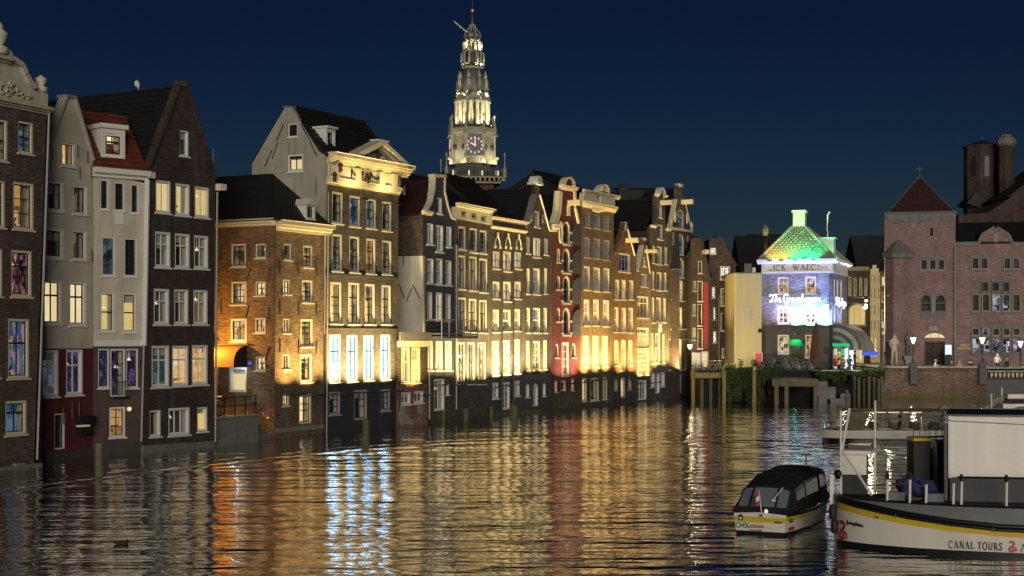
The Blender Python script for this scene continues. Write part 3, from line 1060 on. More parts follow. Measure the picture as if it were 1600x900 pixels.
h.part(MB().add([(-.35, -.35, ze), (h.len + .3, -.35, ze), (h.len + .3, 9.4, ze), (-.35, 9.4, ze), (h.len / 2, 1.9, zrd), (h.len / 2, 9.4, zrd)],
      [(0, 1, 4), (1, 2, 5, 4), (3, 0, 4, 5), (2, 3, 5), (3, 2, 1, 0)]), 'roof', 'tile_black')
h.body(431, 508, 350, 360, 9.4, 'brick_dark', left=False)
for px in (437, 466, 494):
    for py in (418, 480, 540, 612):
        h.anchor(px, py + (px - 437) * .04, .75)
u0, u1 = h.p(474, 330)[0], h.p(488, 330)[0]
z0, z1 = h.p(481, 345)[1], h.p(481, 321)[1]
m = MB().box(u0, u0 + .08, -.2, 1.2, z0, z1).box(u1 - .08, u1, -.2, 1.2, z0, z1).box(u0, u1, -.2, -.14, z0, z0 + .1)
m.prism([(u0 - .12, z1), (u1 + .12, z1), ((u0 + u1) / 2, z1 + .38)], -.28, 1.7)
h.part(m, 'dormer', 'trim_white')
s2 = Frame(h.A - h.V * .2, h.ang, h.emp)
s2.win(u0 + .09, u1 - .09, z0 + .11, z1 - .02, 'six', 'grey', 'frame_white', 'sash_dark', raw=True, name='dormer_window', curtains=False)
h.flood(446, 603, 240, (1, .70, .32))
h.flood(478, 604, 400, (1, .72, .34))
# the orange side wall
s = h.side(430, 155.5, 9.4)
fr = dict(fr='frame_cream', sa='sash_dark')
s.row([(361, 384, 381, 417)], 'six', 'dim', **fr)
s.row([(399, 415, 381, 403)], 'small', 'dim', **fr)
s.row([(361, 385, 440, 476)], 'six', 'room', **fr)
s.row([(398.5, 414.5, 440, 462)], 'small', 'warm', **fr)
s.row([(360, 385, 498, 534)], 'six', 'room', **fr)
s.row([(398, 414.5, 497, 520)], 'small', 'room', **fr)
s.row([(399, 414.5, 557, 579)], 'small', 'warm', **fr)
s.win(358, 385, 574, 613, 'one', 'cream', name='door', fr='frame_white', sa='frame_white', sill=False)
zz = s.p(400, 353)[1]
s.wall([(.3, -1), (9.35, -1), (9.35, zz), (.3, zz)], 'brick_ochre', 'gable_wall', 0, .3, raw=True)
s.cornice(330, 432, 343, 354, .3, 'trim_cream', steps=2)
for px, py, ln in ((346, 395, 0), (390, 392, 0), (421, 392, 0), (346, 480, 0), (389, 428, .1), (421, 430, 0), (387, 487, .1), (420, 490, 0), (418, 552, .15)):
    s.anchor(px, py, .7, ln)
# awning over the door
u0, u1 = s.p(346, 545)[0], s.p(386, 545)[0]
zt, zb = s.p(366, 540)[1], s.p(366, 573)[1]
m = MB()
rows = []
for k in range(9):
    t = math.pi / 2 * k / 8
    rows.append([(u0, -1.15 * math.sin(t), zb + (zt - zb) * (.25 + .75 * math.cos(t))), (u1, -1.15 * math.sin(t), zb + (zt - zb) * (.25 + .75 * math.cos(t)))])
rows.append([(u0, -1.17, zb), (u1, -1.17, zb)])
m.grid(rows)
aw = s.part(m, 'awning', 'orange_canvas', True, False)
m = MB()
for q in (u0, u1):
    m.add([(q, r[0][1], r[0][2]) for r in rows] + [(q, 0, zb)], [tuple(range(len(rows) + 1))])
m.build('awning_side', 'canvas_black', aw, fix=False)
s.part(MB().box(u0 - .1, u1 + .25, -.25, .0, zt + .02, zt + .1), 'awning_box', 'wood_old')
uu, vv = s.p(386, 588)
lp = s.W @ Vector((u1 - .12, -.62, zb + .06))
point(lp, 28, (.62, .82, 1.0), .08)
s.part(MB().lathe([(.03, vv + .62), (.08, vv + .66), (.08, vv + .76), (.03, vv + .8)], 8, uu + .35, -.22), 'door_lamp', 'neon_blue')
uu, vv = s.p(344, 536)
lp = s.W @ Vector((uu + .3, -1.9, vv + .1))
point(lp, 620, (1.0, .50, .11), .12)
s.part(MB().tube([(uu - .1, 0, vv + .2), (uu - .1, -1.05, vv + .25)], .03, 6).lathe([(.16, vv + .10), (.18, vv + .22), (.05, vv + .34)], 8, uu - .1, -1.05), 'bracket_lamp', 'iron_black')
s.part(MB().lathe([(.05, vv - .04), (.14, vv - .02), (.14, vv + .09)], 8, uu - .1, -1.05), 'lamp_glass', 'lamp_warm')
# ivy-like graffiti scrawls on the brick
gm = MB()
rnd = random.Random(3)
for k in range(7):
    px, py = 398 + k * 4.2, 618 + rnd.uniform(-8, 14)
    pts = []
    for j in range(9):
        uu, vv = s.p(px + rnd.uniform(-5, 5), py + rnd.uniform(-9, 9))
        pts.append((uu, -.012, vv))
    gm.tube(pts, .012, 4)
s.part(gm, 'graffiti', 'stone_light')
q_ = h.p(389, 268, 6.0)
h.part(MB().tube([(h.len / 2, 6.0, zrd - .1), (h.len / 2, 6.0, zrd + 1.6)], .02, 5).tube([(h.len / 2 - .3, 6.0, zrd + 1.2), (h.len / 2 + .3, 6.0, zrd + 1.2)], .012, 4).tube([(h.len / 2 - .22, 6.0, zrd + 1.0), (h.len / 2 + .22, 6.0, zrd + 1.0)], .012, 4), 'aerial', 'frame_grey')
DS = s

# courtyard quay between H3 and D
A, B = wl(334, 167.5), wl(404, 159.5)
ang = math.atan2(B.y - A.y, B.x - A.x)
e = thing('quay_terrace', 'small concrete quay terrace with iron railing below the orange wall', 'terrace', (A.x, A.y, 0), ang)
q = Frame(A, ang, e)
L = (B - A).length
zt = q.p(370, 652)[1]
q.part(MB().box(-.2, L, 0, 7.0, -1, zt), 'quay_wall', 'concrete')
q.part(MB().box(-.2, L + .06, -.06, .30, zt, zt + .07), 'coping', 'stone_light')
for k in range(5):
    q.part(MB().box(L + .01, L + 1.45, .15 + .32 * k, 6.8, -1 if k == 0 else .05 + .24 * k, .05 + .24 * (k + 1)), 'step', 'stone_grey')
# raised landing before the door
q.part(MB().box(.2, L - .2, 3.0, 6.9, zt, zt + .72), 'landing', 'brick_ochre')
q.part(MB().box(.1, L - .1, 2.85, 6.9, zt + .72, zt + .80), 'landing_slab', 'stone_light')
def railing(fr_, pts, zb, hgt, n, mat='iron_black', rails=2):
    m = MB()
    for a, b in zip(pts, pts[1:]):
        for k in range(rails):
            z = zb + hgt * (1 - k * .45)
            m.tube([(a[0], a[1], z), (b[0], b[1], z)], .025, 5)
        for k in range(n + 1):
            t = k / n
            x, y = a[0] + (b[0] - a[0]) * t, a[1] + (b[1] - a[1]) * t
            m.tube([(x, y, zb), (x, y, zb + hgt + .06)], .04, 6)
    return fr_.part(m, 'railing', mat)
railing(q, [(.1, .1), (L - .1, .1)], zt + .07, .95, 4)
railing(q, [(.3, 3.0), (L - .3, 3.0)], zt + .8, .95, 3)
QT, QTz, QTL = q, zt, L

# ================================================================ E: the house with pediment
h = House('dark brick house with a floodlit cream pediment and white gable end', 508, 148.2, 622, 137.5)
E = h
fr = dict(fr='frame_cream', sa='sash_dark')
h.row([(519, 536, 300, 349), (546, 563, 306, 354), (572, 588, 311, 357), (597, 612, 315, 361)], 'six', ['dark', 'blue', 'blue', 'dark'], **fr)
h.row([(518.5, 535, 366, 424), (546, 562, 369.6, 426), (572, 587, 373, 428), (597, 612, 376, 429)], 'tall', ['teal', 'dim', 'orange', 'dim'], **fr)
h.row([(516, 534, 441, 506), (544, 562, 442, 507), (570, 586, 444, 507), (596, 611, 446, 507)], 'tall', ['gold', 'warm', 'gold', 'cream'], curtains=True, **fr)
h.row([(514, 533, 523, 597), (542, 559, 524, 596), (568, 584, 524, 594), (594, 610, 523, 593)], 'tall', 'ice', curtains=False, **fr)
h.row([(514, 532, 612, 648), (595, 610, 608, 642)], 'six', 'dark', fr='frame_grey', sa='sash_dark')
h.win(553, 574, 609, 656, 'door', 'dark', 'frame_grey', 'sash_dark', name='door', sill=False)
h.wall([(507, 602), (621, 597), (623, 302), (511, 283)], 'brick_tan')
h.wall([(506, 700), (621, 688), (621, 597), (507, 602)], 'paint_ink', 'ground_floor_wall')
h.bar(508, 621, 430, 434, -.05, 0, 'paint_slate', 'string_course')
h.bar(508, 621, 513, 516, -.05, 0, 'paint_slate', 'string_course')
# entablature
h.cornice(510, 624, 285, 296, .25, 'trim_cream', 'architrave')
h.bar(512, 623, 266, 285, -.12, .25, 'trim_cream', 'frieze')
h.cornice(511, 636, 249, 267, .62, 'trim_cream', 'cornice', 4)
for px in (520, 555, 592, 612):
    h.bar(px - 4, px + 4, 268 + (px - 567) * .14 - 2, 290 + (px - 567) * .13 - 4, -.26, -.12, 'trim_cream', 'pilaster_block')
# garlands
for a, b in ((546, 563), (575, 592)):
    m = MB()
    pts = []
    for k in range(11):
        t = k / 10
        px = a + (b - a) * t
        u, v = h.p(px, 271 + (px - 567) * .13 + 9 * math.sin(math.pi * t) - 2)
        pts.append((u, -.17, v))
    m.tube(pts, .065, 7)
    for P in (pts[0], pts[-1]):
        m.tube([P, (P[0], P[1], P[2] - .40)], .07, 6, .035)
    h.part(m, 'garland', 'iron_black', True)
u, v = h.p(569, 279)
h.part(MB().lathe([(.05, v - .35), (.18, v - .2), (.2, v), (.1, v + .18), (.12, v + .28), (.02, v + .36)], 10, u, -.18), 'urn_relief', 'iron_black', True)
for px, py in ((525, 262), (618, 283), (516, 277), (625, 297)):
    u, v = h.p(px, py)
    h.part(MB().lathe([(.05, v - .32), (.13, v - .16), (.10, v), (.15, v + .14), (.06, v + .28)], 10, u, -.3), 'corner_bracket', 'iron_black', True)
# pediment
P0, P1, P2 = h.p(541, 251), h.p(628, 266), h.p(586, 226)
zb = h.p(585, 257)[1]
P0, P1 = (P0[0], zb), (P1[0], zb)
h.part(MB().prism([P0, P1, P2], -.05, .25), 'tympanum', 'paint_slate')
m = MB()
for a, b in ((P0, P2), (P1, P2)):
    a_, b_ = Vector(a), Vector(b)
    d = (b_ - a_).normalized()
    n = Vector((-d.y, d.x))
    if n.y < 0:
        n = -n
    m.prism([tuple(a_ - n * .05), tuple(b_ - n * .05 + d * .05), tuple(b_ + n * .22 + d * .12), tuple(a_ + n * .22 - d * .25)], -.62, .3)
    m.prism([tuple(a_ - n * .22), tuple(b_ - n * .22), tuple(b_ - n * .04), tuple(a_ - n * .04)], -.35, .2)
h.part(m, 'raking_cornice', 'trim_cream')
for px, py in ((571, 247), (596, 255)):
    u, v = h.p(px, py)
    rim = [(u + .28 * math.cos(t * math.pi / 6), v + .42 * math.sin(t * math.pi / 6)) for t in range(12)]
    inn = [(u + .18 * math.cos(t * math.pi / 6), v + .30 * math.sin(t * math.pi / 6)) for t in range(12)]
    o = h.part(MB().ring(rim, inn, -.14, -.04), 'oval_window', 'trim_cream')
    MB().prism(inn, -.07, -.055).build('pane', 'sash_dark', o)
    h.part(MB().box(u + .45, u + .95, -.08, -.06, v - .35, v + .35), 'lattice_panel', 'stone_light')
# main roof with ridge along the street
GD = 5.1
zr = h.p(510, 243)[1]
rise = 2.85
h.roof_eave(509, 626, 252, rise, GD, 'tile_black', -.1)
h.body(511, 623, 285, 303, GD, 'brick_dark', left=False)
s = h.side(508, 148.2, GD)
s.row([(450, 465, 193, 214)], 'one', 'dark', fr='frame_white', sa='sash_dark')
s.row([(449.5, 473.5, 241, 268)], 'case2', 'cream', fr='frame_white', sa='sash_dark', curtains=False)
zc = zr
s.wall([(0, -1), (GD, -1), (GD, zc), (GD - .45, zc + .25), (GD / 2 + .22, zc + rise), (GD / 2 - .22, zc + rise), (.0, zc - .2)], 'render_gable', 'gable_wall', 0, .3, raw=True)
s.bar(440, 458, 279, 297, -.05, 0, 'render_white', 'blind_window')
for px, py, ln in ((438, 207, -.25), (478, 207, .3), (430, 235, -.2), (490, 232, .25), (494, 292, 0), (420, 247, -.25)):
    s.anchor(px, py, .9, -ln)
s.part(MB().box(GD / 2 - .28, GD / 2 + .28, -.06, .4, zc + rise, zc + rise + .1), 'gable_cap', 'stone_grey')
# dormers on the street side
def dormer(h, px0, px1, py0, py1, y, mat='trim_white', gl='dark', pedi=False, back=2.4):
    f2 = Frame(h.A + h.V * y, h.ang, h.emp)
    u0, u1 = f2.p(px0, (py0 + py1) / 2)[0], f2.p(px1, (py0 + py1) / 2)[0]
    z1, z0 = f2.p((px0 + px1) / 2, py0)[1], f2.p((px0 + px1) / 2, py1)[1]
    f2.win(u0 + .12, u1 - .12, z0 + .1, z1 - .16, 'one', gl, mat, 'sash_dark', raw=True, name='dormer_window', curtains=False, sill=False)
    m = MB().box(u0, u0 + .1, 0, back, z0, z1).box(u1 - .1, u1, 0, back, z0, z1).box(u0 - .08, u1 + .08, -.15, back + .2, z1, z1 + .12)
    m.box(u0 + .1, u1 - .1, 0, .05, z0, z0 + .09).box(u0 + .1, u1 - .1, 0, .05, z1 - .15, z1)
    if pedi:
        m.prism([(u0 - .1, z1 + .12), (u1 + .1, z1 + .12), ((u0 + u1) / 2, z1 + .45)], -.1, back)
    f2.part(m, 'dormer', mat)
dormer(h, 510, 524, 201, 236, .5, back=1.4)
dormer(h, 590, 604, 222, 240, .9, back=1.2)
u, v = h.p(560, 200, 4.5)
u = h.p(558, 200, 2.6)[0]
zq = h.p(558, 197, 2.6)[1]
h.part(MB().box(u - .55, u + .55, 2.4, 3.0, zq - 1.2, zq - .1).box(u - .62, u + .62, 2.32, 3.08, zq - .1, zq), 'chimney', 'brick_dark')
for px in (520, 548, 575, 600):
    h.flood(px, 602.5 - (px - 508) * .04, 470, (1, .84, .56))
h.flood(545, 300, 62, (1, .80, .42), size=120)
h.flood(596, 308, 62, (1, .80, .42), size=120)
h.pipe(511, 300, 508, 680, .04, 'frame_grey')
# ================================================================ low extension between E and F
h = House('low red brick extension with peeling plaster and a flat balustraded roof', 622, 137.9, 668, 134)
h.row([(627, 641, 543, 598), (643, 657, 543, 598)], 'tall1', 'gold', fr='frame_cream', sa='frame_cream')
h.row([(627, 642, 613, 632), (647, 662, 611, 630)], 'case2', 'grey', fr='frame_white', sa='frame_white', curtains=False)
h.wall([(622, 602), (668, 600), (669, 533), (622, 538)], 'brick_tan')
h.wall([(622, 690), (668, 684), (668, 600), (622, 602)], 'brick_ruin', 'ground_floor_wall')
m = MB()
rr = random.Random(5)
for cx_, cy_, ax, ay in ((628, 648, 5, 16), (634, 656, 7, 8), (641, 660, 6, 5), (656, 640, 4, 8)):
    pts = []
    for k in range(11):
        t = 2 * math.pi * k / 11
        q = rr.uniform(.75, 1.15)
        pts.append(h.p(cx_ + ax * q * math.cos(t), cy_ + ay * q * math.sin(t)))
    m.prism(pts, -.025 - .003 * ax, .0)
h.part(m, 'plaster_patch', 'stone_light')
h.cornice(621, 669, 533, 542, .22, 'trim_cream')
h.bar(621, 669, 519, 533, -.25, -.10, 'stone_grey', 'parapet')
h.body(622, 668, 536, 533, 3.4, 'brick_dark')
u0, u1 = h.p(622, 533)[0], h.p(668, 533)[0]
z = h.p(645, 532)[1]
h.part(MB().box(u0 + .01, u1 - .01, -.09, 3.4, z - .3, z - .02), 'roof', 'lead')
h.flood(643, 606, 320, (1, .76, .36))
h.pipe(669, 540, 669, 655, .05, 'frame_grey')
h.anchor(643, 524, .3)

# ================================================================ F: dark purple neck gable
h = House('dark purple painted house with a white edged neck gable and balcony', 661, 133.2, 711, 128)
Fh = h
fr = dict(fr='frame_white', sa='frame_white')
h.row([(683, 691, 309, 334)], 'one', 'grey', **fr)
h.row([(667, 677.5, 349, 382), (681, 693, 352, 394), (697, 706, 354, 386)], 'cross', ['dark', 'dark', 'dark'], **fr)
h.row([(667, 678, 404, 443), (681, 692, 404, 445), (696, 706, 407, 446)], 'mid', ['dark', 'grey', 'dark'], curtains=True, **fr)
h.row([(667, 676, 456, 500), (681, 691.5, 457, 501), (696, 705, 459, 502)], 'mid', ['grey', 'cream', 'grey'], curtains=True, **fr)
h.row([(667, 676.5, 533, 579), (681, 692, 533, 579), (695.5, 706, 533, 579)], 'sash', ['gold', 'gold', 'gold'], curtains=True, **fr)
h.win(678, 695, 592, 642, 'door', 'grey', name='door', sill=False, **fr)
h.row([(697, 702, 600, 617)], 'one', 'grey', **fr)
h.wall([(664, 588), (711, 584), (711, 347), (705, 340), (699, 322), (694, 300), (694, 276), (679, 275), (678, 297), (673, 318), (666, 331), (661, 334)], 'paint_navy')
h.wall([(668, 690), (711, 680), (711, 584), (664, 588)], 'stone_block', 'ground_floor_wall')
h.coping([(666, 331), (673, 318), (678, 297), (679, 276)], .13, 'trim_stone')
h.coping([(694, 276), (694, 300), (699, 322), (705, 340), (711, 343)], .13, 'trim_stone')
h.coping([(677, 275), (696, 276)], .2, 'trim_stone')
h.cornice(659, 674, 330, 336, .2, 'trim_cream', 'shoulder_stone', 2)
h.roof((664, 336), (711, 346), (686, 284), 11, 'tile_maroon', .3)
h.body(661, 711, 336, 347, 11, 'brick_dark')
s = h.side(661, 133.2, 11)
zz = s.p(650, 348)[1]
zm = s.p(650, 400)[1]
s.wall([(7.2, zm), (10.98, zm), (10.98, zz + .3), (8.2, zz), (7.2, zz - 1)], 'brick_tan', 'gable_wall', -.02, .3, raw=True)
s.wall([(3, -1), (11, -1), (11, zm), (3, zm)], 'render_cream', 'rendered_side_wall', -.03, .3, raw=True)
for px, py, ln in ((628, 455, -.2), (640, 460, .2), (651, 456, -.25), (631, 405, 0)):
    s.anchor(px, py, .9, ln)
# balcony
u0, u1 = h.p(667, 528)[0], h.p(724, 528)[0]
zb, zt = h.p(695, 529)[1], h.p(695, 500)[1]
m = MB().box(u0, u1, -1.1, 0, zb, zb + .14)
bl = h.part(m, 'balcony', 'stone_grey')
m = MB()
for z in (zt, zb + .3):
    m.tube([(u0, 0, z), (u0, -1.05, z), (u1, -1.05, z), (u1, 0, z)], .035, 5)
for k in range(6):
    t = u0 + (u1 - u0) * k / 5
    m.tube([(t, -1.05, zb), (t, -1.05, zt + .05)], .045, 5)
m.build('balcony_rail', 'frame_grey', bl)
m = MB()
for k in range(46):
    t = u0 + (u1 - u0) * k / 45
    m.tube([(t, -1.05, zb + .1), (t, -1.05, zt)], .012, 4, cap=False)
m.build('baluster', 'iron_black', bl)['kind'] = 'stuff'
h.flood(671, 590, 130, (1, .78, .42))
h.flood(686, 590, 150, (1, .80, .45))
h.flood(701, 590, 150, (1, .80, .45))

# ================================================================ G
h = House('dark brick house with a cream attic band of three square windows', 711, 128, 768, 121.5)
fr = dict(fr='frame_cream', sa='sash_dark')
h.row([(716.6, 728, 354, 390), (734, 746, 356.6, 394), (749.6, 761, 360, 396)], 'sash', 'dark', **fr)
h.row([(716, 728, 399, 452), (733, 745.5, 401, 454), (749, 762, 404, 457)], 'tall1', ['dim', 'orange', 'dim'], curtains=True, **fr)
h.row([(716, 729, 465, 518), (732.5, 745, 467, 519), (748.5, 761, 469, 520)], 'tall1', ['dim', 'gold', 'gold'], curtains=True, **fr)
h.row([(715, 727, 535, 600), (731, 742, 535, 600), (747, 759, 535, 600)], 'sash', ['gold', 'dim', 'gold'], curtains=True, **fr)
h.wall([(711, 597), (768, 592), (769, 352), (711, 341)], 'brick_grey')
h.wall([(711, 680), (768, 670), (768, 617), (711, 620)], 'stone_block', 'quay_stone_wall')
h.wall([(711, 620), (768, 617), (768, 592), (711, 597)], 'paint_ink', 'ground_floor_wall')
f2 = Frame(h.A, h.ang, h.emp)
f2.row([(720, 729.5, 330, 340), (735.6, 746, 333, 343), (751, 760.5, 337, 347)], 'one', 'dark', fr='trim_cream', sa='sash_dark', sill=False, curtains=False)
f2.wall([(712, 341), (769, 352), (769, 334), (712, 323)], 'trim_cream', 'attic_band', -.05, .35)
h.cornice(712, 770, 322, 330, .3, 'trim_cream')
h.roof_eave(712, 769, 331, 2.4, 8, 'tile_black', .3)
h.body(711, 768, 340, 350, 10, 'brick_dark')
for px in (720, 737, 755):
    h.flood(px, 598 - (px - 711) * .06, 520, (1, .82, .50))
h.pipe(711, 383, 711, 640, .05, 'frame_grey')

# ================================================================ H
h = House('dark brick house with a double cream cornice and three pointed hood arches', 768, 121.5, 820, 116)
fr = dict(fr='frame_cream', sa='frame_cream')
h.row([(770, 781, 393, 420), (786, 799, 393, 424), (803.6, 814.6, 394, 420)], 'mid', ['cream', 'warm', 'cream'], curtains=True, **fr)
h.row([(770, 781, 440, 467), (786, 798.5, 440, 471), (803, 814, 440, 467)], 'mid', ['cream', 'warm', 'warm'], curtains=True, **fr)
h.row([(770, 780, 484, 519), (786, 798, 484, 518), (803, 813, 483, 517)], 'midx', ['gold', 'dim', 'gold'], curtains=True, **fr)
h.row([(769, 780, 533, 586), (785, 797, 532, 585), (802.7, 812.5, 531, 583)], 'four', ['gold', 'gold', 'gold'], curtains=True, **fr)
h.row([(769, 779.5, 598, 623), (802.7, 812.5, 595, 619)], 'six', 'grey', fr='frame_white', sa='frame_white')
h.win(785, 797, 597, 640, 'door', 'grey', 'frame_white', 'frame_white', name='door', sill=False)
h.wall([(768, 592), (820, 586), (821, 352), (768, 342)], 'brick_grey')
h.wall([(768, 672), (820, 662), (820, 586), (768, 592)], 'paint_ink', 'ground_floor_wall')
h.cornice(767, 821, 343, 349, .32, 'trim_cream')
h.cornice(767, 821, 357, 361, .2, 'trim_cream', 'architrave', 2)
for px in (777, 793.5, 810):
    u, v = h.p(px, 387 - (793 - px) * .06)
    a = [(u - .40, v - .0), (u - .38, v + .30), (u - .22, v + .60), (u, v + .76), (u + .22, v + .60), (u + .38, v + .30), (u + .40, v)]
    h.part(MB().tube([(x, -.03, z) for x, z in a], .04, 5).box(u - .06, u + .06, -.12, 0, v + .72, v + 1.0).box(u - .47, u - .34, -.12, 0, v - .1, v + .08).box(u + .34, u + .47, -.12, 0, v - .1, v + .08), 'hood_arch', 'trim_cream')
h.roof_eave(768, 820, 346, 3.2, 8, 'tile_black', .3)
dormer(h, 752, 772, 329, 343, 1.0, 'trim_stone')
h.body(768, 820, 346, 350, 10, 'brick_dark')
for px in (774, 792, 808):
    h.flood(px, 593 - (px - 768) * .09, 500, (1, .82, .50))
h.pipe(783, 392, 783, 640, .04, 'iron_black')
h.pipe(801, 392, 801, 640, .04, 'iron_black')

# ================================================================ I
h = House('grey brick house with a slim pointed gable and white capped chimney', 820, 116, 862, 111)
fr = dict(fr='frame_cream', sa='frame_cream')
h.row([(835, 843.6, 330, 355)], 'one', 'grey', **fr)
h.row([(822.5, 828.5, 371, 396), (850, 856.6, 373, 398)], 'six', 'dark', **fr)
h.row([(833, 845, 372, 402)], 'case2', 'cream', **fr)
h.row([(822.5, 828, 419, 459), (833, 844, 419, 460), (850, 855, 419, 459)], 'mid', ['dim', 'dark', 'dim'], **fr)
h.row([(822.5, 828.5, 481, 520), (833, 844.5, 481, 520), (849, 855, 481, 520)], 'mid', ['grey', 'dim', 'dim'], curtains=True, **fr)
h.row([(822, 827.5, 533, 578), (833, 844, 533, 578), (849, 854.7, 532, 577)], 'sash', ['gold', 'dim', 'gold'], curtains=True, **fr)
h.row([(821.5, 827.5, 599, 621), (848, 853, 598, 619)], 'one', 'grey', arch=.2, fr='frame_white', sa='frame_white')
h.win(833, 841, 599, 635, 'mid', 'dark', 'frame_white', 'frame_white', arch=.15, name='door', sill=False)
h.wall([(820, 586), (862, 583), (862, 362), (858, 360), (843, 305), (843, 287), (836, 287), (836, 305), (823, 356), (820, 357)], 'brick_grey')
h.wall([(820, 662), (862, 652), (862, 583), (820, 586)], 'paint_ink', 'ground_floor_wall')
h.coping([(823, 356), (836, 305)], .1, 'stone_grey')
h.coping([(843, 305), (858, 360), (862, 361)], .1, 'trim_cream')
u, v = h.p(840, 288)
h.part(MB().box(u - .55, u + .55, -.25, .6, v - .05, v + .12).prism([(u + .5 * math.cos(math.pi * k / 8), v + .12 + .5 * math.sin(math.pi * k / 8)) for k in range(9)], -.2, .5), 'gable_cap', 'trim_white')
for px in (830, 848):
    u, v = h.p(px, 340 + (px - 840) * .1)
    h.part(MB().ring([(u + .2 * math.cos(k * math.pi / 6), v + .36 * math.sin(k * math.pi / 6)) for k in range(12)], [(u + .12 * math.cos(k * math.pi / 6), v + .26 * math.sin(k * math.pi / 6)) for k in range(12)], -.08, .0), 'oval_ornament', 'stone_grey')
h.roof((820, 358), (862, 362), (840, 296), 11, 'tile_black', .35)
h.body(820, 862, 357, 362, 11, 'brick_dark')
for px in (828, 848):
    h.flood(px, 584.5, 420, (1, .82, .50))

# ================================================================ J: red warehouse
h = House('narrow red painted warehouse with arched loading doors and slate shutters', 862, 111, 906, 107.5)
fr = dict(fr='trim_cream', sa='sash_dark')
for y0, y1 in ((346, 382), (388, 427), (431, 474), (481, 524)):
    h.win(879.5, 891, y0, y1, 'mid', 'dark', arch=.3, name='loading_door', sill=True, curtains=False, **fr)
    # the leaf folded back against the wall
    u0, u1 = h.p(893.5, (y0 + y1) / 2)[0], h.p(905.5, (y0 + y1) / 2)[0]
    vb, vt = h.p(899, y1)[1], h.p(899, y0 + 2)[1]
    pts = [(u0, vb), (u1, vb), (u1, vt - .05)] + [(u1 - (u1 - u0) * math.sin(k * math.pi / 16), vt - (u1 - u0) * .7 * (1 - math.cos(k * math.pi / 16))) for k in range(1, 9)]
    h.part(MB().prism(pts, -.07, -.01), 'shutter', 'shutter_slate')
    if y0 > 350:
        h.win(869.5, 875.5, y0, y0 + 22, 'small', 'warm' if y0 < 400 else 'dim', arch=.3, fr='trim_cream', sa='sash_dark')
    for px in (878.5, 892):
        for py in (y1 - 3, (y0 + y1) / 2):
            h.bar(px - 1, px + 1, py - 1.6, py + 1.6, -.06, 0, 'trim_cream', 'quoin')
h.row([(867.5, 873, 537, 559), (893.5, 899.5, 536, 559)], 'small', 'dim', arch=.3, **fr)
h.win(878, 889, 535, 587, 'four', 'dark', 'frame_cream', 'frame_cream', sill=True, fw=.12)
h.row([(866.5, 871, 593, 612), (892, 897, 591, 610)], 'one', 'dim', arch=.2, fr='trim_cream', sa='frame_cream')
h.win(876, 884.5, 594, 625, 'mid', 'dark', 'trim_cream', 'frame_cream', arch=.15, name='door', sill=False)
h.wall([(862, 590), (906, 584), (906, 352), (901, 349), (897, 325), (895.5, 297), (875.5, 296), (874.5, 325), (868, 352), (862, 353)], 'brick_red')
h.wall([(862, 614), (906, 608), (906, 584), (862, 590)], 'paint_oxblood', 'ground_floor_wall')
h.wall([(862, 652), (906, 648), (906, 608), (862, 614)], 'stone_block', 'plinth', -.03)
h.coping([(866, 352), (872, 332), (874.5, 300)], .5, 'trim_cream', 'gable_scroll', -.18, .3)
h.coping([(896, 300), (897.5, 326), (902, 349)], .2, 'trim_cream', 'gable_scroll', -.18, .3)
h.cornice(873, 899, 291, 298, .3, 'trim_cream', 'neck_cornice')
u, v = h.p(886, 292)
arc = lambda r0: [(u + .9 * r0 * math.cos(math.pi * k / 10), v + .75 * r0 * math.sin(math.pi * k / 10)) for k in range(11)]
h.part(MB().ring(arc(1), arc(.78), -.3, .2), 'segmental_crest', 'trim_cream')
h.part(MB().prism(arc(.8), -.1, .15), 'crest_panel', 'brick_red')
h.cornice(861, 869, 351, 362, .3, 'trim_cream', 'shoulder_stone', 2)
u, v = h.p(875.5, 363)
h.part(MB().ring([(u + .28 * math.cos(k * math.pi / 7), v + .85 * math.sin(k * math.pi / 7)) for k in range(14)], [(u + .15 * math.cos(k * math.pi / 7), v + .62 * math.sin(k * math.pi / 7)) for k in range(14)], -.1, 0), 'oval_ornament', 'trim_cream')
h.bar(885.5, 890, 321, 337, -.06, 0, 'trim_cream', 'hoist_plate')
h.hoist(886, 904, 314, 321)
h.roof((862, 356), (906, 356), (886, 304), 11, 'tile_black', .35)
h.body(862, 906, 354, 353, 11, 'brick_dark')
h.flood(873, 590, 300, (1, .62, .58))
h.flood(895, 588, 300, (1, .62, .58))

# ================================================================ K
h = House('yellow brick house with a sculpted cream attic and arched crest', 906, 107.5, 958, 102.5)
fr = dict(fr='frame_grey', sa='frame_grey')
h.row([(914, 923, 333, 355), (928, 938, 335, 357), (943, 952.5, 337, 360)], 'sash3', 'dark', **fr)
h.row([(913, 922, 371, 402), (928, 938, 373, 404), (943, 952.5, 375, 406)], 'sash3', 'dark', **fr)
fr = dict(fr='frame_cream', sa='frame_grey')
h.row([(912, 922, 416, 453), (927, 938, 418, 455), (943, 952.5, 419, 456)], 'sash3', ['dim', 'dim', 'dark'], curtains=True, **fr)
fr = dict(fr='frame_cream', sa='frame_cream')
h.row([(912, 921, 468, 509), (926.7, 936, 468, 509), (942, 952, 469, 510)], 'sash3', 'dark', curtains=True, **fr)
h.row([(911, 920.7, 525, 574), (926, 935.6, 525, 574), (940.7, 950, 525, 573)], 'fine', ['gold', 'gold', 'gold'], curtains=False, **fr)
h.row([(909.5, 917, 590, 627), (922.7, 936, 590, 626), (941.6, 949, 589, 624)], 'one', ['cream', 'dim', 'dark'], arch=.12, fr='frame_cream', sa='sash_dark')
h.wall([(906, 586), (958, 580), (959, 328), (909, 320)], 'brick_yellow')
h.wall([(905, 648), (958, 642), (958, 580), (906, 586)], 'stone_block', 'ground_floor_wall')
f2 = Frame(h.A, h.ang, h.emp)
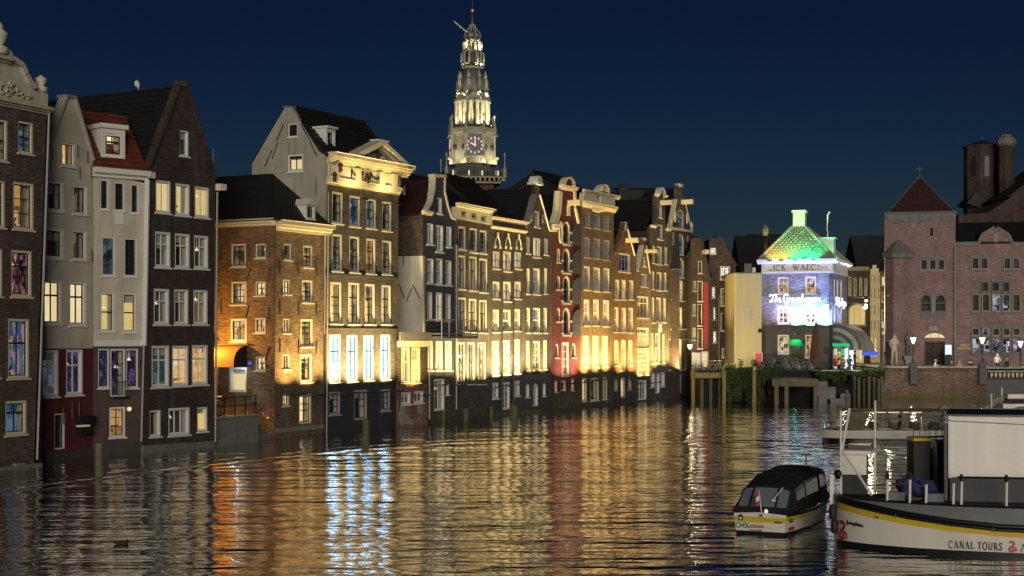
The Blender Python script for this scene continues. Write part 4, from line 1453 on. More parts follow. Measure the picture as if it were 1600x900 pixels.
f2.win(932, 938, 304, 316, 'one', 'dark', 'trim_cream', 'sash_dark', sill=False, curtains=False)
f2.wall([(910, 320), (960, 328), (960, 309), (951, 306), (950, 296), (946, 290), (938, 290), (934, 296), (933, 303), (922, 299), (912, 301)], 'trim_cream', 'attic', -.06, .4)
h.cornice(909, 961, 319, 328, .28, 'trim_cream')
h.cornice(935, 966, 303, 309, .22, 'trim_cream', 'attic_cornice', 2)
h.cornice(910, 934, 298, 303, .22, 'trim_cream', 'attic_cornice', 2)
u, v = h.p(942, 300)
arc = lambda r0: [(u + .8 * r0 * math.cos(math.pi * k / 10), v + .62 * r0 * math.sin(math.pi * k / 10)) for k in range(11)]
h.part(MB().ring(arc(1), arc(.72), -.28, .2), 'arched_crest', 'trim_cream')
m = MB()
for k in range(5):
    u, v = h.p(926 + k * 4, 327 + abs(k - 2) * -1)
    m.tube([(u + .16 * math.cos(t), -.1, v - .1 + .16 * math.sin(t)) for t in [j * .8 for j in range(9)]], .05, 5)
h.part(m, 'carving', 'trim_cream')
h.roof_eave(906, 958, 314, 2.2, 8, 'tile_black', .5)
h.body(906, 958, 318, 326, 10, 'brick_dark')
for px in (913, 930, 946):
    h.flood(px, 586 - (px - 906) * .1, 640, (1, .74, .33))

# ================================================================ L
h = House('orange brick house with a small stepped spire gable', 958, 102.5, 994, 98.5)
fr = dict(fr='frame_cream', sa='frame_grey')
h.win(967, 984.6, 396, 425, 'cross3', 'violet', **fr)
h.row([(961, 968, 437, 468), (971, 978, 437, 468), (983, 990, 438, 468)], 'mid', ['violet', 'cream', 'grey'], fr='frame_cream', sa='frame_cream')
h.row([(960, 966.7, 480, 519), (971, 978.5, 481, 519), (982, 989.6, 481, 520)], 'mid', ['grey', 'warm', 'dim'], curtains=True, fr='frame_cream', sa='frame_cream')
h.row([(959.5, 966.7, 531, 571), (981.6, 988.5, 531, 570)], 'four', ['gold', 'gold'], arch=.12, fr='frame_cream', sa='frame_cream')
h.win(970, 978, 531, 581, 'four', 'dim', 'frame_cream', 'frame_cream', name='door', sill=False, arch=.1)
h.row([(959.5, 965.5, 591, 610), (981, 987, 590, 609)], 'one', 'dim', arch=.4, fr='frame_grey', sa='frame_grey')
h.win(970, 977, 589, 622, 'one', 'warm', 'frame_grey', 'frame_grey', arch=.1, name='door', sill=False)
h.wall([(958, 583), (994, 580), (994, 400), (991, 399), (980, 358), (979.5, 348), (975.5, 348), (974.5, 357), (962, 395), (958, 395)], 'brick_orange')
h.wall([(958, 645), (994, 638), (994, 580), (958, 583)], 'brick_grey', 'ground_floor_wall')
h.coping([(962, 395), (974.5, 357)], .14, 'brick_orange')
h.coping([(980, 358), (991, 399)], .14, 'trim_cream')
u, v = h.p(977.5, 349)
h.part(MB().box(u - .2, u + .2, -.1, .4, v - .6, v + .12), 'gable_cap', 'stone_light')
h.hoist(977, 993, 373, 379)
h.roof((958, 398), (994, 402), (977, 360), 11, 'tile_black', .3)
h.body(958, 994, 396, 400, 11, 'brick_dark')
h.flood(968, 585, 480, (1, .70, .30))
h.flood(986, 583, 480, (1, .70, .30))

# ================================================================ M
h = House('very narrow yellow stone house with broad banded windows and thin gable', 994, 98.5, 1017, 96)
fr = dict(fr='frame_cream', sa='frame_cream')
h.win(1001.5, 1011, 428, 448, 'case2', 'grey', **fr)
h.win(1004, 1009, 402, 416, 'one', 'dim', **fr)
for y0, y1, gl in ((463, 497, 'dim'), (512, 544, 'gold'), (548, 586, 'gold')):
    h.win(996, 1013.5, y0, y1, 'cross3' if y0 != 548 else 'grid', gl, **fr)
h.win(996.5, 1010.5, 594, 625, 'cross3', 'grey', 'frame_white', 'frame_white', name='door', sill=False)
h.wall([(994, 588), (1017, 585), (1017, 428), (1015, 427), (1009, 384), (1008.5, 373), (1005.5, 373), (1004.5, 384), (996, 424), (994, 425)], 'brick_warm')
h.wall([(994, 638), (1017, 634), (1017, 585), (994, 588)], 'paint_grey', 'ground_floor_wall')
h.coping([(996, 424), (1004.5, 384)], .12, 'trim_stone')
h.coping([(1009, 384), (1015, 427)], .12, 'trim_stone')
u, v = h.p(1007, 374)
h.part(MB().box(u - .2, u + .2, -.1, .3, v - .1, v + .12), 'gable_cap', 'trim_stone')
h.hoist(1007, 1018, 391, 395)
h.roof((994, 428), (1017, 430), (1007, 384), 11, 'tile_black', .3)
h.body(994, 1017, 426, 429, 11, 'brick_dark')
h.flood(999, 590, 360, (1, .78, .38))
h.flood(1011, 589, 360, (1, .78, .38))

# ================================================================ N
h = House('tan brick house with a tall squared neck gable and round cream crest', 1017, 96, 1045, 93)
fr = dict(fr='frame_cream', sa='frame_grey')
h.win(1029.5, 1034.5, 322, 340, 'one', 'grey', 'trim_cream', 'trim_cream')
h.win(1027, 1035.5, 351, 374, 'one', 'grey', **fr)
h.row([(1019, 1023.6, 384, 411), (1026.5, 1034.5, 385, 413), (1038, 1042.5, 386, 413)], 'one', ['dark', 'grey', 'grey'], **fr)
h.row([(1018.5, 1022.5, 424, 452), (1026, 1034, 425, 454), (1037, 1041.5, 426, 454)], 'one', ['dim', 'grey', 'grey'], **fr)
h.row([(1018.3, 1022.4, 465, 504), (1025.6, 1033, 465, 503), (1036, 1040.5, 466, 504)], 'mid', ['dim', 'dark', 'dim'], **fr)
h.row([(1017.6, 1021, 521, 568), (1024, 1031.5, 521, 568), (1035, 1038.5, 522, 567)], 'mid', ['gold', 'dim', 'gold'], **fr)
h.win(1016, 1023, 583, 605, 'case2', 'grey', 'frame_white', 'frame_white')
h.win(1024, 1031, 583, 615, 'mid', 'grey', 'frame_white', 'frame_white', name='door', sill=False)
h.win(1032, 1039, 582, 604, 'case2', 'grey', 'frame_white', 'frame_white')
h.wall([(1017, 574), (1045, 570), (1045, 358), (1040, 357), (1039, 305), (1024, 304), (1023.5, 354), (1017, 353)], 'brick_tan')
h.wall([(1017, 634), (1045, 630), (1045, 570), (1017, 574)], 'paint_slate', 'ground_floor_wall')
u, v = h.p(1031.5, 306)
arc = lambda r0: [(u + .85 * r0 * math.cos(math.pi * k / 10), v + .75 * r0 * math.sin(math.pi * k / 10)) for k in range(11)]
h.part(MB().ring(arc(1), arc(.70), -.28, .2), 'arched_crest', 'trim_cream')
h.part(MB().prism(arc(.75), -.05, .2), 'crest_panel', 'brick_tan')
h.cornice(1023, 1028, 303, 307, .2, 'trim_cream', 'neck_stone', 2)
h.cornice(1036, 1041, 305, 309, .2, 'trim_cream', 'neck_stone', 2)
h.cornice(1016, 1024, 352, 356, .2, 'trim_cream', 'shoulder_stone', 2)
h.cornice(1040, 1047, 357, 361, .2, 'trim_stone', 'shoulder_stone', 2)
h.hoist(1031, 1045, 314, 320)
u, v = h.p(1029.5, 511)
h.part(MB().lathe([(.05, v - .45), (.2, v - .2), (.12, v), (.22, v + .2), (.05, v + .45)], 10, u, -.1), 'gable_stone', 'trim_cream', True)
h.roof((1017, 358), (1045, 361), (1031, 312), 11, 'tile_black', .4)
h.body(1017, 1045, 356, 359, 11, 'brick_dark')
h.flood(1023, 576, 480, (1, .78, .40))
h.flood(1037, 574, 480, (1, .78, .40))

# ================================================================ O
h = House('end house of the row in brown brick with arched loading doors, slim neck gable', 1045, 93, 1082, 89.5)
O_ = h
fr = dict(fr='trim_cream', sa='sash_dark')
for y0, y1 in ((327, 358), (366, 398), (403, 434)):
    h.win(1058.5, 1068.5, y0, y1, 'mid', 'blue', arch=.3, name='loading_door', curtains=False, **fr)
h.row([(1049.5, 1054, 363, 381), (1072, 1076.5, 367, 385)], 'one', 'dark', fr='frame_grey', sa='sash_dark')
h.row([(1049.5, 1054, 402, 420), (1072, 1076.5, 405, 423)], 'one', 'dark', fr='frame_grey', sa='sash_dark')
fr = dict(fr='frame_cream', sa='frame_cream')
h.row([(1048.5, 1053, 438, 468), (1057, 1067, 438, 470), (1071, 1076, 440, 470)], 'mid', ['dim', 'cream', 'dim'], **fr)
h.row([(1048, 1052.5, 481, 514), (1057, 1066, 480, 514), (1070.5, 1075, 482, 514)], 'mid', ['dim', 'dim', 'dim'], **fr)
h.row([(1045.5, 1050, 530, 578), (1055.6, 1065, 530, 578), (1070, 1075, 530, 576)], 'mid', ['gold', 'cream', 'gold'], curtains=False, **fr)
h.win(1056.7, 1065, 585, 616, 'one', 'dark', 'frame_grey', 'sash_dark', name='door', sill=False)
h.wall([(1045, 580), (1082, 574), (1082, 362), (1080, 361), (1070, 315), (1068, 313), (1068, 290), (1058, 289), (1057, 312), (1048, 356), (1045, 357)], 'brick_tan')
h.wall([(1045, 630), (1082, 627), (1082, 574), (1045, 580)], 'paint_slate', 'ground_floor_wall')
h.coping([(1048, 356), (1057, 312)], .1, 'trim_cream')
h.coping([(1070, 315), (1080, 361)], .1, 'trim_cream')
u, v = h.p(1063, 290)
h.part(MB().box(u - .42, u + .42, -.12, .4, v - .1, v + .15), 'gable_cap', 'trim_stone')
h.bar(1047, 1081, 357, 361, -.1, 0, 'trim_cream', 'string_course')
h.hoist(1064, 1077, 313, 319)
for px, py in ((1054, 338), (1073, 341)):
    u, v = h.p(px, py)
    h.part(MB().ring([(u + .2 * math.cos(k * math.pi / 6), v + .55 * math.sin(k * math.pi / 6)) for k in range(12)], [(u + .1 * math.cos(k * math.pi / 6), v + .4 * math.sin(k * math.pi / 6)) for k in range(12)], -.1, 0), 'oval_ornament', 'trim_cream')
for px, py in ((1048, 352), (1080.5, 358)):
    u, v = h.p(px, py)
    h.part(MB().lathe([(.16, v - .1), (.1, v + .2), (.18, v + .4), (.03, v + .7)], 8, u, .0), 'finial', 'trim_cream', True)
h.roof((1045, 360), (1082, 364), (1063, 298), 11, 'tile_black', .4)
h.body(1045, 1082, 358, 363, 11, 'brick_tan')
h.flood(1050, 574, 560, (1, .80, .44))
h.flood(1066, 572, 560, (1, .80, .44))

# tall dark roofs and a chimney standing behind the lower gables
def back_roof(label, px0, px1, py_ridge, py_low, Y, mat='tile_black', chim=None):
    P0, P1 = at(px0, py_ridge, Y), at(px1, py_ridge, Y)
    e = thing('rear_house', label, 'house', (P0.x, P0.y, 0), 0, 'rear houses showing only their dark roofs')
    L = (P1.x - P0.x)
    zl = at(px0, py_low, Y - 4).z
    m = MB().slab((0, -4, zl), (L, -4, zl), (L, 0, P0.z), (0, 0, P0.z), .2).slab((0, 0, P0.z), (L, 0, P0.z), (L, 5, zl), (0, 5, zl), .2)
    m.build('roof', mat, e)
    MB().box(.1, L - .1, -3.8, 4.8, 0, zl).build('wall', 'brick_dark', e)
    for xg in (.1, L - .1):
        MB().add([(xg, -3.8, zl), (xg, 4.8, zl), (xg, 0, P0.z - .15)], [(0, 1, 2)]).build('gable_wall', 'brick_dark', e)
    if chim:
        x0, x1, y0 = chim
        a, b = at(x0, y0, Y - 1.5), at(x1, y0, Y - 1.5)
        MB().box(a.x - P0.x, b.x - P0.x, -2, -1, zl, a.z).box(a.x - P0.x - .1, b.x - P0.x + .1, -2.1, -.9, a.z - .9, a.z - .6).build('chimney', 'brick_grey', e)
    return e
back_roof('long black roof rising behind the orange gabled house, with chimney', 958, 1056, 294, 420, 141, chim=(967, 980, 287))
back_roof('black roof between the attic band house and the slim gabled house', 757, 836, 296, 372, 118)
back_roof('dark maroon roof behind the house with the pediment', 616, 668, 273, 368, 106, 'tile_maroon')
# ================================================================ church tower behind the row
K_ = 285 / F
tz = lambda py: CAMH + (HY - py) * K_
T = thing('church_tower', 'tall floodlit church tower with open lantern, clock face and onion spire', 'tower', (at(738, 0, 285).x, 285, 0), R(8))
pr = lambda px: px * K_
O8 = math.pi / 8
def oct_(name, prof, mat, n=8, smooth=False):
    return MB().lathe([(pr(r), tz(y)) for r, y in prof], n, rot=O8 if n == 8 else 0).build(name, mat, T, smooth=smooth)
oct_('brick_shaft', [(46, 560), (46, 291)], 'brick_tower', 4)
T.children[-1].rotation_euler = (0, 0, R(45))
T.children[-1].scale = (.92, .92, 1)
# blind arch in the brick
a = [(pr(1.0) + pr(13) * math.cos(math.pi * k / 10), tz(306) + pr(13) * math.sin(math.pi * k / 10)) for k in range(11)]
b = [(pr(1.0) + pr(10) * math.cos(math.pi * k / 10), tz(306) + pr(10) * math.sin(math.pi * k / 10)) for k in range(11)]
MB().ring(a, b, -pr(31.5), -pr(29)).build('blind_arch', 'tower_stone', T)
m = MB()
for (r, y0, y1) in ((40, 290, 287), (46, 282, 280)):
    q = pr(r)
    m.box(-q, q, -q, q, tz(y0), tz(y1))
m.build('gallery_cornice', 'tower_stone', T)
m = MB()
q = pr(43)
for k in range(13):
    t = -q + 2 * q * k / 12
    for s_ in (-1, 1):
        m.box(t - .16, t + .16, s_ * q - .3, s_ * q + .3, tz(287), tz(282.3))
        m.box(s_ * q - .3, s_ * q + .3, t - .16, t + .16, tz(287), tz(282.3))
m.build('corbel', 'tower_stone', T)['kind'] = 'stuff'
m = MB()
q = pr(45)
for s_ in (-1, 1):
    m.box(-q, q, s_ * q - .12, s_ * q + .12, tz(270.5), tz(269)).box(s_ * q - .12, s_ * q + .12, -q, q, tz(270.5), tz(269))
    m.box(-q, q, s_ * q - .12, s_ * q + .12, tz(280), tz(278.5)).box(s_ * q - .12, s_ * q + .12, -q, q, tz(280), tz(278.5))
    for k in range(23):
        t = -q + 2 * q * k / 22
        m.box(t - .1, t + .1, s_ * q - .1, s_ * q + .1, tz(279), tz(270)).box(s_ * q - .1, s_ * q + .1, t - .1, t + .1, tz(279), tz(270))
m.build('gallery_balustrade', 'tower_dark', T)['kind'] = 'stuff'
m = MB()
for sx_ in (-1, 1):
    for sy_ in (-1, 1):
        m.lathe([(.35, tz(282)), (.35, tz(268)), (.12, tz(264)), (.10, tz(250)), (.25, tz(247)), (.02, tz(243))], 8, sx_ * pr(45), sy_ * pr(45))
m.build('gallery_pinnacle', 'tower_stone', T)
# lamps glowing on the gallery
m = MB()
for x in (-34, -10, 10, 34):
    m.box(pr(x) - .3, pr(x) + .3, -pr(43.5), -pr(42.5), tz(279), tz(271))
m.build('gallery_lamp', 'lamp_soft', T)
oct_('skirt_roof', [(40, 280), (38, 272), (30, 262), (28, 256), (27, 249)], 'lead')
oct_('clock_stage', [(37, 258), (35, 250), (34, 216), (36, 211), (39, 209), (39, 206)], 'tower_stone')
# buttress piers and volutes at the corners
m = MB()
for k in range(8):
    t = 2 * math.pi * k / 8 + O8
    c, s_ = math.cos(t), math.sin(t)
    m.lathe([(pr(4.5), tz(258)), (pr(4), tz(250)), (pr(2.6), tz(244)), (pr(2.6), tz(218)), (pr(4), tz(214)), (pr(4), tz(209))], 8, pr(35.5) * c, pr(35.5) * s_)
m.build('corner_pier', 'tower_stone', T, smooth=True)
for k in (-1, 0, 1, 2):                        # four clock faces
    e_ = Matrix.Rotation(k * math.pi / 2, 4, 'Z')
    w_ = pr(14.5)
    y_ = -pr(34.2)
    c0 = tz(231)
    o = MB().box(-w_, w_, y_, y_ + .5, tz(248), tz(214)).build('clock', 'hull_black', T, e_)
    MB().prism([(-w_ * 1.25, tz(214)), (w_ * 1.25, tz(214)), (0, tz(205))], y_ - .5, y_ + .8).box(-w_ * 1.15, w_ * 1.15, y_ - .6, y_ + .3, tz(250.5), tz(247)).build('clock_pediment', 'tower_stone', o)
    m = MB()
    for j in range(12):
        t = 2 * math.pi * j / 12
        m.box(w_ * .8 * math.sin(t) - .14, w_ * .8 * math.sin(t) + .14, y_ - .1, y_ - .02, c0 + w_ * .8 * math.cos(t) - .2, c0 + w_ * .8 * math.cos(t) + .2)
    m.build('hour_mark', 'clock_mark', o)
    m = MB()
    for t, l_, wd in ((R(2), .82, .11), (R(-62), .55, .14)):
        d_ = Vector((math.sin(t), math.cos(t)))
        n_ = Vector((d_.y, -d_.x)) * wd
        a_, b_ = -d_ * .2, d_ * w_ * l_
        m.prism([tuple(Vector((0, c0)) + q_) for q_ in (a_ - n_, a_ + n_, b_ + n_ * .6, b_ - n_ * .6)], y_ - .16, y_ - .08)
    m.build('clock_hand', 'clock_hand', o)
m = MB()
for k in range(8):                              # little round lights in the canted walls
    if k % 2:
        t = -math.pi / 2 + k * math.pi / 4
        for s_ in (-1, 1):
            x, y = pr(34.3) * math.cos(t) * .93 - s_ * 1.0 * math.sin(t), pr(34.3) * math.sin(t) * .93 + s_ * 1.0 * math.cos(t)
            m.lathe([(.32, tz(237)), (.42, tz(235)), (.42, tz(231)), (.1, tz(228))], 8, x, y)
m.build('louvre', 'tower_dark', T)
oct_('lower_cornice', [(36, 208), (40, 206), (40, 203), (30, 201)], 'tower_stone')
m = MB()
R_ = pr(36)
for k in range(8):
    t0, t1 = 2 * math.pi * k / 8 + O8, 2 * math.pi * (k + 1) / 8 + O8
    a_, b_ = Vector((R_ * math.cos(t0), R_ * math.sin(t0))), Vector((R_ * math.cos(t1), R_ * math.sin(t1)))
    for z in (tz(199), tz(205)):
        m.tube([(a_.x, a_.y, z), (b_.x, b_.y, z)], .12, 5)
    for j in range(9):
        p_ = a_.lerp(b_, j / 8)
        m.tube([(p_.x, p_.y, tz(206)), (p_.x, p_.y, tz(199))], .09, 4, cap=False)
m.build('lantern_balustrade', 'tower_dark', T)['kind'] = 'stuff'
m = MB()
for k in range(8):
    t = 2 * math.pi * k / 8 + O8
    m.lathe([(.36, tz(208)), (.34, tz(197)), (.18, tz(194)), (.14, tz(186)), (.24, tz(184)), (.03, tz(180))], 6, R_ * math.cos(t), R_ * math.sin(t))
m.build('balustrade_pinnacle', 'tower_stone', T, smooth=True)
# open lantern: tall arched openings between columns
oct_('lantern_core', [(16, 203), (16, 153)], 'tower_stone')
m = MB()
for k in range(16):
    t = 2 * math.pi * k / 16 + math.pi / 16
    rr_ = pr(24.5)
    m.lathe([(.62, tz(203)), (.62, tz(199)), (.45, tz(197)), (.38, tz(164)), (.6, tz(161)), (.6, tz(157))], 8, rr_ * math.cos(t), rr_ * math.sin(t))
m.build('column', 'tower_stone', T, smooth=True)
m = MB()
for k in range(8):                              # carillon bells between them
    t = 2 * math.pi * k / 8 + O8 * 2
    for y in (168, 176, 184, 192):
        m.lathe([(.6, tz(y + 3)), (.5, tz(y + 1)), (.35, tz(y - 1)), (.1, tz(y - 2.4))], 8, pr(19.5) * math.cos(t), pr(19.5) * math.sin(t))
m.build('bell', 'tower_dark', T, smooth=True)
oct_('lantern_cornice', [(24, 161), (26, 158), (28, 156), (28, 153), (22, 151)], 'tower_stone')
for k in range(8):
    e_ = Matrix.Rotation(k * math.pi / 4, 4, 'Z')
    MB().prism([(-pr(10.5), tz(154)), (pr(10.5), tz(154)), (0, tz(146.5))], -pr(26.5), -pr(22)).build('lantern_pediment', 'tower_stone', T, e_)
oct_('dome', [(24, 152), (22, 146), (20.5, 138), (20.5, 130), (20, 122), (17, 114), (16, 108)], 'lead', 16, True)
m = MB()
for k in range(8):                              # scroll brackets up the dome
    t = 2 * math.pi * k / 8 + O8
    c, s_ = math.cos(t), math.sin(t)
    pts = [(23.5, 148), (24.5, 142), (22.5, 135), (23.5, 129), (21.5, 124)]
    m.tube([(pr(r_) * c, pr(r_) * s_, tz(y)) for r_, y in pts], .55, 6, .3)
    m.lathe([(.3, tz(124)), (.3, tz(118)), (.05, tz(112))], 6, pr(21.5) * c, pr(21.5) * s_)
m.build('scroll_bracket', 'tower_stone', T, smooth=True)
oct_('upper_gallery', [(17, 109), (19.5, 107), (19.5, 105.5), (14, 104)], 'tower_stone')
m = MB()
for k in range(24):
    t = 2 * math.pi * k / 24
    m.tube([(pr(18.6) * math.cos(t), pr(18.6) * math.sin(t), tz(106)), (pr(18.6) * math.cos(t), pr(18.6) * math.sin(t), tz(101))], .09, 4, cap=False)
m.lathe([(pr(18.2), tz(101)), (pr(19), tz(101)), (pr(19), tz(99.8)), (pr(18.2), tz(99.8))], 24)
m.build('upper_balustrade', 'tower_dark', T)['kind'] = 'stuff'
for nm, r_in, r_c, ylo, yhi in (('bell_stage', 9, 14, 104, 82), ('top_stage', 7, 11, 80, 64)):
    oct_(nm, [(r_in, ylo), (r_in, yhi)], 'tower_dark')
    m = MB()
    for k in range(8):
        t = 2 * math.pi * k / 8 + O8
        m.lathe([(.42, tz(ylo)), (.32, tz(ylo - 3)), (.26, tz(yhi + 3)), (.42, tz(yhi + .5))], 6, pr(r_c) * math.cos(t), pr(r_c) * math.sin(t))
        m.lathe([(.2, tz(ylo)), (.2, tz(yhi + 4)), (.02, tz(yhi + 1))], 5, pr(r_c + 4.5) * math.cos(t), pr(r_c + 4.5) * math.sin(t))
    m.build(nm + '_column', 'tower_stone', T, smooth=True)
    oct_(nm + '_cornice', [(r_c - 1, yhi + 2), (r_c + 2.5, yhi), (r_c + 2.5, yhi - 1.2), (r_c - 3, yhi - 2.5)], 'tower_stone')
oct_('onion_spire', [(9, 64), (11, 61), (13, 57), (12, 53), (8, 48), (4.5, 43), (2.6, 38), (1.7, 30), (1.2, 21)], 'lead', 16, True)
m = MB()
for k in range(8):
    t = 2 * math.pi * k / 8 + O8
    m.tube([(pr(r_ + .4) * math.cos(t), pr(r_ + .4) * math.sin(t), tz(y)) for r_, y in ((9, 64), (11, 61), (13, 57), (12, 53), (8, 48), (4.5, 43), (2.6, 38))], .13, 4)
m.build('spire_rib', 'tower_stone', T)
MB().lathe([(.08, tz(20.2)), (.34, tz(19)), (.42, tz(17)), (.34, tz(15)), (.06, tz(13.6))], 10).build('spire_ball', 'gilt', T, smooth=True)
MB().tube([(0, 0, tz(14)), (0, 0, tz(1))], .05, 5).build('vane_rod', 'iron_black', T)
MB().tube([(pr(-9), -pr(8), tz(52)), (pr(-30), -pr(10), tz(36))], .12, 6).build('flag_pole', 'tower_stone', T)
WT = (1, .90, .56)
tc = Vector((T.location.x, T.location.y, 0))
for ang_, pw in ((-150, 1.0), (-115, .7), (-65, .8), (-30, 1.0)):
    d_ = Vector((math.cos(R(ang_)), math.sin(R(ang_)), 0))
    spot(tc + d_ * pr(48) + Vector((0, 0, tz(268))), tc + d_ * pr(34) + Vector((0, 0, tz(228))), 1150 * pw, WT, 100, .4)
    spot(tc + d_ * pr(34.5) + Vector((0, 0, tz(199))), tc + d_ * pr(22) + Vector((0, 0, tz(170))), 4600 * pw, WT, 95, .3)
    spot(tc + d_ * pr(27.5) + Vector((0, 0, tz(152.6))), tc + d_ * pr(20) + Vector((0, 0, tz(130))), 1500 * pw, WT, 90, .3)
    spot(tc + d_ * pr(18) + Vector((0, 0, tz(103.8))), tc + d_ * pr(11) + Vector((0, 0, tz(88))), 1100 * pw, WT, 110, .2)
    spot(tc + d_ * pr(14) + Vector((0, 0, tz(79))), tc + d_ * pr(11) + Vector((0, 0, tz(62))), 900 * pw, WT, 110, .2)
# dark house standing before the tower's foot
back_roof('dark gabled roof below the church tower gallery', 682, 728, 281, 340, 150, 'tile_maroon')

# ================================================================ far bank: quay, jetty, platform
QZ = 2.58
m = MB().box(at(1094, 0, 131).x, at(1375, 0, 131).x, 131, 141, -1, QZ)
struct(m.build('quay', 'mud_black'))
# jetty beam with bicycles
def pile(px, ytop, d, wpx, mat, label, group='wooden piles along the far quay', name='wooden_pile', band=None, rough=True):
    P = wl(px, d)
    s_ = P.y / F
    r_ = wpx * s_ / 2
    zt_ = CAMH - (ytop - HY) * s_
    o = thing(name, label, 'pile', (P.x, P.y, 0), random.uniform(0, 3), group)
    MB().lathe([(r_ * 1.06, -1.2), (r_ * 1.03, .15), (r_ * .98, zt_ * .5), (r_, zt_ - .06), (r_ * .86, zt_)], 9, rot=.2).build('shaft', mat, o, smooth=False)
    if band:
        MB().lathe([(r_ * 1.07, zt_ * band[0]), (r_ * 1.07, zt_ * band[1])], 9, rot=.2).build('band', band[2], o)
    return o
pile(1083, 575, 99, 6, 'wood_yellow', 'short yellow pile at the left end of the jetty')
pile(1131.5, 579, 100.5, 6.5, 'wood_yellow', 'yellow lit pile where the jetty beam ends, left of the ivy')
pile(1178.5, 579, 101, 6, 'wood_yellow', 'brown lit pile standing in the middle of the ivy')
e = thing('jetty', 'wooden jetty deck carrying parked bicycles beside the end house', 'jetty', (at(1074, 0, 133).x, 130.5, 0), R(-6))
LJ = at(1140, 0, 128).x - e.location.x
zj = 2.42
MB().box(0, LJ, 0, 3.2, zj - .12, zj).build('deck', 'wood_yellow', e)
MB().box(0, LJ, -.12, .0, zj - .42, zj + .04).build('fascia_beam', 'wood_yellow', e)
for k in range(4):
    MB().tube([(LJ * (k + .3) / 4, .4, -1), (LJ * (k + .3) / 4, .4, zj - .13)], .14, 7).build('support', 'wood_old', e)
JET = e
# timber platform in front of the corner house
P0, P1 = wl(1207, 101), wl(1277, 101)
e = thing('timber_platform', 'low timber platform on piles in front of the corner house', 'platform', (P0.x, P0.y, 0), 0)
L = P1.x - P0.x
zp = CAMH - (592 - HY) * P0.y / F
MB().box(0, L, 0, 5, zp - .14, zp).build('deck', 'wood_old', e)
MB().box(-.05, L + .05, -.14, -.0, zp - .62, zp - .02).build('fascia_beam', 'wood_old', e)
for x in (.18, 1.0, L - .3):
    MB().box(x, x + .32, .02, .32, -1, zp - .15).build('support', 'wood_old', e)
for i, px in enumerate((1335, 1342, 1350, 1358, 1366, 1373, 1378)):
    pile(px, 588 + (i % 3) * 2, 98.5 + (i % 2), 4.2, 'wood_old', 'slim grey pile, %s from the left in the close row by the brick quay' % ('first', 'second', 'third', 'fourth', 'fifth', 'sixth', 'last')[i], 'close row of slim piles by the brick quay')
pile(1323, 609, 106, 6, 'wood_old', 'single mooring pile with a blue band before the far quay', None, 'mooring_post', (.35, .62, 'plastic_blue'))
# concrete steps and blocks under the terrace
e = thing('landing_blocks', 'broken grey stone landing under the terrace edge', 'landing', (at(1281, 0, 127).x, 127, 0), 0)
for (x, y, z0, z1, w_, d_) in ((0, .5, -1, .55, .7, .8), (.9, .2, -1, .35, .9, .9), (0, 1.4, -1, 1.3, 1.6, .8), (1.9, .9, -1, .75, .8, 1.2), (.2, 2.2, -1, 1.75, .9, .6)):
    MB().box(x, x + w_, y, y + d_, z0, z1).build('block', 'concrete', e)

# leaves
def leaves(name, spots, n, size, mat, parent, droop=0.5, seed=1):
    rn = random.Random(seed)
    m = MB()
    for k in range(n):
        x0, x1, y0, y1, z0, z1 = spots[rn.randrange(len(spots))]
        p = Vector((rn.uniform(x0, x1), rn.uniform(y0, y1), rn.uniform(z0, z1)))
        a = Vector((rn.gauss(0, 1), rn.gauss(0, 1), rn.gauss(0, .6) - droop)).normalized()
        b = a.cross(Vector((rn.gauss(0, 1), rn.gauss(0, 1), rn.gauss(0, 1)))).normalized()
        s_ = size * rn.uniform(.5, 1.4)
        m.add([p - a * s_, p + b * s_ * .45, p + a * s_, p - b * s_ * .45], [(0, 1, 2, 3)])
    return m.build(name, mat, parent, fix=False)
rn = random.Random(11)
def ivy(label, px0, px1, Y, ytop, ybot, n, seed, bush=0.5):
    P = at(px0, 0, Y)
    e = thing('hanging_ivy', label, 'plant', (P.x, Y, 0), 0)
    L = at(px1, 0, Y).x - P.x
    zt_, zb_ = at(px0, ytop, Y).z, at(px0, ybot, Y).z
    sp = []
    x = 0.0
    r2 = random.Random(seed)
    while x < L:
        w_ = r2.uniform(.15, .4)
        bot = zb_ + (zt_ - zb_) * (r2.random() ** 2) * .75
        for k in range(5):
            q0, q1 = bot + (zt_ - bot) * k / 5, bot + (zt_ - bot) * (k + 1) / 5
            t = .12 + .05 * k
            sp.append((x - .08, min(L, x + w_), -t - r2.uniform(0, .25), .0, q0, q1))
        if r2.random() < bush:
            sp.append((x, x + w_ * 1.6, -.5, .3, zt_, zt_ + r2.uniform(.2, .7)))
        x += w_
    leaves('foliage', sp, n, .085, 'leaf', e, .6, seed)
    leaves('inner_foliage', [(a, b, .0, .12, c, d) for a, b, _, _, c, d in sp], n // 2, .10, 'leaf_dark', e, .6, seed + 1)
    m = MB()
    for k in range(int(L * 3)):
        xx = r2.uniform(0, L)
        m.tube([(xx, .05, zt_), (xx + r2.uniform(-.1, .1), .02, (zt_ + zb_) / 2), (xx + r2.uniform(-.2, .2), .05, zb_ + .4)], .018, 4)
    m.build('stem', 'wood_old', e)
    return e
ivy('thick dark ivy hanging over the quay between the two yellow piles', 1135, 1176, 128.5, 574, 634, 5200, 21)
ivy('dark ivy hanging over the quay left of the timber platform', 1181, 1212, 128.2, 577, 634, 4000, 22)
ivy('dense green fringe of ivy under the lit terrace edge', 1275, 1345, 129.5, 580, 597, 3600, 23, .2)
ivy('short bright ivy fringe sloping up to the brick quay', 1340, 1382, 131, 577, 595, 2200, 24, .3)

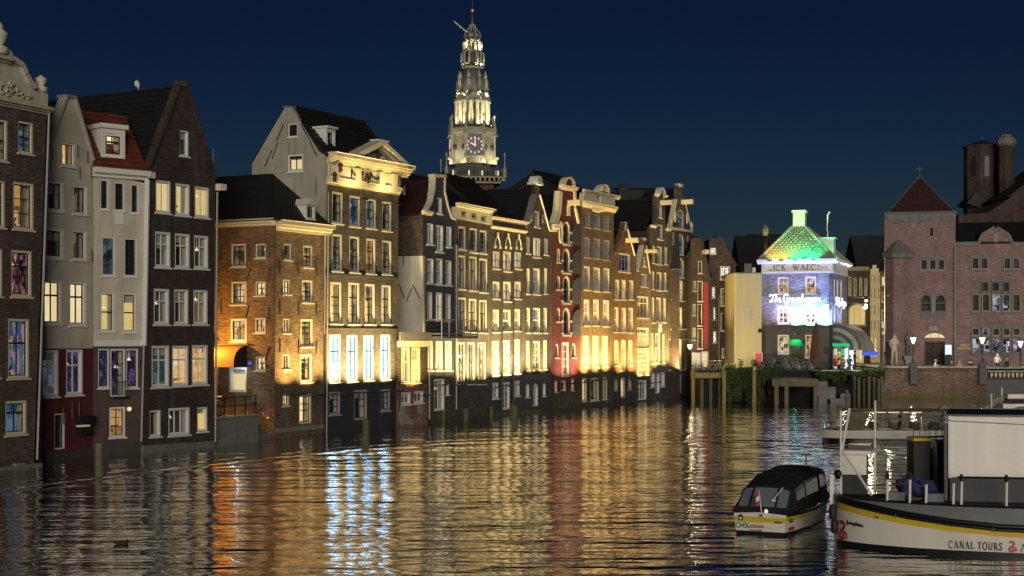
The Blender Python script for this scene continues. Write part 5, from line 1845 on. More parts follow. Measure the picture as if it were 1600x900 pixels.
# ================================================================ dark houses right of the row
def front(label, px0, px1, Y, name='canal_house', cat='house', group=None, ang=0.0):
    P = at(px0, 0, Y)
    e = thing(name, label, cat, (P.x, P.y, 0), ang, group)
    return Frame((P.x, P.y), ang, e)
h = front('narrow dark house with a tall red shutter strip right of the row', 1080, 1112, 139, ang=R(12))
fr = dict(fr='frame_cream', sa='sash_dark')
h.win(1091, 1097, 408, 427, 'one', 'dim', **fr)
h.row([(1090, 1098, 439, 471), (1090, 1097, 475, 509)], 'tall1', ['dim', 'grey'], **fr)
h.row([(1082, 1087, 475, 493), (1082, 1087, 512, 531), (1083, 1088, 439, 455)], 'six', 'dark', fr='frame_grey', sa='frame_grey')
h.win(1090, 1098, 513, 545, 'tall1', 'dim', **fr)
h.win(1081, 1095, 551, 574, 'case3', 'cream', 'frame_white', 'frame_white', name='shop_front', curtains=False)
h.win(1096, 1107, 549, 574, 'one', 'cream', 'frame_cream', 'frame_cream', name='door', sill=False)
h.wall([(1080, 595), (1111, 595), (1111, 440), (1104, 400), (1098, 372), (1089, 371), (1080, 372)], 'brick_dark')
h.bar(1099, 1106.5, 440, 546, -.07, -.0, 'shutter_red', 'shutter')
h.hoist(1096, 1105, 392, 397)
h.roof((1078, 400), (1112, 430), (1092, 371), 9, 'tile_black', .3)
h.body(1080, 1111, 400, 440, 9, 'brick_dark')
u, v = h.p(1086, 556)
point(h.W @ Vector((u, -1.2, v + .4)), 26, (1, .92, .74), .3)
h = front('dark brown gabled house with white sash windows behind the jetty', 1109, 1150, 141)
fr = dict(fr='frame_cream', sa='sash_dark')
h.win(1109.5, 1119, 387, 397, 'one', 'grey', 'frame_white', 'frame_white')
h.win(1125, 1141, 416, 437, 'case2', 'dim', **fr)
h.win(1126, 1147, 450, 478, 'cross', 'dim', **fr)
h.win(1126, 1139, 489, 517, 'mid', 'dark', **fr)
h.win(1128, 1144, 544, 559, 'case2', 'dim', 'frame_cream', 'frame_cream')
h.row([(1112, 1118, 448, 466), (1114, 1119, 480, 500), (1114, 1120, 517, 536)], 'one', ['dim', 'grey', 'orange'], fr='frame_grey', sa='sash_dark')
h.wall([(1108, 595), (1150, 595), (1150, 412), (1140, 395), (1128, 371), (1108, 371)], 'brick_brown')
for z in (519, 531):
    u0, v1 = h.p(1138, z)
    u1, v0 = h.p(1148, z + 8)
    o = h.part(MB().box(u0, u1, -.35, -.02, v0, v1), 'air_conditioner', 'stone_light')
    c_ = ((u0 + u1) / 2 - .08, (v0 + v1) / 2)
    MB().ring([(c_[0] + .19 * math.cos(k * .5236), c_[1] + .19 * math.sin(k * .5236)) for k in range(12)], [(c_[0] + .06 * math.cos(k * .5236), c_[1] + .06 * math.sin(k * .5236)) for k in range(12)], -.36, -.352).build('fan', 'plastic_black', o)
h.roof((1106, 400), (1152, 415), (1120, 370), 9, 'tile_black', .3)
h.body(1108, 1150, 400, 412, 9, 'brick_dark')
h.pipe(1104, 470, 1104, 580, .05, 'trim_cream')
h.pipe(1123, 460, 1123, 580, .05, 'frame_grey')
back_roof('low dark roof behind the clapboard building', 1148, 1200, 368, 430, 158)
back_roof('wide dark roof right of the tall black flue', 1168, 1246, 366, 425, 165)
# bracket lamp on the end house
P = at(1078, 541, 133)
e = thing('street_lantern', 'small lit bracket lantern beside the bright shop front', 'lantern', (P.x, P.y, P.z), 0)
MB().lathe([(.05, -.25), (.14, -.18), (.2, .14), (.06, .2)], 6).build('lamp_glass', 'lamp_warm', e)
MB().lathe([(.24, .15), (.12, .30), (.02, .4)], 6).tube([(0, 0, .3), (-.2, 0, .62), (-.6, .2, .6)], .03, 5).build('hood', 'iron_black', e)
point(P + Vector((.1, -.5, .1)), 45, (1, .82, .5), .15)

# clapboard building
h = front('pale yellow clapboard building with a closed hatch beside the corner house', 1147, 1190.5, 135, 'clapboard_building', 'building')
u0, u1 = h.p(1147, 500)[0], h.p(1190, 500)[0]
z0, z1 = h.p(1168, 575)[1], h.p(1168, 427)[1]
h.part(MB().box(u0, u1, .03, 6, z0 - 1.5, z1), 'wall', 'clapboard')
nb = 34
bd = MB().add([(0, 0, 0), (u1 - u0, 0, 0), (u1 - u0, .025, .26), (0, .025, .26), (0, .03, 0), (u1 - u0, .03, 0)], [(0, 1, 2, 3), (0, 4, 5, 1)]).mesh('board', 'clapboard')
for v_ in bd.vertices:
    v_.co.y *= 2.2 if v_.co.z > .1 else 1.0
    v_.co.y -= .03
for k in range(nb):
    o = bpy.data.objects.new('board', bd)
    C.objects.link(o)
    o.parent = h.emp
    o.location = (u0, -.005, z0 + (z1 - z0) * k / nb)
    o.scale = (1, 1, (z1 - z0) / nb / .26)
h.bar(1147, 1151, 427, 572, -.05, .03, 'clapboard', 'corner_board')
h.part(MB().box(u0 - .1, u1 + .0, -.15, 6, z1, z1 + .08), 'roof', 'lead')
o = h.bar(1163, 1179, 482, 509, -.06, .0, 'trim_stone', 'hatch')
h.bar(1162, 1180, 480.5, 482, -.08, .0, 'clapboard', 'hatch_frame')
u, v = h.p(1187, 516)
h.part(MB().lathe([(.05, v - .2), (.2, v - .1), (.1, v + .15)], 8, u, -.2), 'horn_lamp', 'iron_black')
h.bar(1166, 1177, 411, 426, 1.0, 1.8, 'stone_grey', 'air_conditioner')
h.bar(1179, 1184, 417, 426, 1.2, 1.8, 'trim_white', 'vent_box')
spot(at(1140, 560, 127), at(1168, 500, 135), 1100, (1, .74, .26), 100, .4)
# black flue
P = at(1195.5, 404, 137)
e = thing('flue', 'tall black metal flue pipe with a cowl beside the green roof', 'chimney', (P.x, P.y, P.z), 0)
s_ = 137 / F
MB().lathe([(3.6 * s_, -1.5), (3.6 * s_, 36 * s_)], 14).build('pipe', 'iron_black', e, smooth=True)
MB().lathe([(3.6 * s_, 35 * s_), (5.6 * s_, 42 * s_), (5.6 * s_, 46 * s_), (3 * s_, 52 * s_)], 8).build('cowl', 'lead', e)

# ================================================================ the corner house with neon lettering
aW = R(-19.8)
Yc = 134.0
Xc = (1301 - CX) / F * Yc
cW, sW = math.cos(aW), math.sin(aW)
k_ = (1190 - CX) / F
Lw = (Xc - k_ * Yc) / (cW - k_ * sW)
Aw = Vector((Xc - Lw * cW, Yc - Lw * sW))
e = thing('corner_house', 'corner house lit violet with white neon lettering under a green lit tile roof', 'house', (Aw.x, Aw.y, 0), aW)
h = Frame(Aw, aW, e)
WA = h
fr = dict(fr='frame_white', sa='frame_white')
h.row([(1215, 1232, 433, 459), (1258, 1275, 432, 459)], 'six', ['shop', 'shop'], curtains=False, **fr)
h.row([(1215, 1232, 478, 506), (1258, 1275, 478, 506)], 'six', ['shop', 'shop'], curtains=False, **fr)
h.row([(1215, 1233, 523, 554), (1258, 1271, 523, 559)], 'cross', ['shop', 'shop'], curtains=False, **fr)
zg = h.p(1245, 508)[1]
zc = h.p(1245, 427)[1]
h.wall([(0, zg), (Lw, zg), (Lw, zc), (0, zc)], 'brick_lilac', raw=True)
h.wall([(0, 1.0), (Lw, 1.0), (Lw, zg), (0, zg)], 'paint_grey', 'ground_floor_wall', raw=True)
z1, z2, z3 = h.p(1245, 424)[1], h.p(1245, 412)[1], h.p(1245, 405)[1]
h.part(MB().box(-.05, Lw + .05, -.1, .3, zc, z1), 'architrave', 'trim_white')
h.part(MB().box(0, Lw, -.03, .3, z1, z2), 'frieze', 'trim_white')
for x in (0, Lw - .35):
    h.part(MB().box(x, x + .35, -.08, -.03, z1, z2), 'frieze_block', 'trim_white')
prof = [(.3, z2), (-.12, z2), (-.2, z2 + .1), (-.45, z2 + .18), (-.5, z3), (.3, z3)]
h.part(MB().xprism(prof, -.35, Lw + .45), 'cornice', 'trim_white')
sd = Frame((Xc, Yc), aW + math.pi / 2, e)
DW = 9.6
sd.row([(.7, 1.6, zc - 2.3, zc - .5), (2.6, 3.6, zc - 2.3, zc - .5), (5.0, 6.0, zc - 2.3, zc - .5)], 'six', 'shop', raw=True, curtains=False, **fr)
sd.row([(.7, 1.6, zg + .1, zg + 1.9), (2.6, 3.6, zg + .1, zg + 1.9), (5.0, 6.0, zg + .1, zg + 1.9)], 'six', 'shop', raw=True, curtains=False, **fr)
sd.row([(1.0, 3.8, 2.7, 4.7), (4.8, 7.6, 2.7, 4.7)], 'case3', 'shop', raw=True, curtains=False, **fr)
sd.wall([(.0, zg), (DW, zg), (DW, zc), (.0, zc)], 'brick_lilac', 'side_wall', raw=True)
sd.wall([(.0, 1.0), (DW, 1.0), (DW, zg), (.0, zg)], 'paint_grey', 'side_ground_wall', raw=True)
sd.part(MB().box(.05, DW, -.1, .3, zc, z1), 'architrave', 'trim_white')
sd.part(MB().box(.0, DW, -.03, .3, z1, z2), 'frieze', 'trim_white')
sd.part(MB().xprism(prof, -.1, DW + .3), 'cornice', 'trim_white')
# left end wall and back
h.part(MB().box(0, .25, .31, DW, 1, z3 - .1).box(.25, Lw - .31, DW - .3, DW, 1, z3 - .1), 'rear_wall', 'brick_dark')
# pyramid roof of pantiles: each course a row of rolls
zr0 = z3 + .03
ap0, ap1 = h.p(1239, 356, DW / 2), h.p(1260, 356, DW / 2)
zr1 = ap0[1]
x0, x1, y0, y1 = -.15, Lw + .2, -.25, DW + .1
rx0, rx1, ry0, ry1 = ap0[0], ap1[0], DW / 2 - .6, DW / 2 + .6
h.part(MB().add([(x0, y0, zr0), (x1, y0, zr0), (x1, y1, zr0), (x0, y1, zr0), (rx0, ry0, zr1), (rx1, ry0, zr1), (rx1, ry1, zr1), (rx0, ry1, zr1)],
      [(0, 1, 5, 4), (1, 2, 6, 5), (2, 3, 7, 6), (3, 0, 4, 7), (4, 5, 6, 7)]), 'roof', 'tile_pale')
m = MB()
NR = 14
for j in range(NR):
    t0, t1 = j / NR, (j + 1) / NR
    for face in range(2):
        if face == 0:
            a0, b0 = Vector((x0 + (rx0 - x0) * t0, y0 + (ry0 - y0) * t0, zr0 + (zr1 - zr0) * t0)), Vector((x1 + (rx1 - x1) * t0, y0 + (ry0 - y0) * t0, zr0 + (zr1 - zr0) * t0))
            up = Vector((0, (ry0 - y0), zr1 - zr0)) / NR
            nrm = Vector((0, -(zr1 - zr0), (ry0 - y0))).normalized()
        else:
            a0, b0 = Vector((x1 + (rx1 - x1) * t0, y0 + (ry0 - y0) * t0, zr0 + (zr1 - zr0) * t0)), Vector((x1 + (rx1 - x1) * t0, y1 + (ry1 - y1) * t0, zr0 + (zr1 - zr0) * t0))
            up = Vector(((rx1 - x1), 0, zr1 - zr0)) / NR
            nrm = Vector(((zr1 - zr0), 0, (x1 - rx1))).normalized()
        w_ = (b0 - a0).length
        n = max(1, int(w_ / .36))
        d_ = (b0 - a0) / n
        for i in range(n):
            c_ = a0 + d_ * (i + .5)
            q = []
            for e_ in range(4):
                t = math.pi * e_ / 3
                q.append((-math.cos(t) * .42, math.sin(t) * .06 + .02))
            lo = [c_ + d_ * a_ + nrm * (b_ + .03) - up * .06 for a_, b_ in q]
            hi = [c_ + d_ * a_ + nrm * (b_ - .005) + up * .98 for a_, b_ in q]
            m.add(lo + hi, [(0, 1, 5, 4), (1, 2, 6, 5), (2, 3, 7, 6), (0, 3, 2, 1)])
stuff(h.part(m, 'roof_tile', 'tile_pale', fix=False))
m = MB()
for a_, b_ in (((x0, y0), (rx0, ry0)), ((x1, y0), (rx1, ry0)), ((x1, y1), (rx1, ry1))):
    m.tube([(a_[0], a_[1], zr0 + .05), (b_[0], b_[1], zr1 + .05)], .13, 7)
h.part(m, 'hip_tile', 'tile_pale')
uc = (rx0 + rx1) / 2
zch = h.p(1250, 329, DW / 2)[1]
cw = .52
h.part(MB().box(uc - cw, uc + cw, DW / 2 - cw, DW / 2 + cw, zr1 - .3, zch - .18).box(uc - cw * 1.22, uc + cw * 1.22, DW / 2 - cw * 1.22, DW / 2 + cw * 1.22, zch - .18, zch), 'chimney', 'trim_white')
# dormer on the right slope
m = MB().box(Lw - 1.6, Lw - .3, 2.6, 3.9, zr0 + .2, zr0 + 1.9).box(Lw - 1.7, Lw - .15, 2.5, 4.0, zr0 + 1.9, zr0 + 2.0)
h.part(m, 'dormer', 'trim_white')
h.part(MB().tube([(Lw - 1.2, 5.2, zr0 + 1.5), (Lw - 1.2, 5.2, zr0 + 4.2), (Lw - 1.0, 5.2, zr0 + 4.5)], .12, 8), 'flue_pipe', 'steel')
GRN, YLW = (.02, 1.0, .35), (1.0, .80, .12)
for ul, col, pw in ((1.0, YLW, 1000), (2.0, YLW, 700), (3.2, GRN, 1600), (4.8, GRN, 2000)):
    P = h.W @ Vector((ul, -1.5, zr0 - .05))
    spot(P, h.W @ Vector((uc + (ul - uc) * .55, 2.4, zr0 + 2.6)), pw, col, 85, .15)
    h.part(MB().box(ul - .2, ul + .2, -1.6, -1.45, zr0 - .2, zr0 - .1).tube([(ul, -1.5, zr0 - .15), (ul, -.4, zr0 - .1)], .03, 5), 'roof_lamp', 'iron_black')
spot(h.W @ Vector((uc + .6, DW / 2 - 1.6, zr1 - .7)), h.W @ Vector((uc, DW / 2, zch)), 120, GRN, 90, .1)
spot(h.W @ Vector((uc - .9, DW / 2 - 1.6, zr1 - .7)), h.W @ Vector((uc, DW / 2, zch)), 110, (1, .9, .45), 90, .1)
spot(h.W @ Vector((Lw + .4, 1.4, zr0 + .1)), h.W @ Vector((Lw - .5, 3.4, zr0 + 1.8)), 120, GRN, 110, .1)
# violet wash
VIO = (.22, .34, 1.0)
for px, col, pw in ((1224, (.60, .36, .8), 110), (1245, VIO, 400), (1266, VIO, 220), (1288, VIO, 500)):
    o = h.flood(px, 509, pw, col, .85, .24, 140, .9, True, False)
for px in (1245, 1267, 1290):
    h.flood(px, 508.5, 230, (.12, .46, 1.0), .32, .34, 150, .5, False, False)
u, v = sd.p(1310, 508)
for ux in (1.2, 4.2):
    P = sd.W @ Vector((ux, -.7, zg))
    spot(P, sd.W @ Vector((ux, .3, zg + 3)), 900, VIO, 130, .2)

# lettering -------------------------------------------------------------
SER = {  # serif capitals as strokes: (points, pen width)
    'I': (.34, [([(.17, 0), (.17, 1)], .12)], [(.17, 0), (.17, 1)]),
    'C': (.86, [([(.44 + .38 * math.cos(R(t)), .5 + .5 * math.sin(R(t))) for t in range(45, 316, 15)], .09), ([(.71, .66), (.71, .95)], .05)], []),
    'K': (.80, [([(.17, 0), (.17, 1)], .12), ([(.2, .45), (.66, 1)], .05), ([(.33, .58), (.70, 0)], .11)], [(.17, 0), (.17, 1), (.68, 0), (.64, 1)]),
    'W': (1.22, [([(.12, 1), (.38, 0)], .12), ([(.38, 0), (.60, .92)], .05), ([(.52, 1), (.82, 0)], .12), ([(.82, 0), (1.08, 1)], .05)], [(.12, 1), (.54, 1), (1.08, 1)]),
    'A': (.88, [([(.10, 0), (.42, 1)], .05), ([(.42, 1), (.78, 0)], .12), ([(.22, .34), (.64, .34)], .05)], [(.10, 0), (.78, 0)]),
    'E': (.70, [([(.17, 0), (.17, 1)], .12), ([(.12, .98), (.58, .98)], .05), ([(.17, .52), (.48, .52)], .05), ([(.12, .02), (.62, .02)], .05), ([(.60, 0), (.60, .2)], .05), ([(.57, 1), (.57, .8)], .05)], [(.17, 0), (.17, 1)]),
    'N': (.92, [([(.16, 0), (.16, 1)], .06), ([(.16, 1), (.76, 0)], .12), ([(.76, 0), (.76, 1)], .06)], [(.16, 0), (.14, 1), (.76, 1)]),
    'L': (.68, [([(.17, 0), (.17, 1)], .12), ([(.12, .02), (.58, .02)], .05), ([(.57, 0), (.57, .24)], .05)], [(.17, 0), (.17, 1)]),
    'T': (.74, [([(.37, 0), (.37, 1)], .12), ([(.06, .98), (.68, .98)], .05), ([(.07, 1), (.07, .8)], .05), ([(.67, 1), (.67, .8)], .05)], [(.37, 0)]),
    'O': (.94, [([(.47 + .38 * math.cos(R(t)), .5 + .5 * math.sin(R(t))) for t in range(0, 361, 15)], .095)], []),
    'U': (.88, [([(.16, 1), (.16, .35), (.22, .12), (.42, 0), (.62, .12), (.70, .35), (.70, 1)], .09)], [(.16, 1), (.70, 1)]),
    'R': (.80, [([(.17, 0), (.17, 1)], .12), ([(.17, .97), (.45, .97), (.58, .85), (.58, .65), (.45, .53), (.17, .52)], .07), ([(.40, .52), (.72, 0)], .11)], [(.17, 0), (.17, 1), (.72, 0)]),
    'S': (.64, [([(.52, .80), (.46, .94), (.30, 1.0), (.15, .92), (.12, .74), (.22, .60), (.42, .46), (.52, .28), (.46, .08), (.30, 0), (.14, .06), (.08, .22)], .095)], []),
}
def ribbon(m, pts, wd, y0, y1, f):
    """stroke as short prisms; f maps glyph x,y to local x,z"""
    for a, b in zip(pts, pts[1:]):
        a_, b_ = Vector(a), Vector(b)
        d_ = (b_ - a_)
        if d_.length < 1e-6:
            continue
        d_.normalize()
        n = Vector((-d_.y, d_.x)) * wd / 2
        e_ = d_ * wd * .12
        m.prism([f(*(a_ - n - e_)), f(*(b_ - n + e_)), f(*(b_ + n + e_)), f(*(a_ + n - e_))], y0, y1)
def serif_text(txt, size, x, z, y0, y1, slope=0.0, track=.06, bold=1.0):
    m = MB()
    cx_ = 0.0
    for ch in txt:
        if ch == ' ':
            cx_ += .5
            continue
        adv, st, feet = SER[ch]
        f = lambda gx, gy, o=cx_: (x + (o + gx) * size, z + gy * size + slope * (o + gx) * size)
        for i, (pts, wd) in enumerate(st):
            ribbon(m, pts, wd * bold, y0 - .0006 * i, y1, f)
        for gx, gy in feet:
            yy = gy - .0 if gy > .5 else gy
            ribbon(m, [(gx - .14, yy + (-.02 if gy > .5 else .02)), (gx + .14, yy + (-.02 if gy > .5 else .02))], .04, y0 - .003, y1, f)
        cx_ += adv + track
    return m, cx_ * size
fz0, fz1 = h.p(1245, 422.5)[1], h.p(1245, 413.5)[1]
ux0 = h.p(1208, 418)[0]
ux1 = h.p(1276, 418)[0]
mm, wid = serif_text('ICK  WAEC', fz1 - fz0, 0, 0, -.06, -.03, 0, .1, 1.25)
sc = (ux1 - ux0) / wid
mm.v = [(ux0 + a * sc, b, fz0 + c) for a, b, c in mm.v]
for gx, gy in ((-.30, -.02), (-.18, -.02), (ux1 - ux0 + .06, fz1 - fz0 - .16), (ux1 - ux0 + .18, fz1 - fz0 - .16), (ux1 - ux0 + .12, 0)):
    mm.box(ux0 + gx, ux0 + gx + .07, -.06, -.03, fz0 + gy, fz0 + gy + .12)
h.part(mm, 'frieze_lettering', 'letter_dark')
CUR = {
    'h': (.44, [[(-.02, .04), (.14, .40), (.26, .86), (.20, 1.0), (.13, .8), (.10, 0), (.13, .28), (.24, .48), (.34, .40), (.34, .10), (.42, .02)]]),
    'e': (.36, [[(-.02, .05), (.20, .26), (.22, .44), (.12, .50), (.05, .32), (.10, .06), (.22, .0), (.36, .08)]]),
    'r': (.34, [[(-.02, .05), (.08, .48), (.14, .42), (.26, .46), (.24, .12), (.34, .03)]]),
    'a': (.42, [[(.28, .42), (.16, .50), (.03, .30), (.06, .05), (.18, .03), (.28, .40), (.28, .10), (.40, .03)]]),
    's': (.34, [[(-.02, .05), (.16, .52), (.24, .34), (.26, .12), (.16, .0), (.06, .06), (.34, .06)]]),
    'o': (.38, [[(.20, .50), (.06, .36), (.06, .10), (.18, .0), (.30, .16), (.28, .42), (.20, .50), (.38, .44)]]),
    'p': (.42, [[(-.02, .10), (.10, .50), (.07, .0), (.04, -.45), (.10, .25), (.22, .50), (.34, .36), (.32, .10), (.18, .02), (.42, .05)]]),
    'T': (.62, [[(.02, .72), (.10, .98), (.40, .92), (.72, 1.04)], [(.42, .94), (.36, .40), (.26, .05), (.10, .0), (.04, .14)]]),
    'G': (.66, [[(.56, .78), (.50, 1.0), (.26, .98), (.08, .68), (.06, .30), (.22, .02), (.44, .10), (.56, .46), (.34, .44)], [(.56, .46), (.58, .02), (.44, -.24), (.18, -.22)]]),
}
def smooth(pts, n=4):
    P = [Vector((*p, 0)) for p in pts]
    P = [P[0]] + P + [P[-1]]
    out = []
    for i in range(1, len(P) - 2):
        for k in range(n):
            t = k / n
            a, b, c, d_ = P[i - 1], P[i], P[i + 1], P[i + 2]
            q = .5 * ((2 * b) + (c - a) * t + (2 * a - 5 * b + 4 * c - d_) * t * t + (3 * b - a - 3 * c + d_) * t ** 3)
            out.append((q.x, q.y))
    return out + [pts[-1]]
def neon(fr_, txt, x, z, width, height, y, r, name='neon_lettering'):
    st, cx_ = [], 0.0
    for ch in txt:
        if ch == ' ':
            cx_ += .22
            continue
        adv, ss = CUR[ch]
        for q in ss:
            st.append([(cx_ + a, b) for a, b in smooth(q)])
        cx_ += adv
    m = MB()
    for q in st:
        m.tube([(x + a / cx_ * width, y, z + b * height) for a, b in q], r, 6)
    o = fr_.part(m, name, 'neon_white', True)
    m = MB()
    for q in st:
        m.tube([(x + a / cx_ * width, y + .07, z + b * height) for a, b in q], r * 1.7, 5)
    m.build('neon_backing', 'neon_blue', o)
    return o
u0, v0 = h.p(1203, 472.5)
u1, v1 = h.p(1283, 463)
neon(h, 'The Grasshopper', u0, h.p(1243, 471.5)[1], u1 - u0, h.p(1243, 460)[1] - h.p(1243, 471.5)[1], -.2, .034)
neon(sd, 'The Grasshopper', .5, h.p(1243, 476)[1], 6.5, .62, -.2, .038)
for xx in (.8, 2.2, 3.4, 4.4):
    point(h.W @ Vector((xx, -.55, h.p(1243, 467)[1])), 3, (.25, .32, 1.0), .2, 'neon_light')
# hanging projecting sign at the corner
u, v = h.p(1297, 484)
h.part(MB().box(u - .35, u - .15, -.35, -.05, v - .45, v + .45), 'projecting_sign', 'neon_white')
# green lamp hood, menu board
u0, u1 = h.p(1234, 535)[0], h.p(1256, 535)[0]
zt_, zb_ = h.p(1245, 529)[1], h.p(1245, 540)[1]
m = MB().add([(u0 + .25, 0, zt_), (u1 - .25, 0, zt_), (u1 - .15, -.6, zt_ - .12), (u0 + .15, -.6, zt_ - .12), (u0, 0, zb_), (u1, 0, zb_), (u1, -.8, zb_), (u0, -.8, zb_)],
             [(0, 1, 2, 3), (3, 2, 6, 7), (0, 3, 7, 4), (1, 5, 6, 2)])
h.part(m, 'door_hood', 'green_canvas', fix=False)
P = h.W @ Vector(((u0 + u1) / 2, -.9, zt_ + .25))
spot(P, P + Vector((0, 0, -1)) + (h.W.to_3x3() @ Vector((0, .3, 0))), 45, (.03, 1, .38), 140, .1)
P = h.W @ Vector(((u0 + u1) / 2, -.45, zb_ - .05))
point(P, 9, (.05, .9, .5), .1)
h.part(MB().tube([((u0 + u1) / 2, 0, zt_ + .5), ((u0 + u1) / 2, -.9, zt_ + .42)], .03, 5).lathe([(.14, zt_ + .28), (.1, zt_ + .4)], 8, (u0 + u1) / 2, -.9), 'hood_lamp', 'stone_light')
o = h.bar(1240, 1252, 541, 558, -.06, -.0, 'iron_black', 'menu_board')
h.bar(1288, 1297, 541, 553, -.06, -.0, 'iron_black', 'menu_board')
h.pipe(1246, 508, 1246, 528, .02, 'iron_black')
# railings with steps before its front
m = MB()
zst = QZ
for k in range(26):
    x = .2 + k * .2
    hz = 1.35 if k < 14 else 1.35 - (k - 14) * .06
    m.tube([(x, -1.6, zst), (x, -1.6, zst + hz)], .018, 4, cap=False)
m.tube([(.2, -1.6, zst + 1.35), (2.9, -1.6, zst + 1.35), (5.2, -1.6, zst + .65)], .03, 5)
stuff(h.part(m, 'front_railing', 'iron_black'))
# striped barrel awning on the street side
za, zb_ = zg + .1, h.p(1335, 547)[1]
NS = 11
for k in range(NS):
    x0_, x1_ = .4 + 8.2 * k / NS, .4 + 8.2 * (k + 1) / NS
    rows = []
    for j in range(9):
        t = math.pi / 2 * j / 8
        rows.append([(x0_, -2.5 * math.sin(t), zb_ + (za - zb_) * math.cos(t)), (x1_ - .01, -2.5 * math.sin(t), zb_ + (za - zb_) * math.cos(t))])
    rows.append([(x0_, -2.52, zb_ - .22), (x1_ - .01, -2.52, zb_ - .22)])
    sd.part(MB().grid(rows), 'awning_stripe', 'stripe_light' if k % 2 else 'stripe_dark', True, False)
m = MB()
NSd = 7
for k in range(NSd):                            # banded end of the barrel facing the water
    r0, r1 = k / NSd, (k + 1) / NSd - .004
    pts0 = [(.395, -2.5 * r1 * math.sin(math.pi / 2 * j / 8), zb_ + (za - zb_) * r1 * math.cos(math.pi / 2 * j / 8)) for j in range(9)]
    pts1 = [(.395, -2.5 * r0 * math.sin(math.pi / 2 * j / 8), zb_ + (za - zb_) * r0 * math.cos(math.pi / 2 * j / 8)) for j in range(9)]
    sd.part(MB().grid([pts0, pts1]), 'awning_end_band', 'stripe_light' if k % 2 else 'stripe_dark', False, False)
P = sd.W @ Vector((4.0, -1.3, zb_ - .15))
point(P, 60, (.9, .9, 1.0), .2)
P = sd.W @ Vector((8.0, -2.2, zb_ - .3))
point(P, 120, (1, .85, .55), .2)
o = sd.part(MB().box(8.2, 8.35, -2.9, -1.5, zb_ - .55, zb_ - .15), 'hanging_sign', 'neon_blue')
m = MB().box(3.5, 4.6, -1.2, -1.0, QZ, QZ + 1.7)
sd.part(m, 'lit_menu', 'screen_white')
# ================================================================ side street behind the corner house
h = front('grey house with a tall lit arched window in the side street', 1318, 1358, 172, 'street_house', ang=R(-13.5))
h.row([(1326, 1330, 433, 462), (1334, 1338, 434, 462), (1343, 1347, 434, 462), (1351, 1355, 435, 462)], 'one', 'dim', fr='trim_stone', sa='sash_dark', sill=False)
h.win(1325, 1353, 474, 509, 'case3', 'yellow', 'stone_grey', 'sash_dark', arch=.3, curtains=False)
h.win(1327, 1350, 521, 570, 'case3', 'yellow', 'trim_stone', 'sash_dark', arch=.15, name='shop_front', sill=False, curtains=False)
h.wall([(1318, 575), (1358, 575), (1358, 420), (1318, 417)], 'brick_grey')
h.cornice(1318, 1358, 417, 423, .4, 'stone_grey')
h.body(1318, 1358, 418, 420, 8, 'brick_dark')
h = front('cream stepped gable house lit yellow in the side street', 1356, 1376, 176, 'street_house', ang=R(-13.5))
for y0, y1 in ((428, 440), (450, 467), (476, 493), (500, 517)):
    h.row([(1360, 1363, y0, y1), (1365, 1368.5, y0, y1), (1371, 1374, y0, y1)], 'mid', 'dim', fr='trim_cream', sa='frame_cream', curtains=False)
h.row([(1360, 1364, 527, 558), (1366, 1370, 527, 558)], 'mid', 'warm', fr='trim_cream', sa='frame_cream', curtains=False)
h.wall([(1356, 575), (1376, 575), (1376, 426), (1373, 426), (1373, 419), (1369.5, 419), (1369.5, 414), (1363, 414), (1363, 420), (1359.5, 420), (1359.5, 428), (1356, 428)], 'trim_cream')
h.body(1356, 1376, 428, 428, 8, 'brick_dark')
h.roof((1356, 430), (1376, 430), (1366, 416), 8, 'tile_black', .3)
h = front('brown brick house squeezed behind the exchange building turret', 1375, 1388, 170, 'street_house', ang=R(-13.5))
for y0, y1 in ((432, 446), (456, 472), (484, 503)):
    h.win(1377.5, 1382.5, y0, y1, 'mid', 'warm' if y0 < 440 else 'dim', 'frame_grey', 'frame_grey', curtains=False)
h.wall([(1375, 575), (1388, 575), (1388, 426), (1375, 424)], 'brick_brown')
h.body(1375, 1388, 424, 426, 8, 'brick_dark')
back_roof('dark blue roof sloping up behind the side street', 1328, 1400, 368, 420, 205, 'tile_slate')
for px, py, lab in ((1352, 480, 'bright street lamp hanging in the side street, lower of two'), (1353.5, 469.5, 'small street lamp hanging in the side street, upper of two')):
    P = at(px, py, 160)
    e = thing('hanging_lamp', lab, 'lamp', tuple(P), 0)
    big = 1.0 if py > 475 else .7
    MB().lathe([(.03, -.2 * big), (.2 * big, -.1 * big), (.24 * big, .06 * big), (.1 * big, .16 * big)], 10).build('lamp_glass', 'lamp_white', e, smooth=True)
    MB().lathe([(.27 * big, .06 * big), (.12 * big, .25 * big), (.02, .3 * big)], 10).tube([(-3, 0, .5), (0, 0, .3), (3, 0, .5)], .012, 4).build('hood', 'iron_black', e)
    point(P + Vector((0, -.1, -.45)), 3600 * big, (1, .84, .50), .2)

# ================================================================ exchange building
BY = 150.0
BA = R(-13.2)
e = thing('exchange_building', 'large rose brick exchange building with square tower and pyramid roof', 'building', (at(1383, 0, BY).x, BY, 0), BA)
h = Frame((at(1383, 0, BY).x, BY), BA, e)
fr = dict(fr='stone_light', sa='frame_grey')
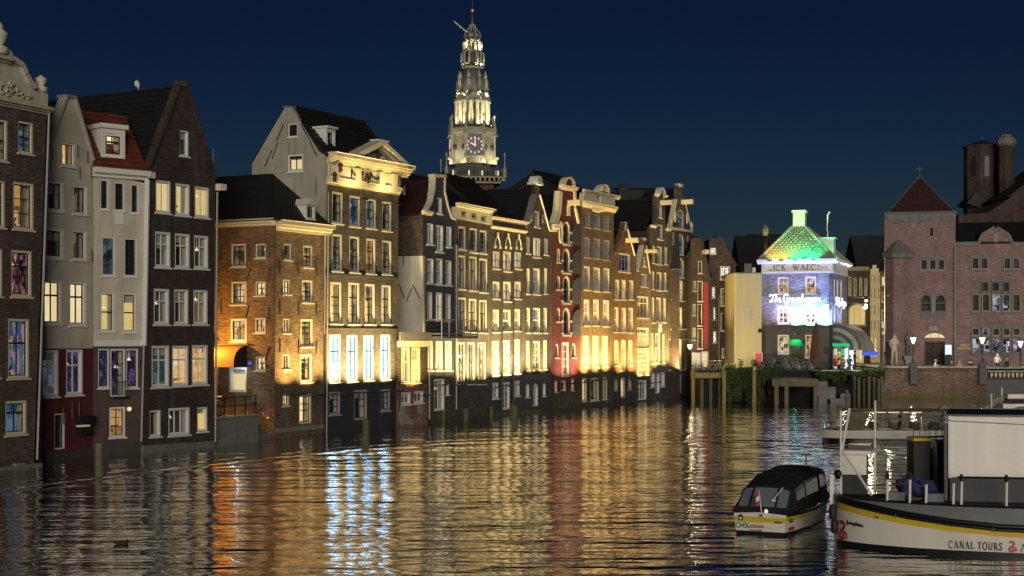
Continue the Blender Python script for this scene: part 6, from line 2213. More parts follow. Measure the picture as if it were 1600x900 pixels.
# tower block
h.win(1452, 1459, 355, 370, 'one', 'dark', 'stone_light', 'sash_dark', curtains=False)
h.row([(1438, 1449, 405, 422), (1451.5, 1463, 405, 422), (1465, 1476, 405, 422)], 'one', 'dark', curtains=False, **fr)
h.row([(1437, 1456, 459, 488), (1460, 1479, 459, 488)], 'mid', 'dark', arch=.32, fr='stone_grey', sa='sash_dark', curtains=False)
h.win(1441, 1480, 518, 530, 'case3', 'cream', 'stone_grey', 'sash_dark', arch=.9, name='fanlight', sill=False, curtains=False)
h.win(1444, 1477, 533, 575, 'case2', 'dark', 'rust', 'rust', name='portal_door', sill=False, curtains=False)
h.wall([(1383, 600), (1493, 600), (1493, 345), (1383, 345)], 'brick_rose')
h.bar(1383, 1493, 333, 346, -.12, .3, 'stone_grey', 'frieze')
for px in range(1386, 1492, 17):
    h.bar(px, px + 3, 335, 344, -.22, -.12, 'stone_grey', 'corbel_block')
h.cornice(1382, 1495, 331, 334, .3, 'stone_grey', steps=2)
for px in range(1439, 1478, 5):
    h.bar(px, px + 2.4, 492, 499, -.04, -.0, 'sash_dark', 'balustrade_slot')
h.bar(1436, 1480, 489, 491.5, -.12, 0, 'stone_grey', 'loggia_sill')
h.bar(1456.3, 1459.7, 459, 489, -.12, .2, 'stone_light', 'loggia_column')
h.bar(1451, 1465, 509, 517, -.12, 0, 'stone_light', 'keystone')
h.body(1383, 1493, 335, 335, 9, 'brick_rose')
u0, u1 = h.p(1386, 333)[0], h.p(1491, 333)[0]
zr0 = h.p(1440, 332)[1]
zr1 = h.p(1441, 276, 3.4)[1]
um = (u0 + u1) / 2
h.part(MB().add([(u0, -.1, zr0), (u1, -.1, zr0), (u1, 7.0, zr0), (u0, 7.0, zr0), (um, 3.4, zr1)], [(0, 1, 4), (1, 2, 4), (2, 3, 4), (3, 0, 4), (3, 2, 1, 0)]), 'roof', 'tile_claret')
m = MB()
for a_ in ((u0, -.1), (u1, -.1), (u1, 7.0)):
    m.tube([(a_[0], a_[1], zr0), (um, 3.4, zr1 + .05)], .12, 6)
h.part(m, 'hip_ridge', 'lead')
h.part(MB().lathe([(.16, zr1 - .2), (.12, zr1 + .2), (.28, zr1 + .35), (.08, zr1 + .5), (.05, zr1 + 1.1)], 8, um, 3.4).box(um - .3, um + .3, 3.35, 3.45, zr1 + .75, zr1 + .82), 'finial', 'lead')
# corner stair turret
tu, _ = h.p(1404, 480)
tw = 22.5 * BY / F
zt0, zt1 = h.p(1404, 397)[1], h.p(1404, 370)[1]
h.part(MB().lathe([(tw * .92, 1.0), (tw * .92, zt0)], 8, tu, .35, O8), 'turret', 'brick_rose')
m = MB()
for k in range(6):
    a_, b_ = k / 6, (k + 1) / 6
    m.lathe([(tw * 1.1 * (1 - a_) + .05, zt0 + (zt1 - zt0) * a_), (tw * 1.1 * (1 - a_) + .09, zt0 + (zt1 - zt0) * a_ + .06), (tw * 1.1 * (1 - b_) + .04, zt0 + (zt1 - zt0) * b_)], 8, tu, .35, O8)
h.part(m, 'turret_roof', 'stone_grey')
h.part(MB().lathe([(tw * .95, zt0 - .5), (tw * 1.12, zt0 - .35), (tw * 1.12, zt0)], 8, tu, .35, O8), 'turret_cornice', 'stone_grey')
f2 = Frame(h.A - h.V * (tw * .92 * math.cos(O8) - .35 + .03), BA, e)
for px0, px1, y0, y1 in ((1399, 1405, 417, 428), (1400, 1407, 488, 501)):
    u_, v_ = f2.p(px0, y1)
    u2, v2 = f2.p(px1, y0)
    f2.part(MB().box(u_, u2, -.05, .03, v_, v2), 'slit_surround', 'stone_light')
    f2.part(MB().box(u_ + .1, u2 - .1, -.06, -.04, v_ + .1, v2 - .18), 'slit_window', 'sash_dark')
for px0, px1, y0, y1 in ((1386, 1389, 464, 478), (1386.5, 1390, 534, 546)):
    h.bar(px0 - 1, px1 + 1, y0 - 3, y0, -.7, -.3, 'stone_light', 'slit_lintel')
# right wing
h.row([(1518, 1530, 402, 421), (1532, 1544, 402, 421), (1568, 1580, 402, 421), (1582, 1594, 402, 421)], 'one', 'dark', curtains=False, **fr)
h.row([(1533, 1545, 440, 456), (1549, 1562, 440, 456), (1566, 1578, 440, 456)], 'one', 'dark', fr='stone_grey', sa='sash_dark', curtains=False)
x5 = [(1518, 1531), (1534, 1547), (1550, 1563), (1566, 1579), (1582, 1595)]
h.row([(a_, b_, 459, 487) for a_, b_ in x5], 'one', ['dark', 'dark', 'disco', 'disco', 'dark'], curtains=False, **fr)  # disco: lights mirrored in the glass, painted as glowing spots
h.row([(a_ + .5, b_ - .5, 512, 525) for a_, b_ in x5], 'one', ['dark', 'disco', 'dark', 'dark', 'dark'], curtains=False, **fr)  # disco: mirrored lights painted as glowing spots
h.row([(a_, b_, 528, 552) for a_, b_ in x5], 'one', 'disco', fr='stone_grey', sa='sash_dark', curtains=False)  # disco: mirrored lights painted as glowing spots
h.row([(1610, 1622, 402, 421), (1630, 1642, 459, 487), (1630, 1642, 528, 552)], 'one', 'dark', curtains=False, **fr)
h.wall([(1493.3, 600), (1660, 600), (1660, 379), (1580.5, 379), (1575, 367), (1557, 356), (1554, 356), (1536, 367), (1530.5, 379), (1493.3, 379)], 'brick_rose', 'wing_wall', .2)
f3 = Frame(h.A + h.V * .2, BA, e)
f3.coping([(1530.5, 379), (1536, 367), (1554, 356)], .3, 'stone_grey', 'gablet_coping')
f3.coping([(1557, 356), (1575, 367), (1580.5, 379)], .3, 'stone_grey', 'gablet_coping')
f3.bar(1493.5, 1530, 378, 385, -.15, 0, 'stone_grey', 'wing_cornice')
f3.bar(1581, 1660, 378, 385, -.15, 0, 'stone_grey', 'wing_cornice')
f3.bar(1553, 1558, 366, 379, -.08, 0, 'stone_light', 'gablet_slit')
for (x0_, x1_, y0_, y1_) in ((1516, 1597, 507, 512), (1516, 1597, 456, 459), (1515, 1547, 398.5, 402), (1565, 1597, 398.5, 402), (1436, 1478, 401, 405), (1531, 1580, 436, 440), (1516, 1597, 553, 557), (1517, 1597, 488, 491)):
    (f3 if x0_ > 1493 else h).bar(x0_, x1_, y0_, y1_, -.09, 0, 'stone_grey', 'lintel_band')
u0, u1 = h.p(1494, 380)[0], h.p(1660, 380)[0]
ze, zr = h.p(1550, 378)[1], h.p(1550, 347, 5)[1]
h.part(MB().slab((u0, .1, ze), (u1, .1, ze), (u1, 5.2, zr), (u0, 5.2, zr), .2).slab((u0, 5.2, zr), (u1, 5.2, zr), (u1, 10, ze), (u0, 10, ze), .2), 'wing_roof', 'tile_black')
h.part(MB().box(u0, u1, 9.5, 9.8, 0, ze).box(u1 - .3, u1, .6, 9.5, 0, ze), 'rear_wall', 'brick_rose')
h.pipe(1492, 380, 1492, 568, .09, 'stone_light', -.2)
# statues on the corner
# gilt lettering, screen
def font_mesh(txt, size, ext=.01):
    cu = bpy.data.curves.new('lettering', 'FONT')
    cu.body = txt
    cu.size = size
    cu.extrude = ext
    cu.align_x = 'CENTER'
    cu.resolution_u = 2
    o = bpy.data.objects.new('lettering', cu)
    me = bpy.data.meshes.new_from_object(o)
    bpy.data.objects.remove(o)
    me.transform(Matrix.Rotation(R(90), 4, 'X'))
    return me
def put_text(fr_, txt, size, u, v, y, mat, name='lettering', squash=1.0, rot=None):
    me = font_mesh(txt, size)
    me.materials.clear()
    me.materials.append(MATS[mat])
    o = bpy.data.objects.new(name, me)
    C.objects.link(o)
    o.parent = fr_.emp
    base = fr_.M if fr_.M is not None else Matrix.Identity(4)
    o.matrix_basis = base @ Matrix.Translation((u, y, v)) @ (rot if rot is not None else Matrix.Identity(4)) @ Matrix.Diagonal((squash, 1, 1, 1))
    return o
u, v = f3.p(1508, 541.3)
put_text(f3, 'MEET', .30, u, v, -.03, 'letter_gold', 'gilt_lettering', 1.2)
u, v = f3.p(1508, 545.8)
put_text(f3, 'BERLAGE', .30, u, v, -.03, 'letter_gold', 'gilt_lettering', 1.25)
u0, v1 = h.p(1477.5, 539, -.9)
u1, v0 = h.p(1486, 553.5, -.9)
sc_ = h.part(MB().box(u0 - .08, u1 + .08, -1.0, -.85, QZ, v1 + .08), 'display_column', 'plastic_black')
MB().box(u0, u1, -1.02, -1.005, v0, v1).build('screen', 'screen_white', sc_)
MB().box(u0 - .06, u0 - .01, -1.02, -1.005, v0 - .1, v1).box(u1 + .01, u1 + .06, -1.02, -1.005, v0 - .1, v1).build('screen_edge', 'screen_blue', sc_)
P = h.W @ Vector(((u0 + u1) / 2, -1.3, (v0 + v1) / 2))
point(P, 16, (.15, .4, 1), .2, 'screen_light')
spot(at(1462, 566, 146), at(1461, 522, 148.6), 110, (1, .85, .6), 70, .2)
# bell turret and chimney rising behind
KB = 190.0
bz = lambda py: CAMH + (HY - py) * KB / F
P = at(1534, 0, KB)
e = thing('bell_turret', 'dark octagonal brick belfry with slit openings behind the exchange building', 'tower', (P.x, P.y, 0), 0)
rw = 27.5 * KB / F
MB().lathe([(rw, bz(420)), (rw, bz(232)), (rw * 1.06, bz(231)), (rw * 1.06, bz(228))], 8, rot=O8).build('shaft', 'brick_dark', e)  # same brick as the exchange, darkened to stand for being unlit
MB().lathe([(rw * 1.1, bz(228.5)), (.05, bz(219))], 8, rot=O8).build('roof', 'tile_slate', e)
MB().lathe([(.06, bz(220)), (.06, bz(214))], 6).build('finial', 'lead', e)
for k in range(8):
    t = k * math.pi / 4
    MB().prism([(-.28, bz(278)), (.28, bz(278)), (.28, bz(250)), (.14, bz(246.5)), (-.14, bz(246.5)), (-.28, bz(250))], -rw * .93 - .02, -rw * .93 + .15).build('belfry_opening', 'sash_dark', e, Matrix.Rotation(t, 4, 'Z'))
MB().add([(-rw * 1.15, -rw, bz(320)), (rw * 1.4, -rw, bz(345)), (rw * 1.4, rw, bz(345)), (-rw * 1.15, rw, bz(320)), (-rw * .6, -rw * .8, bz(303)), (rw * .3, -rw * .8, bz(300)), (rw * .3, rw * .8, bz(300)), (-rw * .6, rw * .8, bz(303))],
         [(0, 1, 5, 4), (1, 2, 6, 5), (2, 3, 7, 6), (3, 0, 4, 7)]).build('base_roof', 'tile_black', e)
P = at(1572, 0, 186)
e = thing('tall_chimney', 'tall brick chimney with a flared banded top beside the belfry', 'chimney', (P.x, P.y, 0), 0)
rc = 14 * 186 / F
cz = lambda py: CAMH + (HY - py) * 186 / F
MB().lathe([(rc * .92, cz(420)), (rc * .90, cz(226))], 8, rot=O8).build('shaft', 'brick_dark', e)  # darker brick puts the lack of light up here into the colour
MB().lathe([(rc * .9, cz(228)), (rc * 1.12, cz(225)), (rc * 1.12, cz(222)), (rc * .9, cz(216)), (rc * .6, cz(213)), (rc * .6, cz(211))], 8, rot=O8).build('cap', 'stone_grey', e)
# hall roof far right
P = at(1540, 0, 178)
e = thing('exchange_hall', 'dark stepped hall roof rising at the right edge behind the exchange', 'building', (P.x, P.y, 0), 0)
hz_ = lambda py: CAMH + (HY - py) * 178 / F
hx = lambda px: (px - 1540) * 178 / F
MB().prism([(hx(1498), hz_(420)), (hx(1498), hz_(336)), (hx(1545), hz_(332)), (hx(1580), hz_(308)), (hx(1600), hz_(289)), (hx(1660), hz_(250)), (hx(1720), hz_(300)), (hx(1720), hz_(420))], 0, 12).build('gable_wall', 'brick_dark', e)  # unlit gable: its shade is carried by the darker brick colour
MB().slab((hx(1577), -.2, hz_(309)), (hx(1660), -.2, hz_(248)), (hx(1660), 12, hz_(248)), (hx(1577), 12, hz_(309)), -.2).build('roof', 'tile_slate', e)

# ================================================================ brick quay with lamps
QY = 138.3
P = at(1376, 0, QY)
qz = at(0, 573, QY).z
e = thing('brick_quay', 'brick quay wall with a stone coping below the exchange building', 'quay wall', (P.x, QY, 0), 0)
h = Frame((P.x, QY), 0, e)
Lq = at(1543, 0, QY).x - P.x
h.part(MB().box(0, Lq, 0, 2.5, -1.2, qz - .12), 'wall', 'brick_quay')
h.part(MB().box(-.05, Lq + .05, -.1, .5, qz - .12, qz + .05), 'coping', 'stone_light')
h.part(MB().box(0, Lq, -.03, .0, -1, .22), 'waterline_band', 'wood_moss')
m = MB()
r_ = random.Random(8)
for k in range(60):
    x, z = r_.uniform(.2, 2.6), r_.uniform(.5, 1.6)
    m.box(x, x + r_.uniform(.05, .25), -.012 - .0001 * k, .0, z, z + r_.uniform(.03, .08))
stuff(h.part(m, 'lime_stain', 'water_lime'))
struct(MB().box(P.x, P.x + 60, QY + .5, 150.0, qz - .2, qz - .05).build('pavement', 'concrete'))
P2 = at(1543.2, 0, QY)
e = thing('bridge_parapet', 'dark green bridge side with a corbelled railing right of the brick quay', 'bridge', (P2.x, QY, 0), 0)
h2 = Frame((P2.x, QY), 0, e)
zb_ = at(0, 579, QY).z
h2.part(MB().box(0, 26, .6, 3, -1.2, zb_ - .7), 'abutment', 'paint_slate')
h2.part(MB().box(-.02, 26, -.1, .5, zb_ - .14, zb_), 'coping', 'stone_light')
h2.part(MB().box(0, 26, .3, .6, zb_ - .72, zb_ - .14), 'apron', 'rust')
cb_ = MB().box(-.11, .11, -.05, .3, -.28, 0).box(-.08, .08, .02, .3, -.42, -.28).mesh('corbel', 'trim_stone')
for k in range(34):
    o = bpy.data.objects.new('corbel', cb_)
    C.objects.link(o)
    o.parent = e
    o.location = (.35 + k * .385 * 1.0, 0, zb_ - .2)
def street_lamp(px, ybase, ytop, Y, label, watts=420, wall=True):
    s_ = Y / F
    P = at(px, ybase, Y)
    e = thing('street_lamp', label, 'street lamp', tuple(P), 0, 'crown street lamps on the far quay')
    H_ = (ybase - ytop) * s_
    if wall:
        MB().box(-.3, .3, -.25, .3, 0, H_ * .42).box(-.36, .36, -.3, .3, H_ * .42, H_ * .45).build('pedestal', 'paint_slate', e)
    z0 = H_ * .45 if wall else 0
    MB().lathe([(.2, z0), (.2, z0 + .1), (.13, z0 + .3), (.09, z0 + .6), (.075, H_ - .8), (.14, H_ - .75), (.06, H_ - .66)], 10).build('post', 'iron_black', e, smooth=True)
    MB().lathe([(.10, H_ - .64), (.24, H_ - .14)], 6).build('lamp_glass', 'lamp_white', e)
    m = MB().lathe([(.28, H_ - .14), (.26, H_ - .1), (.12, H_ + .03), (.1, H_ + .1), (.02, H_ + .16)], 6)
    for k in range(6):
        t = math.pi / 3 * k
        m.tube([(.105 * math.cos(t), .105 * math.sin(t), H_ - .64), (.25 * math.cos(t), .25 * math.sin(t), H_ - .14)], .016, 4)
    m.build('lantern_frame', 'iron_black', e)
    point(P + Vector((0, -.5, H_ - .35)), watts, (1, .85, .62), .15)
street_lamp(1427, 600, 525, QY - .4, 'crown street lamp left of the portal, on a green quay pedestal')
street_lamp(1535, 600, 525, QY - .4, 'crown street lamp at the right end of the brick quay', 340)
street_lamp(1594.5, 577, 531, QY + 3, 'crown street lamp at the right edge above the bridge railing', 300, False)
# plain lamp mast by the side street
P = at(1380, 571, 144)
e = thing('lamp_mast', 'thin pale mast with camera boxes at the turret corner', 'mast', tuple(P), 0)
MB().lathe([(.07, 0), (.05, 3.9)], 8).build('pole', 'stone_light', e)
MB().box(-.18, .18, -.15, .15, 3.5, 4.0).box(-.12, .12, -.1, .1, 2.9, 3.2).build('camera_box', 'trim_white', e)

# ================================================================ people
def person(label, px, pfeet, Y, hgt, shirt, pants, hair='hair_dark', pose='stand', rz=0.0, z=None, name='person', group='people on the far quay', skin='skin'):
    P = at(px, pfeet, Y)
    if z is not None:
        P.z = z
    e = thing(name, label, name if name != 'person' else 'person', tuple(P), rz, group)
    s = hgt / 1.75
    if pose == 'stand':
        J = {'pel': (0, 0, .95), 'bel': (0, .01, 1.12), 'che': (0, .0, 1.33), 'nk': (0, -.01, 1.48), 'hd': (0, -.03, 1.62), 'tp': (0, -.02, 1.73),
             'sl': (-.19, 0, 1.42), 'el': (-.25, .03, 1.14), 'hl': (-.20, -.16, .96), 'sr': (.19, 0, 1.42), 'er': (.26, -.02, 1.14), 'hr': (.16, -.24, 1.10),
             'tl': (-.10, 0, .90), 'kl': (-.12, -.03, .50), 'al': (-.13, .03, .09), 'fl': (-.14, -.13, .04), 'tr': (.10, 0, .90), 'kr': (.12, -.05, .50), 'ar': (.14, .0, .09), 'fr': (.16, -.16, .04)}
    elif pose == 'sit':
        J = {'pel': (0, 0, .50), 'bel': (0, .02, .68), 'che': (0, -.02, .90), 'nk': (0, -.05, 1.05), 'hd': (0, -.09, 1.19), 'tp': (0, -.08, 1.30),
             'sl': (-.19, -.02, .98), 'el': (-.24, -.06, .72), 'hl': (-.12, -.32, .70), 'sr': (.19, -.02, .98), 'er': (.25, -.08, .74), 'hr': (.10, -.34, .80),
             'tl': (-.10, -.06, .48), 'kl': (-.13, -.48, .50), 'al': (-.13, -.46, .09), 'fl': (-.13, -.60, .04), 'tr': (.10, -.06, .48), 'kr': (.14, -.46, .50), 'ar': (.15, -.40, .09), 'fr': (.16, -.54, .04)}
    names = list(J)
    ed = [('pel', 'bel'), ('bel', 'che'), ('che', 'nk'), ('nk', 'hd'), ('hd', 'tp'), ('che', 'sl'), ('sl', 'el'), ('el', 'hl'), ('che', 'sr'), ('sr', 'er'), ('er', 'hr'),
          ('pel', 'tl'), ('tl', 'kl'), ('kl', 'al'), ('al', 'fl'), ('pel', 'tr'), ('tr', 'kr'), ('kr', 'ar'), ('ar', 'fr')]
    rad = {'pel': .15, 'bel': .14, 'che': .155, 'nk': .058, 'hd': .105, 'tp': .06, 'sl': .075, 'el': .05, 'hl': .038, 'sr': .075, 'er': .05, 'hr': .038,
           'tl': .095, 'kl': .065, 'al': .045, 'fl': .04, 'tr': .095, 'kr': .065, 'ar': .045, 'fr': .04}
    me = bpy.data.meshes.new('body')
    me.from_pydata([tuple(c * s for c in J[n]) for n in names], [(names.index(a), names.index(b)) for a, b in ed], [])
    o = bpy.data.objects.new('body', me)
    C.objects.link(o)
    o.parent = e
    md = o.modifiers.new('Skin', 'SKIN')
    md.use_smooth_shade = True
    for i, n in enumerate(names):
        sv = me.skin_vertices[0].data[i]
        q = rad[n] * s
        sv.radius = (q, q * (.75 if n in ('pel', 'bel', 'che') else 1))
        sv.use_root = n == 'pel'
    sb = o.modifiers.new('Subdivision', 'SUBSURF')
    sb.levels = sb.render_levels = 1
    # clothing by height on the body
    key = 'body_%s_%s_%s_%s' % (shirt, pants, pose, skin)
    if key not in MATS:
        g = NG(key)
        sp = g.n('SeparateXYZ')
        g.l(g.obj(), sp.inputs[0])
        zn = J['nk'][2] * s
        zp_ = J['pel'][2] * s
        col = lambda n: tuple(next(x for x in MATS[n].node_tree.nodes if x.type == 'MIX').inputs[6].default_value[:3])
        c = g.mix(g.math('GREATER_THAN', sp.outputs[2], zp_), col(pants), col(shirt))
        c = g.mix(g.math('GREATER_THAN', sp.outputs[2], zn), c, col(skin))
        g.col(c)
        g.rough(.85)
    me.materials.append(MATS[key])
    hd = J['hd']
    m = MB()
    prof = [(.122, -.03), (.13, .03), (.118, .09), (.08, .13), (.02, .15)]
    m.lathe([(r * s, (hd[2] + z_) * s) for r, z_ in prof], 10, hd[0] * s, (hd[1] + .025) * s)
    if hair:
        m.build('hair', hair, e, smooth=True)
    return e
person('person in a white hooded coat standing behind the bridge railing', 1558.5, 583, QY + 1.2, 1.75, 'cloth_white', 'cloth_black', 'cloth_white')
person('fair haired person in dark clothes seated behind the bridge railing', 1574, 582, QY + 1.3, 1.75, 'cloth_black', 'cloth_black', 'hair_fair', 'sit', -1.0)
person('person in a pale jacket sitting on the quay before the portal', 1461, 585, QY + .9, 1.8, 'cloth_white', 'cloth_blue', 'hair_fair', 'sit', 1.2)
person('person in black sitting on the quay left of the downpipe', 1486, 586, QY + .8, 1.7, 'cloth_black', 'cloth_black', 'hair_fair', 'sit', .6)
person('person in tan clothes sitting on the quay right of the downpipe', 1499, 586, QY + .8, 1.7, 'cloth_tan', 'cloth_black', 'hair_fair', 'sit', -.4)
person('person in a dark coat sitting near the right quay lamp', 1516, 585, QY + .9, 1.85, 'cloth_black', 'cloth_black', 'hair_dark', 'sit', .4)
person('dark clothed person standing on the lit terrace by the awning', 1335.5, 585, 131.0, 1.75, 'cloth_black', 'cloth_black', 'hair_dark', 'stand', 1.0, QZ, group='people on the terrace')
person('person in red seated under the green screen on the terrace', 1305, 585, 131.6, 1.8, 'cloth_red', 'cloth_black', 'hair_fair', 'sit', .5, QZ, group='people on the terrace')
person('person in tan seated at the terrace beside the lit menu', 1318, 585, 131.8, 1.8, 'cloth_tan', 'cloth_black', 'hair_dark', 'sit', -.8, QZ, group='people on the terrace')
person('person in blue seated at the right end of the terrace group', 1327, 585, 132.2, 1.8, 'cloth_blue', 'cloth_black', 'hair_dark', 'sit', .2, QZ, group='people on the terrace')
person('small dark figure standing by the turret corner', 1385.5, 573, 146, 1.6, 'cloth_black', 'cloth_black', 'hair_dark', 'stand', 0, QZ + .2)
person('tall pale stone statue standing against the turret', 1397, 571, 147.2, 3.0, 'trim_stone', 'trim_stone', None, 'stand', .2, name='statue', group=None, skin='trim_stone')
person('grey green stone statue on a corbel beside the turret', 1420, 557, 148.6, 2.4, 'stone_grey', 'stone_grey', None, 'stand', .2, name='statue', group=None, skin='stone_grey')
hB = at(1420, 556, 148.6)
e = thing('statue_corbel', 'stepped stone corbel carrying the grey green statue', 'corbel', tuple(hB), 0)
MB().box(-.55, .55, -.4, 1.3, -.35, -.01).box(-.4, .4, -.25, 1.3, -.8, -.35).box(-.25, .35, -.1, 1.3, -1.2, -.8).build('block', 'stone_light', e)

# terrace furniture
m_plain('cloth_brown', (.10, .055, .035), .9, .3, 4, 0)
P = at(1275, 586, 130.4)
e = thing('closed_parasol', 'tall closed brown parasol standing on the terrace before the corner house', 'parasol', (P.x, P.y, QZ), 0)
MB().lathe([(.05, 0), (.05, 4.4)], 8).build('pole', 'wood_old', e)
m = MB()
rows = []
for j in range(8):
    z = 1.0 + 3.2 * j / 7
    rr_ = (.42, .46, .40, .36, .30, .24, .16, .05)[j]
    rows.append([((rr_ * (1 + .22 * (k % 2))) * math.cos(2 * math.pi * k / 16), (rr_ * (1 + .22 * (k % 2))) * math.sin(2 * math.pi * k / 16), z + .02 * math.sin(k * 2)) for k in range(17)])
m.grid(rows)
m.build('canopy', 'cloth_brown', e, fix=False)
MB().lathe([(.35, 0), (.35, .1), (.1, .14)], 10).build('base', 'concrete', e)
P = at(1276, 0, 129.7)
e = thing('terrace_edge', 'white lit edge beam of the terrace above the ivy fringe', 'terrace', (P.x, P.y, 0), 0)
Lt = at(1346, 0, 129.7).x - P.x
MB().box(0, Lt, 0, .25, QZ - .12, QZ + .1).build('edge_beam', 'trim_white', e)
MB().box(0, Lt, .25, 2.0, QZ - .15, QZ + .02).build('deck', 'wood_old', e)
m = MB()
for k in range(14):
    m.tube([(Lt * k / 13, .12, QZ + .1), (Lt * k / 13, .12, QZ + .75)], .018, 4)
m.tube([(0, .12, QZ + .75), (Lt, .12, QZ + .75)], .02, 5)
m.build('railing', 'iron_black', e)
P = at(1304, 0, 132.6)
e = thing('terrace_screen', 'small lit terrace bar with a green canopy and glowing panels', 'bar', (P.x, P.y, QZ), 0)
MB().box(0, 1.3, 0, .9, 2.1, 2.35).build('canopy', 'green_glow', e)
for k, mt in enumerate(('lamp_soft', 'in_shop', 'green_glow', 'screen_white')):
    MB().box(.02 + .32 * k, .28 + .32 * k, .35, .42, .2, 1.9).build('panel', mt, e)
MB().box(0, .06, 0, .06, 0, 2.1).box(1.24, 1.3, 0, .06, 0, 2.1).build('post', 'iron_black', e)
P = at(1321, 570, 131.5)
point((P.x, P.y, QZ + 1.9), 120, (1, .92, .8), .2)
point(at(1338, 560, 129.2), 60, (1, .88, .45), .1)
point(at(1366, 560, 130.5), 50, (1, .86, .5), .1)
e = thing('menu_stand', 'red and white menu stand at the clapboard corner', 'sign', (at(1185, 0, 132).x, 132, QZ), 0)
MB().box(-.3, .3, -.03, .03, .4, 1.5).build('board', 'red_paint', e)
MB().box(-.34, -.3, -.03, .03, 0, 1.6).box(.3, .34, -.03, .03, 0, 1.6).build('post', 'trim_white', e)

# ================================================================ bicycles
def make_bike(label, tyre='hull_black', frame='iron_black'):
    e = thing('bicycle', label, 'bicycle', (0, 0, 0), 0)
    for x in (-.53, .53):
        c = [(x + .32 * math.cos(2 * math.pi * k / 18), 0, .34 + .32 * math.sin(2 * math.pi * k / 18)) for k in range(19)]
        o = MB().tube(c, .026, 5, cap=False).build('wheel', tyre, e)
        m = MB()
        for k in range(8):
            t = math.pi * k / 8
            m.tube([(x - .3 * math.cos(t), 0, .34 - .3 * math.sin(t)), (x + .3 * math.cos(t), 0, .34 + .3 * math.sin(t))], .004, 3, cap=False)
        c = [(x + .292 * math.cos(2 * math.pi * k / 18), 0, .34 + .292 * math.sin(2 * math.pi * k / 18)) for k in range(19)]
        m.tube(c, .012, 4, cap=False)
        m.build('rim', 'steel', o)
    m = MB()
    for a, b in (((-.53, .34), (-.08, .30)), ((-.08, .30), (-.20, .80)), ((-.53, .34), (-.17, .70)), ((-.08, .30), (.36, .78)), ((-.18, .70), (.35, .84)), ((.53, .34), (.32, .98))):
        m.tube([(a[0], 0, a[1]), (b[0], 0, b[1])], .018, 6)
    m.build('frame', frame, e)
    MB().box(-.75, -.25, -.07, .07, .72, .74).build('rack', 'iron_black', e)
    MB().add([(-.36, -.08, .84), (-.36, .08, .84), (-.08, 0, .84), (-.36, -.08, .88), (-.36, .08, .88), (-.08, 0, .87)], [(0, 2, 1), (3, 4, 5), (0, 1, 4, 3), (1, 2, 5, 4), (2, 0, 3, 5)]).build('saddle', 'hull_black', e)
    MB().tube([(.16, -.28, .98), (.28, -.24, 1.06), (.31, 0, 1.04), (.28, .24, 1.06), (.16, .28, .98)], .014, 5).build('handlebar', 'steel', e)
    return e
b0 = make_bike('red wheeled bicycle standing against the orange wall above the steps', 'red_paint')
P = at(406, 654, 81.0)
b0.location = P
b0.rotation_euler = (R(6), 0, DS.ang)
b1 = make_bike('', 'hull_black', 'frame_grey')
ORD = ('first', 'second', 'third', 'fourth', 'fifth', 'sixth', 'seventh', 'eighth', 'ninth')
places = []
for k in range(4):
    places.append((QT.W @ Vector((.35 + k * .62, 1.0 + .5 * (k % 2), QTz)), QT.ang + R((5, -25, 12, -8)[k]), 'black bicycle parked behind the railing of the small quay terrace', 'bicycles on the quay terrace'))
jm = Matrix.Translation(JET.location) @ Matrix.Rotation(JET.rotation_euler.z, 4, 'Z')
for k in range(9):
    places.append((jm @ Vector((.3 + LJ * k / 9.3, .9 + .25 * (k % 2), zj)), JET.rotation_euler.z + R((70, 60, 85, 40, 75, 100, 55, 80, 65)[k]), 'black bicycle in the row parked along the jetty', 'bicycles parked along the jetty'))
for k in range(4):
    places.append((WA.W @ Vector((1.2 + k * 1.0, -2.2, QZ)), WA.ang + R((15, 5, -20, 8)[k]), 'dark bicycle parked before the railing of the neon lit corner house', 'bicycles before the corner house'))
for k, (loc, rz, lab, grp) in enumerate(places):
    o = b1 if k == 0 else copy_tree(b1)
    o.location = loc
    o.rotation_euler = (R(random.uniform(-8, 8)), 0, rz)
    num = sum(1 for q in places[:k] if q[3] == grp)
    o['label'] = lab.replace('bicycle', 'bicycle, ' + ORD[num] + ' from the left,', 1)
    o['group'] = grp

# ================================================================ mooring posts along the row
def post(px, ytop, ywat, wpx, mat, label, group='mossy mooring posts along the houses'):
    o = pile(px, ytop, ywat - HY, wpx, mat, label, group, 'mooring_post')
    o['category'] = 'mooring post'
    return o
post(155, 692, 743, 13, 'wood_old', 'thick weathered mooring post before the cream and red houses')
post(572, 656, 696, 11, 'wood_moss', 'mossy mooring post before the house with the pediment')
post(805, 634, 667, 8.5, 'wood_moss', 'tall mossy mooring post before the pointed hood arch house')
post(800, 630, 655, 4, 'wood_moss', 'thin mossy post just left of the tall one, on the ledge')
post(693, 641, 660, 6, 'wood_moss', 'short mossy stump below the white door of the purple house')
post(728, 638, 657, 8, 'wood_moss', 'broad mossy stump before the stone base')
post(768, 635, 653, 6.5, 'wood_moss', 'short mossy stump left of the white double door')
A, B = wl(686, 129), wl(842, 113.5)
e = thing('timber_ledge', 'long timber fender beam at the water line of the row', 'ledge', (A.x, A.y, 0), math.atan2(B.y - A.y, B.x - A.x))
MB().box(0, (B - A).length, -.25, .1, -.4, .16).build('beam', 'wood_moss', e)
MB().box(0, (B - A).length, -.28, -.1, .16, .2).build('beam_cap', 'wood_old', e)
